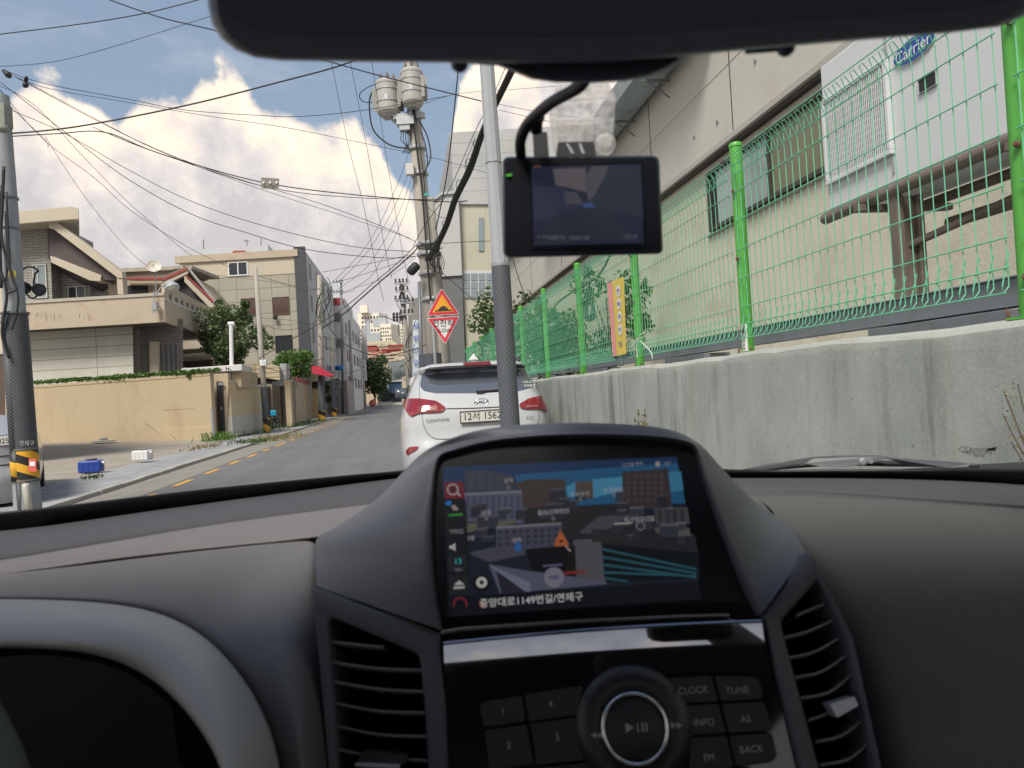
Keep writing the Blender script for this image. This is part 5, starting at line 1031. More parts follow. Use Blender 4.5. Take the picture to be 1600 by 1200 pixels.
# ================================================================== OVERHEAD WIRES
WIRES=[
([(0,210),(120,198),(290,165),(430,130),(545,98),(640,55)],9.6,11,2.6,'thick black cable rising from the left pole top towards the mirror'),
([(-20,56),(130,37),(230,20),(320,-3)],9,9,1.7,'twisted black cable crossing the top left corner of the sky'),
([(150,-8),(250,27),(345,50),(520,98),(600,120),(752,158)],9,12,1.8,'straight black cable descending right across the transformers to the pale pole'),
([(-20,105),(80,97),(180,72),(330,25)],9,9,.8,'thin wire sloping up in the blue corner above the clouds'),
([(15,113),(40,122),(90,135),(200,155),(290,172),(400,180),(470,182),(570,172),(700,150)],9.6,13.5,1.,'sagging wire running level over the cloud from the left insulator'),
([(15,116),(75,138),(200,160),(330,182),(450,200),(560,222),(690,250),(800,282)],9.6,20,.8,'fine wire slanting slightly down right across the big cloud'),
([(20,118),(135,180),(220,222),(300,255),(390,285),(500,318),(600,355),(650,378)],9.6,14,.9,'thin wire falling diagonally from the left insulator through the cloud'),
([(30,122),(150,186),(240,232),(330,268),(420,300),(520,332),(640,372)],9.6,14,.7,'finest wire just under the diagonal one through the cloud'),
([(5,214),(90,209),(165,207),(250,240),(410,285),(560,305),(690,315),(730,314)],9.6,13.8,1.7,'black cable holding the small sign plate across the cloud'),
([(145,198),(165,207),(250,240),(420,293),(560,309),(690,312)],9.6,13.8,1.1,'second strand beside the cable with the small plate'),
([(12,170),(100,208),(200,265),(300,315),(420,355),(550,385),(640,393)],9.6,14,1.,'wire sweeping down from the left pole to the leaning pole'),
([(0,128),(100,205),(200,280),(300,335),(380,362),(480,390),(600,403),(650,400)],9.6,14,1.1,'lowest long wire sagging above the beige block'),
([(0,134),(60,170),(140,255),(210,325),(280,385),(300,400)],9.6,54,.8,'wire dropping steeply from the left pole to the beige block roof'),
([(0,140),(70,220),(150,280),(220,340),(310,395),(360,418)],9.6,54,.8,'wire reaching the upper window of the beige block'),
([(70,212),(110,275),(150,330),(200,390),(232,418)],12,38,.7,'lone thin wire coming down onto the satellite dish'),
([(0,140),(20,170),(70,218),(75,230)],9.6,12,.9,'short wire leaving the top of the left pole'),
([(515,90),(520,108),(545,230),(570,330),(592,440),(600,470)],10,32,.8,'steep wire left of the transformers falling to the far crossarms'),
([(545,90),(548,100),(575,240),(600,380),(612,435)],10,33,.8,'second steep wire falling to the far crossarms'),
([(578,90),(583,110),(606,260),(630,400),(640,445)],10,33,.7,'steep wire closest to the transformers on their left'),
([(640,235),(620,290),(590,355),(560,400),(524,437)],14,64,.7,'uppermost of the wires fanning down from the leaning pole to the left bracket'),
([(642,258),(620,315),(590,370),(560,410),(527,442)],14,64,.7,'second wire fanning down from the leaning pole to the left bracket'),
([(645,272),(622,335),(595,385),(565,425),(528,452)],14,64,.7,'third wire fanning down from the leaning pole to the left bracket'),
([(645,290),(628,345),(600,400),(570,440),(532,460)],14,64,.7,'lowest wire fanning down from the leaning pole to the left bracket'),
([(655,385),(635,405),(600,435),(560,470),(535,492),(500,515)],13.9,50,2.2,'heavy black cable hanging low between the leaning pole and the left row'),
([(655,378),(620,412),(580,445),(545,475),(500,505),(430,545),(405,560)],13.9,33,1.3,'cable dropping from the leaning pole to the thin grey pole'),
([(655,395),(610,405),(560,415),(505,425)],13.9,48,.8,'near level wire from the leaning pole to the concrete pole'),
([(650,400),(600,418),(540,437),(500,446)],13.9,48,.8,'wire under the level one towards the concrete pole'),
([(650,402),(610,430),(560,448),(520,455),(400,437),(340,430)],13.9,54,.6,'faint wire crossing in front of the beige block top floor'),
([(505,500),(530,530),(560,548),(600,556),(650,545),(672,535)],48,30,1.5,'black cable sagging low across the view of the towers'),
([(505,560),(470,570),(440,580),(410,572)],48,33,1.,'cable joining the concrete pole and the thin grey pole'),
([(400,430),(450,445),(480,455),(500,450)],33,48,.7,'wire leaving the top of the thin grey pole'),
([(400,505),(440,515),(470,512),(500,500)],33,48,.7,'wire crossing the lower windows of the beige block'),
([(340,478),(400,495),(450,500),(500,510)],42,48,.6,'faint wire from the gable house across the beige tiles'),
([(248,478),(275,500),(300,520),(330,535)],31.3,38,1.,'black wire drooping from the balcony control box'),
([(718,95),(715,120),(700,260),(685,340),(678,366)],11,14,1.9,'single black cable hanging down beside the pale pole'),
([(790,105),(770,150),(740,210),(700,300),(665,350),(645,385)],9,13.8,1.1,'thin dark wire slanting between the cable bundle and leaning pole'),
([(655,378),(690,380),(730,378),(775,376)],13.8,9,1.,'short wire between the leaning pole and the pale pole'),
([(655,310),(690,340),(712,327)],13.9,12,.9,'short slack wire from leaning pole to the cable bundle'),
([(672,395),(690,425),(730,460),(765,490)],13.8,20,1.,'wire from the leaning pole to the yellowed factory wall'),
([(600,190),(700,150),(800,140),(960,128)],14,14,.6,'faint pale wire running right from the transformers'),
([(780,163),(860,178),(960,190)],12,14,.6,'upper faint wire between pale pole and warehouse'),
([(780,172),(860,190),(960,208)],12,14,.6,'lower faint wire between pale pole and warehouse'),
([(800,400),(812,440),(822,466)],10,12,1.3,'short black wire dropping onto the far fence corner'),
([(560,560),(600,565),(645,560)],90,40,.9,'sagging cable low in front of the dark green tree'),
]
for i,(pl,Y0,Y1,wpx,lab) in enumerate(WIRES):
    L=[0];
    for k in range(1,len(pl)):L.append(L[-1]+math.hypot(pl[k][0]-pl[k-1][0],pl[k][1]-pl[k-1][1]))
    pts=[];rs=[]
    # linear in 1/Y so that the wire hangs in one vertical plane
    for k,(x,y) in enumerate(pl):
        t=L[k]/L[-1];Y=1/((1-t)/Y0+t/Y1);pts.append(P(x,y,Y));rs.append(Y)
    sp=spline(pts,6);rr=[max(.004,wpx/2/F*min(p.y,60)) for p in sp];mb=MB();mb.tube(sp,rr,5)
    o=mb.build('overhead_wire',mCable,smooth=True,org=pts[0]);tag(o,lab,'wire','overhead wires')
# cable bundle
random.seed(6);mb=MB();bp_=[(812,85),(790,130),(757,200),(735,262),(712,310),(698,350),(682,385),(668,405)]
for k in range(17):
    ox=random.uniform(-7,6);oy=random.uniform(-3,3);pts=[]
    for j,(x,y) in enumerate(bp_):
        t=j/(len(bp_)-1);Y=1/((1-t)/8.+t/13.6);s_=1.-.35*t;pts.append(P(x+ox*s_+random.uniform(-.8,.8),y+oy,Y+ox*.008))
    mb.tube(spline(pts,5),.011 if k%3 else .017,5)
o=mb.build('cable_bundle',mCable,smooth=True,org=P(735,262,10));tag(o,'thick bundle of black cables hanging from the pale pole to the leaning utility pole','cable bundle')
mb=MB()
for k in range(6):
    t=.2+.7*(k+random.uniform(-.4,.4))/6;j=t*(len(bp_)-1);i=int(j);f=j-i;x=bp_[i][0]*(1-f)+bp_[i+1][0]*f;y=bp_[i][1]*(1-f)+bp_[i+1][1]*f;Y=1/((1-t)/8.+t/13.6);c=P(x-5,y,Y);r=random.uniform(.02,.06)
    mb.tube([c+RV*r*math.cos(a)*(.8)+UV*r*1.3*math.sin(a) for a in [i_*PI/4 for i_ in range(9)]],.005,4)
mb.tube(spline([P(742,215,9.5),P(735,235,9.6),P(727,252,9.8),P(728,275,10),P(722,290,10.2)],4),.004,4)
o=mb.build('cable_loop',mCable,smooth=True,org=P(735,262,10));tag(o,'small loops of loose wire curling along the thick cable bundle',kind='stuff')
random.seed(16);mb=MB()
for k in range(14):
    x=random.uniform(672,690);y=random.uniform(388,405);mb.tube(spline([P(x,y,13.6),P(x+random.uniform(-4,8),y+random.uniform(8,18),13.55),P(x+random.uniform(-2,8),y+random.uniform(15,35),13.6)],4),.009,4)
for k in range(8):
    x=random.uniform(650,668);y=random.uniform(380,400);mb.tube(spline([P(x,y,13.6),P(x+12,y+random.uniform(0,10),13.5),P(x+26,y-random.uniform(0,8),13.6)],4),.010,4)
mb.tube(spline([P(605,135,13.9),P(585,132,13.9),P(563,145,13.9),P(566,158,13.9),P(585,160,13.9)],4),.010,5)
mb.tube(spline([P(583,140,13.9),P(577,160,13.9),P(582,200,13.9),P(602,222,13.9),P(622,230,13.9),P(642,231,13.9)],5),.016,5)
for k in range(5):mb.tube(spline([P(630+k*2,200,13.9),P(626+k*4,218,13.85),P(634+k,228,13.9),P(628+k*3,240,13.9)],4),.008,4)
o=mb.build('jumper_wires',mCable,smooth=True,org=P(680,395,13.6));tag(o,'tangle of black jumper wires looping round the leaning utility pole',kind='stuff')
random.seed(26);mb=MB()
for k in range(12):
    x=random.uniform(496,512);y=random.uniform(432,480);mb.tube(spline([P(x,y,47.6),P(x+random.uniform(-8,8),y+18,47.5),P(x+random.uniform(-8,8),y+38,47.6)],4),.025,4)
for k in range(16):
    x=random.uniform(625,650);y=random.uniform(440,580);mb.tube(spline([P(x,y,33.5),P(x+random.uniform(-8,8),y+10,33.4),P(x+random.uniform(-10,10),y+24,33.5)],4),.018,4)
for k in range(10):
    y=random.uniform(520,600);mb.tube(spline([P(498,y,47.5),P(530,y+random.uniform(4,14),60),P(562,y+random.uniform(-6,6),85)],4),[.02]*9,4)
o=mb.build('service_drops',mCable,smooth=True,org=P(505,460,47.6));tag(o,'messy service wires hanging about the distant utility poles',kind='stuff')
mb=MB();mb.box(P(666,304,13.3),(.06,.03,.05));tag(mb.build('cable_clip',M('teal plastic',(.03,.42,.30),.5),org=P(666,304,13.3)),'tiny teal cable clip on the leaning utility pole','clip')
# sign plate on cable, insulators at left
t=thing('sign_plate','small grey metal plate with three round holes hanging on the cable','plate',P(422,287,11));mb=MB();pan(mb,[(408,277),(436,279),(435,296),(408,294)],11.2,.01);mb.build('plate',M('plate metal',(.22,.21,.19),.6,.2),t)
mb=MB()
for x in (411.5,422,432):mb.lathe(P(x,285,11.19),(0,-1,0),[(.02,0),(.02,.004)],12)
parts(mb,'hole',M('bright hole rim',(.75,.70,.65),.5),t);text('SK 브로드',P(422,291,11.185),RV,UV,.05,mSB,t)
for (pl,lab) in (([(5,110),(13,117),(16,121)],'dark strain insulator at the top left where wires meet'),([(39,124),(41,124),(42,125)],'small round spacer clipped on a wire at the upper left'),([(37,131),(40,133),(43,135)],'small square tag hanging from a wire at the upper left')):
    mb=MB();p=[P(x,y,9.6) for x,y in pl];mb.tube(p,[.022,.045,.02],8);o=mb.build('insulator',mBlack,smooth=True,org=p[0]);tag(o,lab,'insulator')
# ================================================================== CARS
from mathutils.bvhtree import BVHTree
mTire=M('tyre',(.02,.02,.02),.8,var=.2)
def sgp(c,e):return math.copysign(abs(c)**(2/e),c)
def carbody(org,fw,levels,n=64,e=5.2):
    fw=Vector(fw).normalized();rt=Vector((fw.y,-fw.x,0));rows=[]
    for z,w_,y0,y1 in levels:
        yc=(y0+y1)/2;hl=(y1-y0)/2;rows.append([org+rt*(w_*sgp(math.cos(2*PI*k/n),e))+fw*(yc+hl*sgp(math.sin(2*PI*k/n),e))+u*z for k in range(n)])
    return rows,fw,rt
def bvh(mb):return BVHTree.FromPolygons([tuple(q) for q in mb.v],mb.f)
def decal(bv,px,name,m,par,off=.004,sub=2,cuts=3,th=0,smooth=True):
    b=bmesh.new();vsx=[b.verts.new((x,y,0)) for x,y in px];b.faces.new(vsx);bmesh.ops.triangulate(b,faces=b.faces)
    for _ in range(sub):bmesh.ops.subdivide_edges(b,edges=b.edges,cuts=cuts if _==0 else 1,use_grid_fill=True)
    O=Vector((0,0,H));mb=MB();ok={}
    for q in b.verts:
        d=rayd(q.co.x,q.co.y).normalized();h=bv.ray_cast(O,d)
        if h[0] is None:ok[q]=None;continue
        nn=h[1];nn=nn if nn.dot(d)<0 else -nn;ok[q]=(len(mb.v),nn);mb.v.append(h[0]+nn*off)
    for f in b.faces:
        if all(ok[q] for q in f.verts):mb.f.append(tuple(ok[q][0] for q in f.verts));mb.mi.append(0)
    b.free()
    if not mb.f:return None
    return mb.build(name,m,par,smooth=smooth,solid=th,recalc=True)
def carpaint(nm,col,rough=.25):
    m=M(nm,col,rough,0.,var=.02,vs=1,spec=.5,coat=.8);return m
mCarW=carpaint('white car paint',(.45,.47,.485));mCarS=carpaint('silver car paint',(.30,.31,.33));mCarW2=carpaint('white van paint',(.60,.61,.60))
mCarGlass=M('dark car glass',(.16,.18,.22),.03,.5,var=.0,spec=.9,coat=.3)
mTailR=M('tail lamp red',(.22,.010,.015),.12,var=.25,vs=14,spec=.7,coat=.8);mTailC=M('tail lamp clear',(.30,.13,.13),.6,spec=.1)
mPlate=M('plate',(.60,.60,.55),.5,var=.03);mChrome=M('chrome',(.65,.66,.68),.12,1.,var=.03)
def wheels(t,org,fw,rt,w_,L,r=.35,ys=(.95,3.65)):
    for y in ys:
        for s in (-1,1):
            c=org+fw*y+rt*s*(w_-.11)+u*r;mb=MB();mb.lathe(c-rt*.1,rt,[(r*.62,0),(r*.95,.0),(r,.03),(r,.18),(r*.95,.21),(r*.62,.21)],28);wl=mb.build('wheel',mTire,t,smooth=True)
            mb=MB();mb.lathe(c+rt*s*.09-rt*.01,rt,[(r*.6,0),(r*.55,.015),(.05,.02)],20);mb.build('rim',mGalv,wl)
def sideglass(t,org,fw,rt,levels,z0,z1,ya,yb,both=True):
    def lev(z):
        for i in range(len(levels)-1):
            if levels[i][0]<=z<=levels[i+1][0]:
                f=(z-levels[i][0])/(levels[i+1][0]-levels[i][0]);return [levels[i][k]*(1-f)+levels[i+1][k]*f for k in range(4)]
    for s in (-1,1):
        mb=MB();rows=[]
        for j in range(5):
            z=z0+(z1-z0)*j/4;_,w_,y0,y1=lev(z);yc=(y0+y1)/2;hl=(y1-y0)/2;row=[]
            A=ya+(j/4)*.12;B=yb-(j/4)*.45
            for k in range(11):
                y=A+(B-A)*k/10;q=max(0,1-min(.999,abs((y-yc)/hl))**5.2)**(1/5.2);row.append(org+rt*s*(w_*q+.006)+fw*y+u*z)
            rows.append(row)
        mb.grid(rows);mb.build('side_window',mCarGlass,t,smooth=True)
# --- white SUV
u=Vector((0,0,1))
cr=P(746,640,8.42);hd=Vector((rayd(664,620).x,rayd(664,620).y,0)).normalized();org=Vector((cr.x,cr.y,0))
LV=[(.24,.84,.14,4.5),(.34,.90,.05,4.6),(.50,.93,.0,4.65),(.66,.935,-.01,4.66),(.74,.935,.0,4.66),(.80,.935,.045,4.62),(.95,.938,.065,4.55),(1.08,.93,.085,4.4),(1.16,.905,.11,4.2),(1.22,.875,.14,3.75),(1.30,.84,.20,3.45),(1.42,.785,.29,3.2),(1.54,.735,.38,2.95),(1.63,.695,.43,2.7),(1.66,.67,.27,2.6),(1.70,.64,.28,2.4),(1.735,.52,.42,2.2),(1.745,.3,.7,1.9)]
sv=thing('parked_car','white suv parked nose away by the concrete wall, seen from behind the steering position','car',org)
LV=[(a_,b_*1.03,c_,d_) for a_,b_,c_,d_ in LV]
rows,fw,rt=carbody(org,hd,LV,64,7.)
mb=MB();mb.grid(rows,0,True);mb.poly(rows[-1]);mb.poly(rows[0][::-1]);bv=bvh(mb);body=mb.build('body',mCarW,sv,smooth=True)
wheels(sv,org,fw,rt,.93,4.66);sideglass(sv,org,fw,rt,LV,1.24,1.60,.55,3.2)
mb=MB();mb.grid([[q-u*.0+ (q-org-fw*2.3-u*q.z)*-.02 for q in r] for r in [[p+u*dz for p in rows[0]] for dz in (-.03,.1)]],0,True);mb.build('lower_cladding',mBlack,sv)
wn=decal(bv,rp([(656.5,604),(658,590),(665,577),(690,573.5),(745,571),(800,570),(823,572),(831,582),(836,597),(833,605),(812,611),(745,614.5),(680,614.5),(662,611)],3,2),'rear_window',mCarGlass,sv,.003,3)
decal(bv,[(664,578),(672,574.5),(700,572),(745,570),(800,569),(822,571),(822,574),(800,573),(745,574.5),(700,577),(684,581)],'painted_spoiler_shadow',mBlack,wn,.010,2)  # black strip paints the spoiler's shadow onto the glass
o=decal(bv,rp([(724,567.5),(766,566),(767,570.5),(724,572)],1.5,2),'brake_light',M('high brake lamp',(.16,.02,.03),.2),sv,.018,2)
LT=[(631,625),(640,623.7),(656,624),(681,627.5),(697,637.5),(691,644),(675,645.5),(660,646),(651,648),(644,652),(638,646),(632,634)]
RT=[(811,632),(825,624),(844,619),(857,616.5),(859.5,634),(857.5,645),(849,641.5),(842,639.5),(821,640),(812,637.5)]
for T,nm in ((LT,'left'),(RT,'right')):
    o=decal(bv,rp(T,2.5,2),'tail_light',mTailR,sv,.02,3)
decal(bv,[(665,642.2),(683,640.9),(684,642.4),(666,643.8)],'reversing_lamp',mTailC,sv,.026,1)
decal(bv,[(820,635.3),(838,634),(838,636.3),(821,637.8)],'reversing_lamp',mTailC,sv,.026,1)
for pl in ([(656,624),(657,634),(659,646)],[(843,619.5),(843.5,630),(842,640)]):
    decal(bv,[(x-.35,y) for x,y in pl]+[(x+.35,y) for x,y in pl[::-1]],'lamp_seam',mBlack,sv,.028,1)
def line(bv,pl,name,m,par,r=.003,off=.004):
    pts=[]
    for x,y in pl:
        d=rayd(x,y).normalized();h=bv.ray_cast(Vector((0,0,H)),d)
        if h[0]:pts.append(h[0]-d*off)
    mb=MB();mb.tube(spline(pts,4),r,5);return mb.build(name,m,par,smooth=True)
line(bv,[(656,624),(655,600),(656,585),(662,574)],'tailgate_seam',mBlack,sv,.0025)
line(bv,[(659,646),(662,664),(668,677),(677,684),(690,686),(740,684)],'tailgate_seam',mBlack,sv,.003)
line(bv,[(842,640),(842,655),(840,662)],'tailgate_seam',mBlack,sv,.0025)
line(bv,[(697,638.5),(745,637.5),(811,634)],'tailgate_handle_line',mBlack,sv,.006)
line(bv,[(622,672),(640,670),(655,676)],'bumper_seam',mGreyConc,sv,.0018)
decal(bv,rp([(635,705),(640,699),(655,698),(650,704),(637,711)],1.5,2),'rear_reflector',mTailR,sv,.012,1)
# plate on SUV
pc=P(760,650,8.42);h=bv.ray_cast(Vector((0,0,H)),rayd(753,650).normalized());pc=h[0]-fw*.03
mb=MB();mb.box(pc,(.52,.03,.14),rt,fw);o=mb.build('number_plate',mPlate,sv,bevel=.004)
mb=MB();
for dx,dz,sx_,sz_ in ((0,.067,.53,.008),(0,-.067,.53,.012),(.262,0,.008,.13),(-.262,0,.008,.13)):mb.box(pc+rt*dx+u*dz-fw*.016,(sx_,.012,sz_),rt,fw)
mb.build('plate_frame',mBlack,o)
text('12서 1562',pc-fw*.017,rt,u,.118,mBlack,sv,sx=.93)
for sx_ in (-.235,.235):pass
hb=bv.ray_cast(Vector((0,0,H)),rayd(752,628.5).normalized());hc_=hb[0]-fw*.012
mb=MB()
el=[hc_+rt*.085*math.cos(t)+u*(.042*math.sin(t)) for t in [2*PI*k/32 for k in range(33)]];mb.tube(el,.006,6)
mb.tube([hc_+rt*-.045+u*.034,hc_+rt*-.055-u*.03],.007,6);mb.tube([hc_+rt*.055+u*.03,hc_+rt*.045-u*.034],.007,6);mb.tube(spline([hc_+rt*-.06-u*.004,hc_+rt*-.02+u*.006,hc_+rt*.02-u*.006,hc_+rt*.06+u*.004],4),.006,6)
mb.build('emblem',mChrome,sv,smooth=True)
hb=bv.ray_cast(Vector((0,0,H)),rayd(684,656.5).normalized());text('SANTAFE',hb[0]-fw*.012,rt,u,.045,M('badge grey',(.22,.22,.23),.3,.6),sv,sx=1.5)
hb=bv.ray_cast(Vector((0,0,H)),rayd(828,652).normalized());text('2.0D',hb[0]-fw*.02,rt,u,.04,M('badge grey',(.2,.2,.2),.3),sv,sx=1.3)
for i,(x,y,s) in enumerate(((819,597.5,'자녀가타고'),(820,603,'있어요 안전운전'))):
    hb=bv.ray_cast(Vector((0,0,H)),rayd(x,y).normalized())
    if hb[0]:text(s,hb[0]-fw*.012,rt,u+fw*.5,.04,mWhite,sv)
# wiper on rear glass, antenna fin, roof rails
mb=MB();pw=[bv.ray_cast(Vector((0,0,H)),rayd(x,y).normalized())[0]-fw*.02 for x,y in ((750,612),(765,610.5),(785,609),(800,607.5))];mb.tube(pw,[.014,.012,.009,.006],6);mb.box(pw[0],(.09,.04,.03),rt,fw);mb.build('rear_wiper',mBlack,sv)
q=P(741,562,8.95);mb=MB();mb.prism([q-fw*.02-u*.03-rt*.006,q+fw*.18-u*.03-rt*.006,q+fw*.13+u*.02-rt*.006,q+fw*.06+u*.085-rt*.006],rt*.018);mb.build('antenna_fin',mWhite,sv,bevel=.005)
q=P(741,560,8.9);mb=MB();mb.prism([q-rt*.07-u*.02,q+rt*.06-u*.02,q-rt*.005+u*.06],fw*.1);mb.build('antenna_base',mWhite,sv,bevel=.01)
for s in (-1,1):
    mb=MB();mb.tube(spline([org+rt*s*.60+fw*.55+u*1.72,org+rt*s*.62+fw*.7+u*1.76,org+rt*s*.62+fw*1.8+u*1.77,org+rt*s*.58+fw*2.3+u*1.73],5),.018,8);mb.build('roof_rail',M('roof rail black',(.04,.04,.04),.4),sv,smooth=True)
mq=P(627,615,11.0)
for s,c in ((-1,mq),(1,mq+rt*2.1)):
    mb=MB();mb.box(c,(.20,.10,.17),rt,fw);mi=mb.build('door_mirror',M('mirror shell',(.03,.03,.032),.45,var=.02),sv,bevel=.035)
    mb=MB();mb.prism([c-fw*.0515+rt*x_+u*z_ for x_,z_ in rp([(-.085,-.068),(.085,-.068),(.085,.068),(-.085,.068)],.03,4)],fw*-.002);mb.build('mirror_glass',mCarGlass,mi,smooth=True)
    mb=MB();mb.box(c-rt*s*.14-u*.05,(.14,.06,.05),rt,fw);mb.build('mirror_stalk',mBlack,mi)
mb=MB()
for y in (2.0,2.9):mb.tube([org-rt*.945+fw*y+u*1.05,org-rt*.965+fw*(y+.08)+u*1.06,org-rt*.945+fw*(y+.22)+u*1.05],.014,6)
mb.build('door_handle',mChrome,sv,smooth=True)
# --- white van ahead
org2=W(15.2,.95,0);LV2=[(.25,.84,.1,4.3),(.5,.88,0,4.4),(.9,.89,.02,4.4),(1.1,.88,.05,4.3),(1.5,.80,.12,3.8),(1.75,.74,.2,3.4),(1.82,.6,.3,3.2),(1.84,.3,.6,2.8)]
vn=thing('parked_van','white van parked ahead of the white suv, mostly hidden, roof showing at its left','van',org2)
rows,f2,r2=carbody(org2,SV,LV2);mb=MB();mb.grid(rows,0,True);mb.poly(rows[-1]);mb.poly(rows[0][::-1]);mb.build('body',mCarW2,vn,smooth=True);wheels(vn,org2,f2,r2,.88,4.4,.33,(.8,3.4));sideglass(vn,org2,f2,r2,LV2,1.12,1.6,.4,3.6)
mb=MB();mb.hexa([org2+r2*-.62+f2*.05+u*1.12,org2+r2*.62+f2*.05+u*1.12,org2+r2*.62+f2*.1+u*1.12,org2+r2*-.62+f2*.1+u*1.12],[org2+r2*-.56+f2*.16+u*1.58,org2+r2*.56+f2*.16+u*1.58,org2+r2*.56+f2*.2+u*1.58,org2+r2*-.56+f2*.2+u*1.58]);mb.build('rear_window',mCarGlass,vn)
for s in (-1,1):
    mb=MB();mb.box(org2+r2*s*.72+f2*.02+u*.95,(.12,.08,.35),r2,f2);mb.build('tail_light',mTailR,vn,bevel=.02)
org4=W(21.5,1.0,0);v2=thing('parked_van','small blue trimmed white car parked far ahead along the wall','car',org4)
rows,f2,r2=carbody(org4,SV,[(z*.9,w_,a,b) for z,w_,a,b in LV2]);mb=MB();mb.grid(rows,0,True);mb.poly(rows[-1]);mb.build('body',mCarW2,v2,smooth=True);wheels(v2,org4,f2,r2,.88,4.4,.33,(.8,3.4));sideglass(v2,org4,f2,r2,[(z*.9,w_,a,b) for z,w_,a,b in LV2],1.02,1.45,.4,3.6)
mb=MB();mb.box(org4-r2*.88+f2*.1+u*.5,(.04,.5,.22),r2,f2);mb.build('blue_trim',M('blue trim',(.03,.13,.45),.4),v2)
# --- silver car left
hd3=Vector((-.62,1,0)).normalized();cr=P(-63,700,10.2);org3=Vector((cr.x,cr.y,.02))
LV3=[(.10,.80,.12,4.2),(.22,.86,.04,4.4),(.42,.88,.0,4.45),(.50,.885,-.02,4.45),(.56,.885,.02,4.4),(.72,.885,.05,4.4),(.90,.88,.05,4.3),(1.02,.865,.06,4.2),(1.10,.83,.14,3.9),(1.13,.76,.5,3.5),(1.25,.68,.85,3.2),(1.40,.60,1.1,2.7),(1.43,.4,1.4,2.4)]
sc3=thing('parked_car','silver car parked on the lot behind the left utility pole, cut by the frame','car',org3)
rows,f3,r3=carbody(org3,hd3,LV3,64,6.);mb=MB();mb.grid(rows,0,True);mb.poly(rows[-1]);mb.poly(rows[0][::-1]);bv3=bvh(mb);mb.build('body',mCarS,sc3,smooth=True);wheels(sc3,org3,f3,r3,.88,4.4,.32,(.85,3.4));sideglass(sc3,org3,f3,r3,LV3,1.14,1.36,.95,3.2)
hb=bv3.ray_cast(Vector((0,0,H)),rayd(-5,690).normalized());pc=hb[0]-f3*.02;mb=MB();mb.box(pc,(.52,.02,.12),r3,f3);o=mb.build('number_plate',mPlate,sc3,bevel=.003)
text('56노 8257',pc-f3*.012,r3,u,.105,mBlack,sc3,sx=.9)
for pl in ([(-120,689),(-5,681),(20,679)],[(-120,722),(0,713),(22,710)],[(-120,737),(0,727),(22,724)]):line(bv3,pl,'body_seam',mBlack,sc3,.008)
# ================================================================== OUR CAR
nS=Vector((0,-math.cos(R_(20)),math.sin(R_(20))));p0S=P(890,830,.53)
def SP(x,y,off=0.):return PL(x,y,p0S+nS*off,nS)
car=thing('car','dark car cabin around the camera with dashboard, centre screen, mirror and windscreen base','car',(0,0,0))
def plastic(nm,col,rough,bump=.25,bs=650,**k):return M(nm,col,rough,var=.09,vs=14,bump=bump*1.8,bs=bs,**k)
mDash=plastic('charcoal dash plastic',(.16,.148,.142),.42,.2,spec=.7);mRidge=plastic('shade toned ridge plastic',(.075,.073,.08),.7,.2,spec=.3);mCowl=plastic('cowl plastic',(.135,.126,.122),.40,.2,spec=.6);mDashR=plastic('soft dash plastic',(.13,.128,.118),.62,.35,spec=.35)  # paler deck, darker ridge: their difference in sky sheen is put into the colours
mTrim=plastic('slate trim plastic',(.088,.094,.113),.42,.12,spec=.45);mHood=M('satin silver hood',(.44,.425,.40),.45,.0,var=.03,vs=5)
mGloss=M('piano black',(.004,.004,.005),.05,var=0,spec=.7,coat=.5);mVoid=M('deep black',(.003,.003,.004),.7,spec=.1,var=0)
mBtn=plastic('button plastic',(.018,.02,.024),.45,.08);mPrint=EM('button print',(.10,.105,.115),.2)
def slab(name,px,f,b,m,par,r=0,bevel=0,seg=5,fn=None,smooth=False):
    fn=fn or SP;q=rp(px,r,seg) if r else px;mb=MB();fr=[fn(x,y,f) for x,y in q];mb.prism(fr,nS*(b-f));return mb.build(name,m,par,bevel=bevel,smooth=smooth)
# windscreen base line (inside), dashboard deck
zW_=1.222
B0=[(-420,872),(-200,845),(-60,829),(60,818),(200,797),(330,779),(450,763),(560,748),(640,739)]
B1=[(-420,930),(-200,905),(-60,880),(60,862),(200,838),(330,816),(450,800),(560,786),(640,776)]
B2=[(-420,960),(-200,938),(-60,908),(60,893),(200,872),(330,858),(450,846),(560,832),(640,822)]
def rowG(R,z,dz=None):return [G(x,y,z+(dz[i] if dz else 0)) for i,(x,y) in enumerate(R)]
mb=MB();rows=[[q+Vector((0,.02,-.06)) for q in rowG(B0,zW_-.004)],rowG(B0,zW_-.004),rowG([(x,y+9) for x,y in B0],zW_-.002)]
mid=[(x,(y+B1[i][1]+9)/2) for i,(x,y) in enumerate(B0)]
rows+=[rowG(mid,zW_+.0),rowG([(x,y-4) for x,y in B1],zW_+.001),rowG([(x,y+4) for x,y in B1],zW_-.004),rowG([(x,(y+B1[i][1])/2+3) for i,(x,y) in enumerate(B2)],zW_-.004),rowG([(x,y-4) for x,y in B2],zW_-.004)]
mb.grid(rows[5:]+[rowG([(x,y+2) for x,y in B2],zW_-.010)]);dash=mb.build('dashboard_deck',mDash,car,smooth=True,subd=2);mb=MB();mb.grid(rows[:6]+[[q+Vector((0,0,-.01)) for q in rows[5]]]);mb.build('shade_toned_ridge',mRidge,car,smooth=True,subd=2)
mb=MB();mb.hexa([(-.9,.74,.7),(.9,.74,.7),(.9,1.12,.7),(-.9,1.12,.7)],[(-.9,.74,1.19),(.9,.74,1.19),(.9,1.12,1.19),(-.9,1.12,1.19)]);mb.hexa([(-.9,.60,.7),(-.1,.60,.7),(-.1,.739,.7),(-.9,.739,.7)],[(-.9,.60,1.14),(-.1,.60,1.16),(-.1,.739,1.19),(-.9,.739,1.19)]);mb.build('light_leak_block',mBlack,car)  # unseen boxes added under the deck to block light leaks
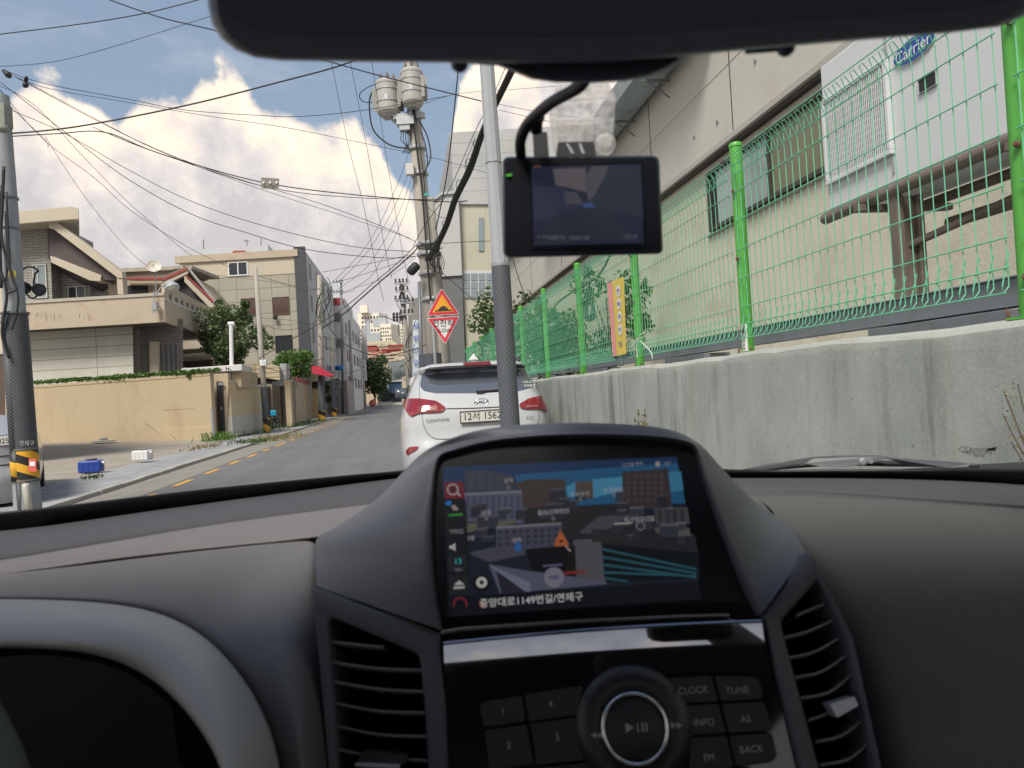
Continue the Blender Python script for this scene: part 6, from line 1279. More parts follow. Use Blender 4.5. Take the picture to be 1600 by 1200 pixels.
# cowl from crease to hood ring (fan)
C_=[(-300,930),(-120,908),(0,897),(120,884),(250,867),(360,855),(440,847),(484,843),(488,856),(488,915),(494,980),(501,1060),(508,1140),(516,1260)]
Rg=[(-300,945),(-120,934),(0,933),(70,934),(140,937),(205,944),(262,958),(310,983),(348,1015),(385,1060),(412,1105),(432,1155),(443,1205),(450,1280)]
I1=[(-300,972),(-120,964),(0,960),(70,961),(135,964),(193,972),(243,988),(287,1014),(322,1045),(354,1086),(378,1126),(395,1168),(406,1212),(412,1285)]
Yc_=[.60,.60,.61,.62,.64,.67,.70,.70,.66,.58,.54,.51,.49,.47]
Yr_=[.50,.50,.50,.50,.50,.505,.51,.51,.50,.49,.48,.47,.46,.45]
mb=MB();rows=[];K=7
for j in range(K+1):
    t=j/K;row=[]
    for i in range(len(C_)):
        x=C_[i][0]*(1-t)+Rg[i][0]*t;y=C_[i][1]*(1-t)+Rg[i][1]*t;Yq=Yc_[i]*(1-t)+Yr_[i]*t
        bulge=math.sin(PI*t)**1.0*(.012 if i>4 else .006)
        row.append(P(x,y,Yq-bulge*(1.6 if i>7 else .6)))
    rows.append(row)
# tuck edge under deck / behind trim
rows=[[q+Vector((0,.014,-.003)) for q in rows[0]]]+rows+[[P(Rg[i][0]*.7+I1[i][0]*.3,Rg[i][1]*.7+I1[i][1]*.3,Yr_[i]+.012) for i in range(len(Rg))]]
mb.grid(rows);mb.build('dashboard_cowl',mCowl,car,smooth=True,subd=2)
# instrument hood ring
I2=[(-300,1025),(-120,1012),(0,1008),(60,1009),(115,1012),(165,1021),(208,1037),(247,1061),(281,1092),(309,1126),(330,1158),(346,1190),(356,1226),(362,1290)]
mb=MB()
def Pr(L,Ys):return [P(x,y,Ys[i]) for i,(x,y) in enumerate(L)]
rows=[Pr(Rg,[y+.06 for y in Yr_]),Pr([(x+1,y+1) for x,y in Rg],[y-.002 for y in Yr_]),Pr([((a[0]*.5+b[0]*.5),(a[1]*.5+b[1]*.5)) for a,b in zip(Rg,I1)],[y-.030 for y in Yr_]),Pr(I1,[y-.055 for y in Yr_]),Pr([((a[0]*.5+b[0]*.5),(a[1]*.5+b[1]*.5)) for a,b in zip(I1,I2)],[y-.075 for y in Yr_]),Pr(I2,[y-.085 for y in Yr_]),Pr([(x-3,y+4) for x,y in I2],[y-.075 for y in Yr_])]
mb.grid(rows);hd_=mb.build('instrument_hood',mHood,car,smooth=True,subd=2)
mb=MB();rows=[Pr([(x-2,y+3) for x,y in I2],[y-.078 for y in Yr_]),Pr([(x-12,y+14) for x,y in I2],[y+.10 for y in Yr_]),[P(x-60,1300,.62) for x,y in I2]];mb.grid(rows);mb.build('instrument_recess',mVoid,hd_,smooth=True)
mb=MB();mb.poly([P(-300,980,.64),P(480,980,.64),P(480,1500,.6),P(-300,1500,.6)]);mb.build('instrument_panel',mVoid,hd_)
sw=P(-570,1530,.35);ax=Vector((.1,-.93,.32)).normalized();N1=ax.orthogonal().normalized();N2=ax.cross(N1);Rw=.172
mb=MB();pts=[sw+(N1*math.cos(t)+N2*math.sin(t))*Rw for t in [2*PI*k/64 for k in range(65)]];mb.tube(pts,.0145,14,cap=False);swo=mb.build('steering_wheel',plastic('wheel leather',(.16,.168,.16),.5),car,smooth=True)
mb=MB()
for a in (0,PI):
    mb.tube([sw+N1*math.cos(a)*Rw,sw+N1*math.cos(a)*.05-ax*.02],.016,8)
mb.ico(sw-ax*.02,.06,0,2,(1,.5,1));mb.build('spoke',mBtn,swo,smooth=True)
# right deck & face
Br0=[(1080,742),(1140,742),(1220,742),(1300,742),(1400,743),(1500,746),(1600,752),(1750,764),(2000,790)]
Br1=[(1100,772),(1150,766),(1220,766),(1300,769),(1400,776),(1500,783),(1600,790),(1750,806),(2000,840)]
Br2=[(1120,800),(1165,793),(1228,800),(1300,797),(1400,796),(1500,797),(1600,801),(1750,818),(2000,858)]
mb=MB();rows=[[q+Vector((0,.02,-.06)) for q in rowG(Br0,zW_-.004)],rowG(Br0,zW_-.004),rowG([(x,y+7) for x,y in Br0],zW_-.001),rowG([(x,(y+Br1[i][1])/2+2) for i,(x,y) in enumerate(Br0)],zW_+.002),rowG([(x,y-3) for x,y in Br1],zW_+.002),rowG([(x,y+3) for x,y in Br1],zW_-.003),rowG([(x,y-4) for x,y in Br2],zW_-.004)]
mb.grid(rows[:6]+[[q+Vector((0,-.012,-.003)) for q in rows[5]]]);mb.build('shade_toned_ridge',mRidge,car,smooth=True,subd=2);mb=MB();mb.grid([[q+Vector((0,0,-.006)) for q in rows[5]]]+rows[5:]+[[q+Vector((0,-.01,-.012)) for q in rows[-1]]]);mb.build('dashboard_deck',mDashR,car,smooth=True,subd=2)
mb=MB();rows=[]
Lb=[(1225,800),(1245,818),(1266,858),(1292,905),(1312,945),(1331,990),(1352,1050),(1372,1115),(1390,1180),(1408,1270)]
yr=[801,822,868,915,960,1000,1055,1120,1190,1280];Yl=[.66,.62,.565,.545,.535,.525,.51,.50,.485,.47];Yq=[.66,.61,.585,.57,.56,.55,.535,.515,.495,.47]
for j in range(10):
    row=[]
    for k in range(9):
        t=k/8;x=Lb[j][0]+(2000-Lb[j][0])*t;y=Lb[j][1]+(yr[j]-Lb[j][1])*min(1,t*1.5)+max(0,t-.5)*60*(1 if j<3 else .3)+(8 if j==1 and t>.3 else 0);row.append(P(x,y,Yl[j]*(1-t)+Yq[j]*t-.012*math.sin(PI*t)) if j>0 else G(x,([q for q in (Br2[i][1]+(Br2[i+1][1]-Br2[i][1])*(x-Br2[i][0])/(Br2[i+1][0]-Br2[i][0]) for i in range(len(Br2)-1) if Br2[i][0]<=x<=Br2[i+1][0])]+[800])[0]-1,1.218))
    rows.append(row)
rows=[[q+Vector((0,.06,.0)) for q in rows[0]]]+rows
rows=[[ (r[0]+Vector((0,.05,0)))]+r for r in rows]
mb.grid(rows);mb.build('dashboard_face',mDashR,car,smooth=True,subd=2)
# --- centre stack
nav=MB()
RI=[(690,985),(680,930),(675,870),(674,815),(678,755),(685,712),(715,700),(760,689),(820,682),(880,679),(950,679),(1020,682),(1066,688),(1088,698),(1098,728),(1112,775),(1135,840),(1160,905),(1188,962)]
RO=[(487,913),(486,893),(486,868),(486,842),(520,825),(585,782),(622,742),(655,708),(700,684),(760,668),(850,660),(950,660),(1040,668),(1092,692),(1122,722),(1152,752),(1188,785),(1232,815),(1263,858)]
YO=[.555,.565,.58,.60,.66,.72,.72,.66,.60,.575,.57,.57,.575,.585,.60,.62,.64,.62,.545]
def lerp2(a,b,t):return (a[0]*(1-t)+b[0]*t,a[1]*(1-t)+b[1]*t)
N_=len(RI);rows=[]
for t in (0,.06,.25,.5,.75,.94,1.):
    row=[]
    for i in range(N_):
        x,y=lerp2(RI[i],RO[i],t);Yi=SP(*RI[i]).y;e_=t**1.15;Yz=Yi*(1-e_)+YO[i]*e_
        if t>0 and t<1: Yz-=.014*math.sin(PI*t)*(1 if (i<7 or i>14) else .3)
        row.append(P(x,y,Yz-.004 if t<.1 else Yz))
    rows.append(row)
rows=[[q+nS*-.02 for q in rows[0]]]+rows+[[q+Vector((0,.05 if (i<3 or i>16) else .28,-.012 if (i<3 or i>16) else -.03)) for i,q in enumerate(rows[-1])]]
# plain per column smoothing: resample along the outline
rows=[spline(r,3) for r in rows]
mb=MB();mb.grid(rows);mb.build('centre_pod',mTrim,car,smooth=True,subd=1)
nv_=slab('navigation_unit',rp(RI+[(1150,968),(700,990)],0,1) if False else RI,-.006,-.03,M('matte bezel black',(.008,.010,.014),.32,var=.0,spec=.4),car)
# hood lip inner shadow frame already from pod rim; screen
SC=[(692,727),(1058,713),(1096,936),(700,964)]
mScrB=EM('screen base',(.004,.005,.008),.5)
COLS={}
def se(c,s=1.):
    k='screen %.3f %.3f %.3f'%c
    return EM(k,c,.36)
def z5(x,y):return (660+x/3.478,680+y/3.478)
SHP=[ # (poly in zoom crop coordinates, colour) back to front
([(110,165),(1385,115),(1500,790),(150,880)],(.010,.014,.024)),
([(110,175),(1380,120),(1395,230),(115,330)],(.009,.03,.085)),
([(500,215),(1385,150),(1430,370),(780,390),(540,330)],(.015,.08,.17)),
([(780,280),(840,250),(850,330),(790,335)],(.05,.20,.32)),
([(920,240),(1095,225),(1100,300),(930,340)],(.05,.20,.32)),
([(1330,200),(1405,195),(1420,300),(1345,310)],(.035,.15,.26)),
([(230,195),(370,190),(500,230),(500,330),(230,320)],(.035,.04,.06)),
([(505,260),(580,240),(775,240),(785,400),(540,400)],(.045,.034,.032)),
([(830,255),(925,248),(930,345),(835,345)],(.07,.05,.045)),
([(1085,200),(1335,180),(1360,420),(1090,380)],(.035,.028,.03)),
([(225,320),(540,300),(550,480),(230,470)],(.075,.08,.125)),
([(225,315),(540,298),(540,312),(225,330)],(.14,.14,.17)),
([(540,430),(620,420),(625,470),(545,475)],(.05,.06,.10)),
([(540,400),(1090,370),(1480,540),(1500,640),(980,600),(560,500)],(.018,.018,.022)),
([(235,480),(500,460),(500,480),(240,530)],(.10,.09,.07)),
([(400,500),(755,475),(765,600),(400,640)],(.055,.058,.085)),
([(400,495),(755,473),(755,487),(400,510)],(.15,.15,.17)),
([(1260,395),(1440,390),(1455,480),(1270,490)],(.05,.05,.055)),
([(1260,500),(1450,505),(1460,550),(1270,530)],(.08,.078,.07)),
([(850,530),(960,440),(1100,430),(1110,470),(940,540)],(.055,.055,.065)),
([(820,570),(970,560),(990,790),(830,800)],(.075,.07,.08)),
([(920,510),(1180,520),(1180,580),(920,580)],(.022,.022,.026)),
([(250,640),(380,610),(560,620),(560,650),(360,690)],(.055,.055,.075)),
([(560,620),(770,600),(780,740),(600,740)],(.005,.005,.008)),
([(770,600),(830,600),(838,790),(780,795)],(.006,.008,.008)),
([(360,700),(590,740),(990,790),(1005,810),(560,850),(420,860)],(.075,.08,.12)),
([(365,705),(585,800),(590,850),(520,850)],(.13,.14,.20)),
([(400,735),(560,850),(430,858)],(.018,.018,.03)),
([(975,590),(1500,640),(1510,780),(1000,800)],(.005,.007,.010)),
]
for i in range(5):
    SHP.append(([(975,612+i*42),(1490,722+i*22 if i<3 else 760),(1490,735+i*22 if i<3 else 770),(978,626+i*42)],(.018,.075,.10)) if i<4 else ([(990,770),(1120,790),(1120,800),(990,784)],(.02,.07,.10)))
for i in range(9):SHP.append(([(240+i*34,330),(256+i*34,329),(256+i*34,455),(240+i*34,458)],(.045,.05,.085)))
for i in range(5):
    for j in range(3):SHP.append(([(415+i*68,520+j*34),(455+i*68,518+j*34),(455+i*68,535+j*34),(415+i*68,537+j*34)],(.03,.032,.055)))
for i in range(6):
    for j in range(5):SHP.append(([(1110+i*36,215+j*32),(1128+i*36,214+j*32),(1128+i*36,232+j*32),(1110+i*36,233+j*32)],(.06,.05,.045)))
for i in range(5):SHP.append(([(250+i*50,215),(285+i*50,213),(285+i*50,300),(250+i*50,302)],(.045,.05,.07)))
for i in range(4):SHP.append(([(1280+i*40,405),(1300+i*40,404),(1303+i*40,470),(1283+i*40,471)],(.025,.025,.03)))
random.seed(12);BL=[]
for i in range(46):
    x=random.uniform(250,1400);y=random.uniform(350,600);w_=random.uniform(30,110);h_=random.uniform(18,60)
    if 700<x+w_ and x<1000 and y>470:continue
    BL.append((y,x,w_,h_))
for y,x,w_,h_ in sorted(BL):
    k=random.uniform(.6,1.5);SHP.append(([(x,y-h_),(x+w_,y-h_-3),(x+w_,y),(x,y+3)],(.030*k,.033*k,.046*k)));SHP.append(([(x,y-h_),(x+8,y-h_-9),(x+w_+8,y-h_-12),(x+w_,y-h_-3)],(.075*k,.075*k,.088*k)))
    for j in range(int(w_/12)):SHP.append(([(x+4+j*12,y-h_+5),(x+9+j*12,y-h_+5),(x+9+j*12,y-4),(x+4+j*12,y-4)],(.016,.018,.027)))
SHP+=[([(400,500),(755,475),(765,590),(400,625)],(.05,.053,.078)),([(400,495),(755,473),(755,487),(400,510)],(.14,.14,.16))]
for i in range(9):
    for j in range(3):SHP.append(([(412+i*38,520+j*32-i*2),(432+i*38,519+j*32-i*2),(432+i*38,536+j*32-i*2),(412+i*38,537+j*32-i*2)],(.022,.024,.042)))
SHP+=[([(118,255),(220,252),(232,345),(122,345)],(.13,.012,.022)),([(125,350),(235,350),(240,440),(130,440)],(.006,.008,.011)),([(125,360),(155,355),(158,380),(128,382)],(.02,.13,.42)),([(140,430),(218,424),(219,436),(141,441)],(.03,.22,.03)),
([(155,385),(175,378),(200,405),(170,410)],(.25,.2,.19)),
([(128,445),(240,440),(260,860),(145,870)],(.008,.010,.013)),([(136,655),(236,652),(240,735),(140,740)],(.015,.017,.02)),([(142,765),(250,760),(252,860),(148,868)],(.014,.016,.018)),
([(146,600),(160,598),(180,585),(180,630),(160,618),(147,616)],(.35,.35,.33)),
([(170,815),(200,788),(230,812)],(.35,.36,.36)),([(170,823),(230,820),(230,832),(170,836)],(.35,.36,.36)),
([(713,595),(722,575),(750,512),(796,590),(795,602),(722,605)],(.30,.08,.035)),([(727,590),(751,530),(783,588)],(.40,.10,.03)),([(738,584),(744,574),(752,566),(764,572),(770,582)],(.05,.015,.01)),
([(768,742),(885,735),(888,748),(770,758)],(.16,.02,.018)),([(780,598),(810,630),(800,632),(775,603)],(.3,.27,.25)),
([(655,705),(760,698),(762,708),(655,716)],(.10,.08,.16)),
([(500,585),(530,583),(538,600),(536,628),(505,630)],(.02,.10,.30)),
([(1040,475),(1138,470),(1138,482),(1040,488)],(.22,.22,.2)),([(1265,145),(1290,143),(1292,168),(1267,170)],(.25,.23,.2)),
([(308,905),(338,903),(342,932),(312,935)],(.20,.008,.008))]
mats=[mScrB];idx={};mb=MB();mb.poly([SP(x,y,-.0045) for x,y in SC],0)
for k,(pg,c) in enumerate(SHP):
    if c not in idx:idx[c]=len(mats);mats.append(se(c))
    mb.poly([SP(*z5(x,y),-.0044+.000004*k) for x,y in pg],idx[c])
def disc(cx,cy,r0,r1,a0=0,a1=360,n=24):
    out=[(cx+r1*math.cos(R_(a0+(a1-a0)*k/n)),cy+r1*math.sin(R_(a0+(a1-a0)*k/n))) for k in range(n+1)];inn=[(cx+r0*math.cos(R_(a0+(a1-a0)*k/n)),cy+r0*math.sin(R_(a0+(a1-a0)*k/n))) for k in range(n+1)];return [[out[k],out[k+1],inn[k+1],inn[k]] for k in range(n)]
def dring(cx,cy,r0,r1,c,a0=0,a1=360,o=0):
    if c not in idx:idx[c]=len(mats);mats.append(se(c))
    for q in disc(cx,cy,r0,r1,a0,a1):mb.poly([SP(*z5(x,y),-.0022+o) for x,y in q],idx[c])
dring(165,295,24,32,(.3,.28,.28));dring(165,295,.5,12,(.02,.02,.02));dring(322,805,.5,50,(.006,.007,.009));dring(322,800,12,30,(.40,.40,.38),o=.0002);dring(205,920,30,40,(.16,.02,.03),160,380);dring(715,772,0.5,55,(.16,.15,.19));dring(1185,492,18,26,(.15,.12,.14))
for (a,b) in (((185,315),(205,330)),):
    mb.poly([SP(*z5(a[0],a[1]),-.0018),SP(*z5(a[0]+8,a[1]-6),-.0018),SP(*z5(b[0]+4,b[1]-4),-.0018),SP(*z5(b[0]-4,b[1]+4),-.0018)],idx[(.3,.28,.28)])
mb.poly([SP(*z5(x,y),-.0016) for x,y in ((690,762),(742,760),(742,782),(690,784))],idx[(.10,.08,.16)])
scr=mb.build('screen',mats,nv_,recalc=False)
mT=EM('screen text',(.42,.42,.42),.5);mT2=EM('screen text dim',(.16,.16,.17),.5);mTc=EM('screen text cyan',(.03,.30,.34),.5)
sX=(SP(1096,936)-SP(700,964)).normalized();sU=(SP(692,727)-SP(700,964)).normalized()
def st(s,x,y,size,m=mT,al='CENTER',sxx=1.):text(s,SP(*z5(x,y),-.0012),sX,sU,size,m,nv_,ext=.00002,align=al,sx=sxx)
st('중앙대로1149번길/연제구',592,898,.0068,mT,sxx=1.05);st('TPEG',185,525,.0046,mT2);st('13',193,687,.0058,mTc);st('75m',196,732,.0032,mT2);st('12:38 PM',1140,160,.0044,mT2);st('95°',1335,155,.0042,mT2)
for s,x,y,k in (('남익',468,248,.0040),('남일',347,420,.0040),('풀아가파맨션',712,418,.0044),('신화맨션',856,322,.0040),('우성맨션',1035,298,.0040),('부산진고가밑',1180,458,.0042),('2동',265,560,.004),('경제',512,572,.004)):st(s,x,y,k,EM('screen label',(.30,.30,.30),.4))
for x,y in ((468,285),(347,455),(712,455),(860,348),(1040,328),):st('Θ',x,y,.004,mT2)
# chrome line + trim below screen
slab('chrome_strip',[(690,985),(720,980),(900,968),(1060,961),(1140,959),(1140,963.5),(1060,966),(900,973.5),(720,986),(690,991)],.001,-.02,M('brushed strip',(.30,.29,.28),.28,.8),car,bevel=.0006)
slab('lower_bezel',[(676,968),(700,962),(1150,940),(1186,958),(1192,975),(700,1005)],-.005,-.03,mGloss,car)
# audio panel: curved gloss upper, flat keypad below
ap=slab('audio_panel',[(690,1002),(900,984),(1140,966),(1194,978),(1215,1040),(1235,1110),(1262,1260),(700,1260),(694,1100)],-.004,-.05,mGloss,car,bevel=.001)
mb=MB();rows=[]
for k in range(17):
    s_=k/16;x=693+(1190-693)*s_;ytop=1003+(968-1003)*s_-5*math.sin(PI*s_);p_=SP(x,ytop,.004);col_=[p_-nS*.009]
    for j in range(15):
        col_.append(p_.copy());tt_=R_(12.7-3.6*min(1,j/13));p_=p_+Vector((0,-math.sin(tt_),-math.cos(tt_)))*.0024
    rows.append(col_)
rows=[[rows[k][j] for k in range(17)] for j in range(16)]
mb.grid(rows);mb.build('display_lens',M('mirror tinted lens',(.26,.29,.34),.04,1.,var=0),ap,smooth=True)
BT=[([(749,1102),(757,1097),(815,1087),(821,1128),(757,1137)],'1',786,1113),([(820,1086),(912,1071),(902,1117),(827,1128)],'4',860,1100),([(757,1141),(823,1132),(834,1196),(766,1204)],'2',795,1165),([(829,1131),(901,1121),(905,1160),(915,1188),(840,1196)],'5',871,1152),([(767,1208),(835,1199),(842,1260),(775,1260)],'3',803,1228),([(841,1199),(918,1192),(940,1230),(945,1260),(848,1260)],'6',880,1225),
([(1022,1062),(1112,1056),(1122,1096),(1060,1099),(1040,1080)],'CLOCK',1083,1079),([(1117,1056),(1178,1058),(1187,1064),(1193,1092),(1127,1096)],'TUNE',1152,1079),([(1063,1103),(1123,1100),(1134,1146),(1078,1149)],'INFO',1100,1129),([(1128,1100),(1194,1096),(1206,1142),(1139,1146)],'AS',1165,1124),([(1079,1153),(1135,1150),(1146,1200),(1076,1203),(1079,1180)],'FM',1108,1184),([(1140,1150),(1207,1146),(1215,1182),(1205,1192),(1150,1198)],'BACK',1174,1171),([(1074,1207),(1148,1204),(1156,1260),(1040,1260)],'AM',1110,1230)]
for pg,s,x,y in BT:
    slab('button',rp(pg,5,3),.002,-.006,mBtn,ap,bevel=.0007);text(s,SP(x,y,.0024),sX,sU,.0062,mPrint,ap,ext=.00002)
kc=SP(990,1137,0.);ky=kc.y
def kr(p):return p/F*ky*1.02
mb=MB();mb.lathe(kc,nS,[(kr(90),-.006),(kr(90),.0),(kr(87),.0025),(kr(70),.005),(kr(54),.0055),(kr(50),.002)],64);mb.build('control_ring',plastic('knob plastic',(.022,.022,.026),.35,.05),ap,smooth=True)
mb=MB();mb.lathe(kc,nS,[(kr(52),.0),(kr(52),.0065),(kr(49),.009),(kr(45),.008),(kr(43.5),.004)],64,cap=False);mb.build('chrome_ring',mChrome,ap,smooth=True)
mb=MB();mb.lathe(kc,nS,[(kr(45),.0),(kr(44.5),.0055),(kr(41),.0068),(.0005,.0068)],64);mb.build('volume_knob',mBtn,ap,smooth=True)
def kp(px,py,off):return SP(px,py,off)
mb=MB()
for L in ([(977,1129),(991,1137),(978,1145)],):mb.prism([kp(x,y,.0072) for x,y in L],nS*.0002)
mb.prism([kp(x,y,.0072) for x,y in ((995,1130),(997,1130),(998,1144),(996,1144))],nS*.0002)
for dx in (0,6):mb.prism([kp(x+dx,y,.0072) for x,y in ((1002,1129),(1005,1129),(1006,1143),(1003,1143))],nS*.0002)
for dx in (0,9):mb.prism([kp(x+dx,y,.0056) for x,y in ((922,1149),(931,1144),(932,1154))],nS*.0002)
for dx in (0,9):mb.prism([kp(x+dx,y,.0056) for x,y in ((1048,1128),(1057,1133),(1049,1139))],nS*.0002)
mb.build('symbol',mPrint,ap)
mb=MB()
for a in (R_(35),R_(145),R_(-60),R_(-125)):
    d=sX*math.cos(a)+nS.cross(sX)*math.sin(a);mb.tube([kc+d*kr(53)+nS*.0056,kc+d*kr(86)+nS*.0029],.0004,4)
mb.build('ring_seam',mVoid,ap)
# vents
def vent(outer,inner,slats,tabs,nm,back):
    t=None;so=rp(outer,[3,4,3,3,3][:len(outer)],6);si=rp(inner,back,6)
    mb=MB();n=len(so);fo=[SP(x,y,.0) for x,y in so];fi=[SP(x,y,-.002) for x,y in si];lip=[SP(x+(sum(a for a,b in si)/n-x)*.0,y,.0015) for x,y in si]
    mb.grid([[q-nS*.06 for q in fo],fo,[a.lerp(b,.10)+nS*.0015 for a,b in zip(fo,fi)],[a.lerp(b,.85)+nS*.0015 for a,b in zip(fo,fi)],fi,[q-nS*.05 for q in fi]],0,True)
    v=mb.build('air_vent',mTrim,car,smooth=True);q=v.modifiers.new('e','EDGE_SPLIT');q.split_angle=R_(50)
    mb=MB();mb.poly([q-nS*.048 for q in fi]);mb.build('vent_void',mVoid,v)
    for sl in slats:
        pts=spline([SP(x,y,-.007) for x,y in sl],4);mb=MB();th=Vector((0,0,.0011));bk=-nS*.022+Vector((0,0,-.004))
        m0=[p+bk*(0) for p in pts];mb.grid([[p+th for p in pts],[p+nS*.0008 for p in pts],[p-th for p in pts],[p-th+bk for p in pts],[p+th+bk for p in pts]]);mb.build('slat',mBtn if False else M('slat plastic',(.17,.19,.20),.38,var=.05),v,smooth=True)
    for tb_ in tabs:
        slab('vent_tab',rp(tb_[0],2,3),.002,-.012,tb_[1],v,bevel=.0008)
    return v
def zl(L):return [(460+x/3.,800+y/3.) for x,y in L]
vent([(488,916),(687,992),(696,1110),(702,1290),(522,1290)],[(513,962),(656,1022),(664,1110),(674,1290),(534,1290)],[zl(L) for L in ([(165,608),(290,622),(420,634)],[(170,705),(400,735),(600,742)],[(175,795),(400,832),(608,842)],[(190,898),(400,935),(618,942)],[(200,1005),(400,1045),(630,1052)],[(205,1115),(400,1150),(640,1168)])]+[[(528,1205),(600,1218),(674,1222)],[(530,1240),(600,1252),(676,1256)]],[([(570,1172),(636,1180),(634,1194),(556,1192)],mBtn),([(556,1190),(626,1194),(624,1201),(554,1198)],M('satin silver tab',(.34,.36,.42),.25,.8))],'l',[12,14,4,4,4])
def zr(L):return [(1100+x/2.608,740+y/2.608) for x,y in L]
vent([(1192,960),(1264,860),(1332,995),(1396,1290),(1270,1290)],[(1219,972),(1277,905),(1322,1000),(1386,1290),(1303,1290)],[zr(L) for L in ([(375,580),(430,556),(490,534)],[(312,672),(420,645),(522,600)],[(340,752),(450,728),(548,672)],[(368,832),(480,808),(575,745)],[(395,916),(510,892),(600,822)],[(425,1008),(470,992),(500,980)],[(455,1094),(560,1070),(652,1002)],[(475,1188),(590,1165),(680,1090)])]+[[(1290,1232),(1330,1222),(1372,1196)]],[([(1296,1100),(1335,1088),(1342,1103),(1308,1122)],M('pale vent tab',(.45,.46,.50),.3,.3))],'r',[10,8,4,4,4])
# --- black glass frit and cowl under windscreen
mFrit=M('black glass band',(.006,.006,.007),.35,var=0)
mb=MB()
TT=[(-420,872,850),(-200,845,823),(-60,829,807),(60,818,796),(200,798,779),(330,781,764),(450,766,752),(560,751,742),(640,741,736),(760,735,730),(900,732,726),(1080,737,729),(1140,742,735),(1220,742,736),(1300,742,735),(1400,743,735),(1500,746,734),(1600,752,735),(1750,764,742),(2000,790,762)]
lo=[G(x,yb,zW_) for x,yb,yt in TT];hi=[]
for (x,yb,yt),q in zip(TT,lo):hi.append(P(x,yt,q.y-.012))
mb.grid([[q+Vector((0,.01,-.03)) for q in lo],lo,[a.lerp(b,.5) for a,b in zip(lo,hi)],hi]);mb.build('windscreen_frit',mFrit,car,smooth=True,solid=.003)
# windscreen pane outline used for pillars and header
# wipers
def wiper(pl,pivot,nm,th=.006):
    mb=MB();Yw_=1.22
    pts=[P(x,y,Y) for x,y,Y in pl];mb.tube(pts,[.003]+[.005]*(len(pts)-2)+[.003],6);w_=mb.build('wiper_blade',mBlack,car,smooth=True);mb=MB()
    for seg_ in pivot:
        p_=[P(x,y,Y) for x,y,Y in seg_[0]];mb.prism(p_,Vector((0,.012,0)))
    mb.build('wiper_arm',M('wiper arm plastic',(.075,.075,.082),.45,var=.1),w_,bevel=.002);return w_
wiper([(398,770,1.16),(450,765,1.19),(500,759,1.22),(560,752,1.26),(615,745,1.3)],[([(497,759,1.2),(502,752,1.2),(545,747,1.22),(600,738,1.26),(640,733,1.3),(640,740,1.3),(600,745,1.26),(560,750,1.22),(530,757,1.2)],)],'w')
wiper([(1148,738,1.2),(1200,731,1.2),(1300,723,1.18),(1420,725,1.12),(1528,728,1.02)],[([(1186,737,1.16),(1189,728,1.16),(1240,721,1.16),(1270,715,1.15),(1310,712.5,1.14),(1380,712,1.12),(1392,716,1.11),(1340,728,1.12),(1300,732,1.13),(1260,725,1.15),(1215,735,1.16)],),([(1385,715,1.1),(1400,716,1.1),(1515,724,1.02),(1516,731,1.02),(1480,731,1.03),(1420,727,1.08)],)],'w')
mb=MB();mb.lathe(P(1347,721,1.11),(0,-1,0),[(.006,0),(.006,.004),(.003,.005)],12);mb.lathe(P(1359,720,1.11),(0,-1,0),[(.004,0),(.004,.004)],12);mb.build('wiper_pivot',mGalv,car)
# etched glass mark
gm=thing('x','x','x');bpy.data.objects.remove(gm)
mEt=M('etched mark',(.03,.035,.035),.6,var=0)
def gl(x,y):return P(x,y,.80-(735-y)*.0006)
gx=(gl(1560,708)-gl(1500,708)).normalized()
for i,(s,y,k) in enumerate((('K TEMPERLITE',702.5,.0045),('LAMINATED SAFETY',706,.0036),('M2 AS2 DOT 27',709.5,.0036),('43R-00',713,.0036))):text(s,gl(1530,y),gx,UV,k,mEt,car,ext=.00005,sx=1.15)
mb=MB();c=gl(1508,702.5);mb.tube([c+gx*.0065*math.cos(t)+UV*.003*math.sin(t) for t in [2*PI*k/20 for k in range(21)]],.0004,4);mb.prism([gl(1543,701),gl(1558,698),gl(1555,704),gl(1541,705)],Vector((0,.0005,0)));mb.build('glazing_mark',mEt,car)
# --- cabin shell (roof lining, pillars, doors, rear) and bonnet
mLin=M('roof lining',(.20,.19,.18),.9,var=.05);mDoor=M('door card',(.04,.04,.042),.7,var=.1)
mb=MB();mb.grid([[Vector((x,y,1.615-.05*(x/.8)**4+.015*math.sin(PI*(2.4-(y+2.1))/2.4 if False else 0))) for x in (-.68,-.5,-.25,0,.25,.5,.68)] for y in (.30,.1,-.5,-1.2,-1.8,-2.15)]);mb.build('roof_lining',mLin,car,smooth=True,solid=.03)
mb=MB()
for s in (-1,1):
    mb.tube([Vector((s*.84,.86,1.15)),Vector((s*.80,.65,1.32)),Vector((s*.71,.35,1.56)),Vector((s*.68,.2,1.60))],.035,8);mb.tube([Vector((s*.82,-.45,1.1)),Vector((s*.70,-.5,1.6))],.05,8);mb.tube([Vector((s*.80,-1.7,1.1)),Vector((s*.66,-1.9,1.58))],.09,8)
    mb.tube([Vector((s*.70,.3,1.58)),Vector((s*.70,-2.0,1.56))],.03,8)
parts(mb,'pillar',mLin,car,smooth=True)
mb=MB()
for s in (-1,1):mb.box((s*.87,-.5,.72),(.08,3.0,.80))
mb.box((0,-2.35,.70),(1.7,.08,.85));mb.box((0,-.6,.28),(1.8,3.6,.06));mb.build('door_panel',mDoor,car,bevel=.03)
mb=MB()
for x in (-.42,.42):
    mb.box((x,-.62,.62),(.5,.5,.25));mb.box((x,-.88,.90),(.5,.14,.60));mb.box((x,-.92,1.31),(.22,.08,.15))
mb.box((0,-1.5,.85),(1.4,.14,.75));parts(mb,'seat',mDoor,car,bevel=.05)
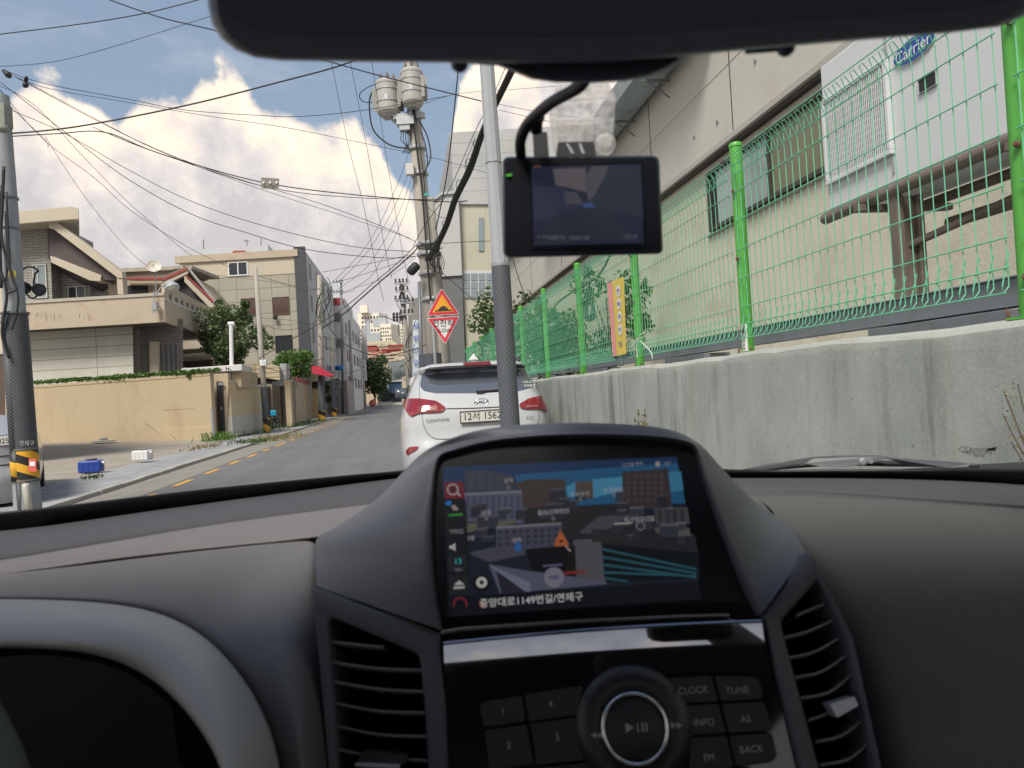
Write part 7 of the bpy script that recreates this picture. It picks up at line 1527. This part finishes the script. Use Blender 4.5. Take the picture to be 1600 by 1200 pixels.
mb=MB();mb.grid([[Vector((x,y,z-.05*(x/.8)**2)) for x in (-.85,-.5,0,.5,.85)] for y,z in ((1.28,1.085),(1.5,1.07),(1.9,1.02),(2.15,.94),(2.25,.8),(2.27,.4))]);mb.build('bonnet',carpaint('dark bonnet',(.05,.05,.055)),car,smooth=True,solid=.02,subd=1)
# --- mirror
mir=[(322,-60),(325,10),(331,38),(345,60),(368,78),(398,90),(440,95),(560,97),(680,98),(800,99),(930,97),(1040,90),(1180,77),(1330,64),(1480,52),(1560,42),(1600,25),(1640,-10),(1650,-90),(1600,-200),(360,-160)]
mMir=plastic('mirror housing plastic',(.15,.165,.22),.38,.1)
Ym=.285
mb=MB();n=len(mir);cx=sum(a for a,b in mir)/n;cy=sum(b for a,b in mir)/n
def sh(f,Y,dy=0):return [P(cx+(x-cx)*f,cy+(y-cy)*(1-(1-f)*4)+dy,Y) for x,y in mir]
rows=[[q for q in sh(.975,Ym-.004)],sh(.99,Ym-.002),sh(.998,Ym+.004),sh(1.,Ym+.012)]
back=[ (q-Vector((0,0,0))) for q in sh(1.,Ym+.012)]
cc_=P(cx,cy,Ym+.012)
rows.append(sh(.992,Ym+.03));rows.append(sh(.95,Ym+.045))
mb.grid(rows,0,True);mb.poly(rows[-1]);mb.poly(rows[0]);mrr=mb.build('rear_view_mirror',mMir,car,smooth=True);q=mrr.modifiers.new('e','EDGE_SPLIT');q.split_angle=R_(55)
mb=MB();mb.poly([cc_+(q-cc_)*.97-Vector((0,.0165,0)) for q in sh(.965,Ym+.012)]);mb.build('mirror_glass',M('dim mirror glass',(.13,.145,.19),.3,var=0,spec=.3),mrr)
mt=[(715,90),(718,99),(745,101),(778,103),(800,112),(830,124),(868,129),(925,130),(975,127),(1020,119),(1050,107),(1070,94),(1075,60),(715,60)]
mb=MB();m0=[P(x,y,Ym+.03) for x,y in mt];c_=P(890,80,Ym+.03);rows=[[P(890+(x-890)*f_,80+(y-80)*f_,Ym+d_) for x,y in mt] for f_,d_ in ((.94,.018),(.985,.022),(1,.03),(.98,.07),(.7,.11))]
mb.grid(rows,0,True);mb.poly(rows[0]);mb.poly(rows[-1]);mb.build('mirror_mount',mMir,mrr,smooth=True)
mb=MB();mb.ico(P(718,99,Ym+.02),.004,0,2);mb.ico(P(1228,74,Ym+.02),.004,0,2);mb.tube([P(1165,78,Ym+.02),P(1228,73,Ym+.02)],.0018,6);mb.build('mirror_lever',mMir,mrr,smooth=True)
# --- dashcam
dc=thing('dash_camera','small black dash camera with dim screen hanging under the mirror on the windscreen','dashcam',P(911,320,.47))
Yd=.47;nD=Vector((.03,-1,.05)).normalized();pD=P(911,320,Yd)
def DP(x,y,off=0):return PL(x,y,pD+nD*off,nD)
def slabD(name,px,f,b,m,par,r=0,bevel=0):
    q=rp(px,r,6) if r else px;mb=MB();mx_=sum(a for a,_ in q)/len(q);my_=sum(b_ for _,b_ in q)/len(q);mb.grid([[DP(mx_+(x-mx_)*g_,my_+(y-my_)*g_,o_) for x,y in q] for g_,o_ in ((.975,f),(1.,f-(f-b)*.12),(1.,f-(f-b)*.6),(.985,b))],0,True);mb.poly([DP(mx_+(x-mx_)*.975,my_+(y-my_)*.975,f) for x,y in q]);mb.poly([DP(mx_+(x-mx_)*.985,my_+(y-my_)*.985,b) for x,y in q]);return mb.build(name,m,par,bevel=bevel,smooth=False)
bd=slabD('body',[(785,245),(1030,243),(1036,392),(1030,397),(794,403),(786,396)],.0,-.026,plastic('camera shell',(.006,.007,.012),.3,.05,spec=.3),dc,12,.003)
mb=MB();mats=[M('camera screen glass',(.008,.010,.016),.12,var=0,spec=.35)];mb.poly([DP(*q,.0006) for q in [(826,256),(1005,254),(1010,386),(832,390)]],0)
im=[([(830,260),(1000,257),(1006,380),(834,384)],(.010,.014,.030)),([(864,264),(915,262),(918,300),(900,296),(885,292),(868,290)],(.075,.065,.075)),([(925,260),(952,259),(935,300),(920,315),(912,280)],(.055,.05,.065)),([(835,290),(880,292),(915,320),(850,345),(835,345)],(.018,.022,.045)),([(880,300),(900,300),(912,318),(885,320)],(.045,.042,.06)),([(955,258),(1001,257),(1005,340),(920,322)],(.014,.020,.036)),([(850,350),(915,318),(950,330),(1000,378),(840,382)],(.012,.018,.03)),([(834,259),(845,258),(845,261),(834,262)],(.10,.04,.02)),([(910,318),(925,316),(930,324),(912,325)],(.03,.05,.14))]
for k,(pg,c) in enumerate(im):
    mats.append(EM('cam %s'%(c,),c,.5));mb.poly([DP(x,y,.0008+.00002*k) for x,y in pg],len(mats)-1)
mb.build('screen',mats,dc,recalc=False)
text('2023/09/15  13:01:18',DP(880,372,.0012),RV,UV,.0040,EM('cam text',(.05,.055,.07),1.),dc,ext=.00002);text('12.1V',DP(985,370,.0012),RV,UV,.0040,EM('cam text',(.05,.055,.07),1.),dc,ext=.00002)
slabD('status_light',[(791,272),(800,271),(800,275),(791,276)],.0015,0,EM('green led',(.08,.45,.03),.4),dc)
mb=MB();mb.tube(spline([DP(815,252,-.022),P(813,222,Yd-.01),P(822,198,Yd-.02),P(838,180,Yd-.03),P(862,160,Yd-.05),P(905,135,Yd-.08),P(920,110,Yd-.1)],6),.0036,10);mb.tube(spline([P(838,205,Yd-.01),P(838,192,Yd-.015),P(842,182,Yd-.02)],4),.0042,8);mb.build('cable',mBlack,dc,smooth=True)
slabD('cable_plug',[(832,205),(855,206),(858,245),(834,245)],-.004,-.016,mBlack,dc,3,.001);slabD('mount_shoe',[(872,222),(928,221),(932,245),(868,245)],-.006,-.024,mBlack,dc,3,.001)
slabD('mount_slot',[(884,224),(888,224),(898,240),(893,240)],-.0055,-.008,mGalv,dc);slabD('mount_slot',[(904,224),(908,224),(914,240),(909,240)],-.0055,-.008,mGalv,dc)
# clear adhesive bracket
def clear():
    m,t,b=newmat('clear bracket plastic');b.inputs['Base Color'].default_value=(.92,.90,.88,1);b.inputs['Roughness'].default_value=.35
    n=t.noise(t.new('ShaderNodeTexCoord').outputs['Object'],130,5,.7);bp=t.new('ShaderNodeBump');bp.inputs['Strength'].default_value=.7;bp.inputs['Distance'].default_value=.004;t.put(bp.inputs['Height'],n);t.l.new(bp.outputs[0],b.inputs['Normal'])
    tr=t.new('ShaderNodeBsdfTransparent');tl=t.new('ShaderNodeBsdfTranslucent');tl.inputs[0].default_value=(.9,.87,.84,1);t.l.new(bp.outputs[0],tl.inputs['Normal']);mx=t.new('ShaderNodeMixShader');mx2=t.new('ShaderNodeMixShader');mx.inputs[0].default_value=.35;t.l.new(tl.outputs[0],mx.inputs[1]);t.l.new(b.outputs[0],mx.inputs[2])
    t.put(mx2.inputs[0],t.maprange(n,.38,.66,.2,.8));t.l.new(tr.outputs[0],mx2.inputs[1]);t.l.new(mx.outputs[0],mx2.inputs[2]);t.l.new(mx2.outputs[0],t.n['Material Output'].inputs[0]);return m
mCl=clear()
mb=MB();q=rp([(868,132),(950,128),(962,150),(958,215),(946,240),(866,236),(858,175)],6,4)
Ybk=.50;mb.prism([P(x,y,Ybk) for x,y in q],Vector((0,.004,0)))
for i in range(4):mb.prism([P(x,y,Ybk-.004) for x,y in rp([(872+i*15,193),(882+i*15,193),(882+i*15,222),(872+i*15,222)],3,2)],Vector((0,.004,0)))
mb.tube([P(866,158,Ybk-.003),P(956,152,Ybk-.003)],.0015,6);mb.tube([P(868,190,Ybk-.003),P(935,188,Ybk-.003)],.0018,6)
mb.lathe(P(945,228,Ybk-.004),(0,-1,0),[(.007,0),(.007,.006),(.004,.008)],16)
mb.build('clear_bracket',mCl,dc,smooth=False)
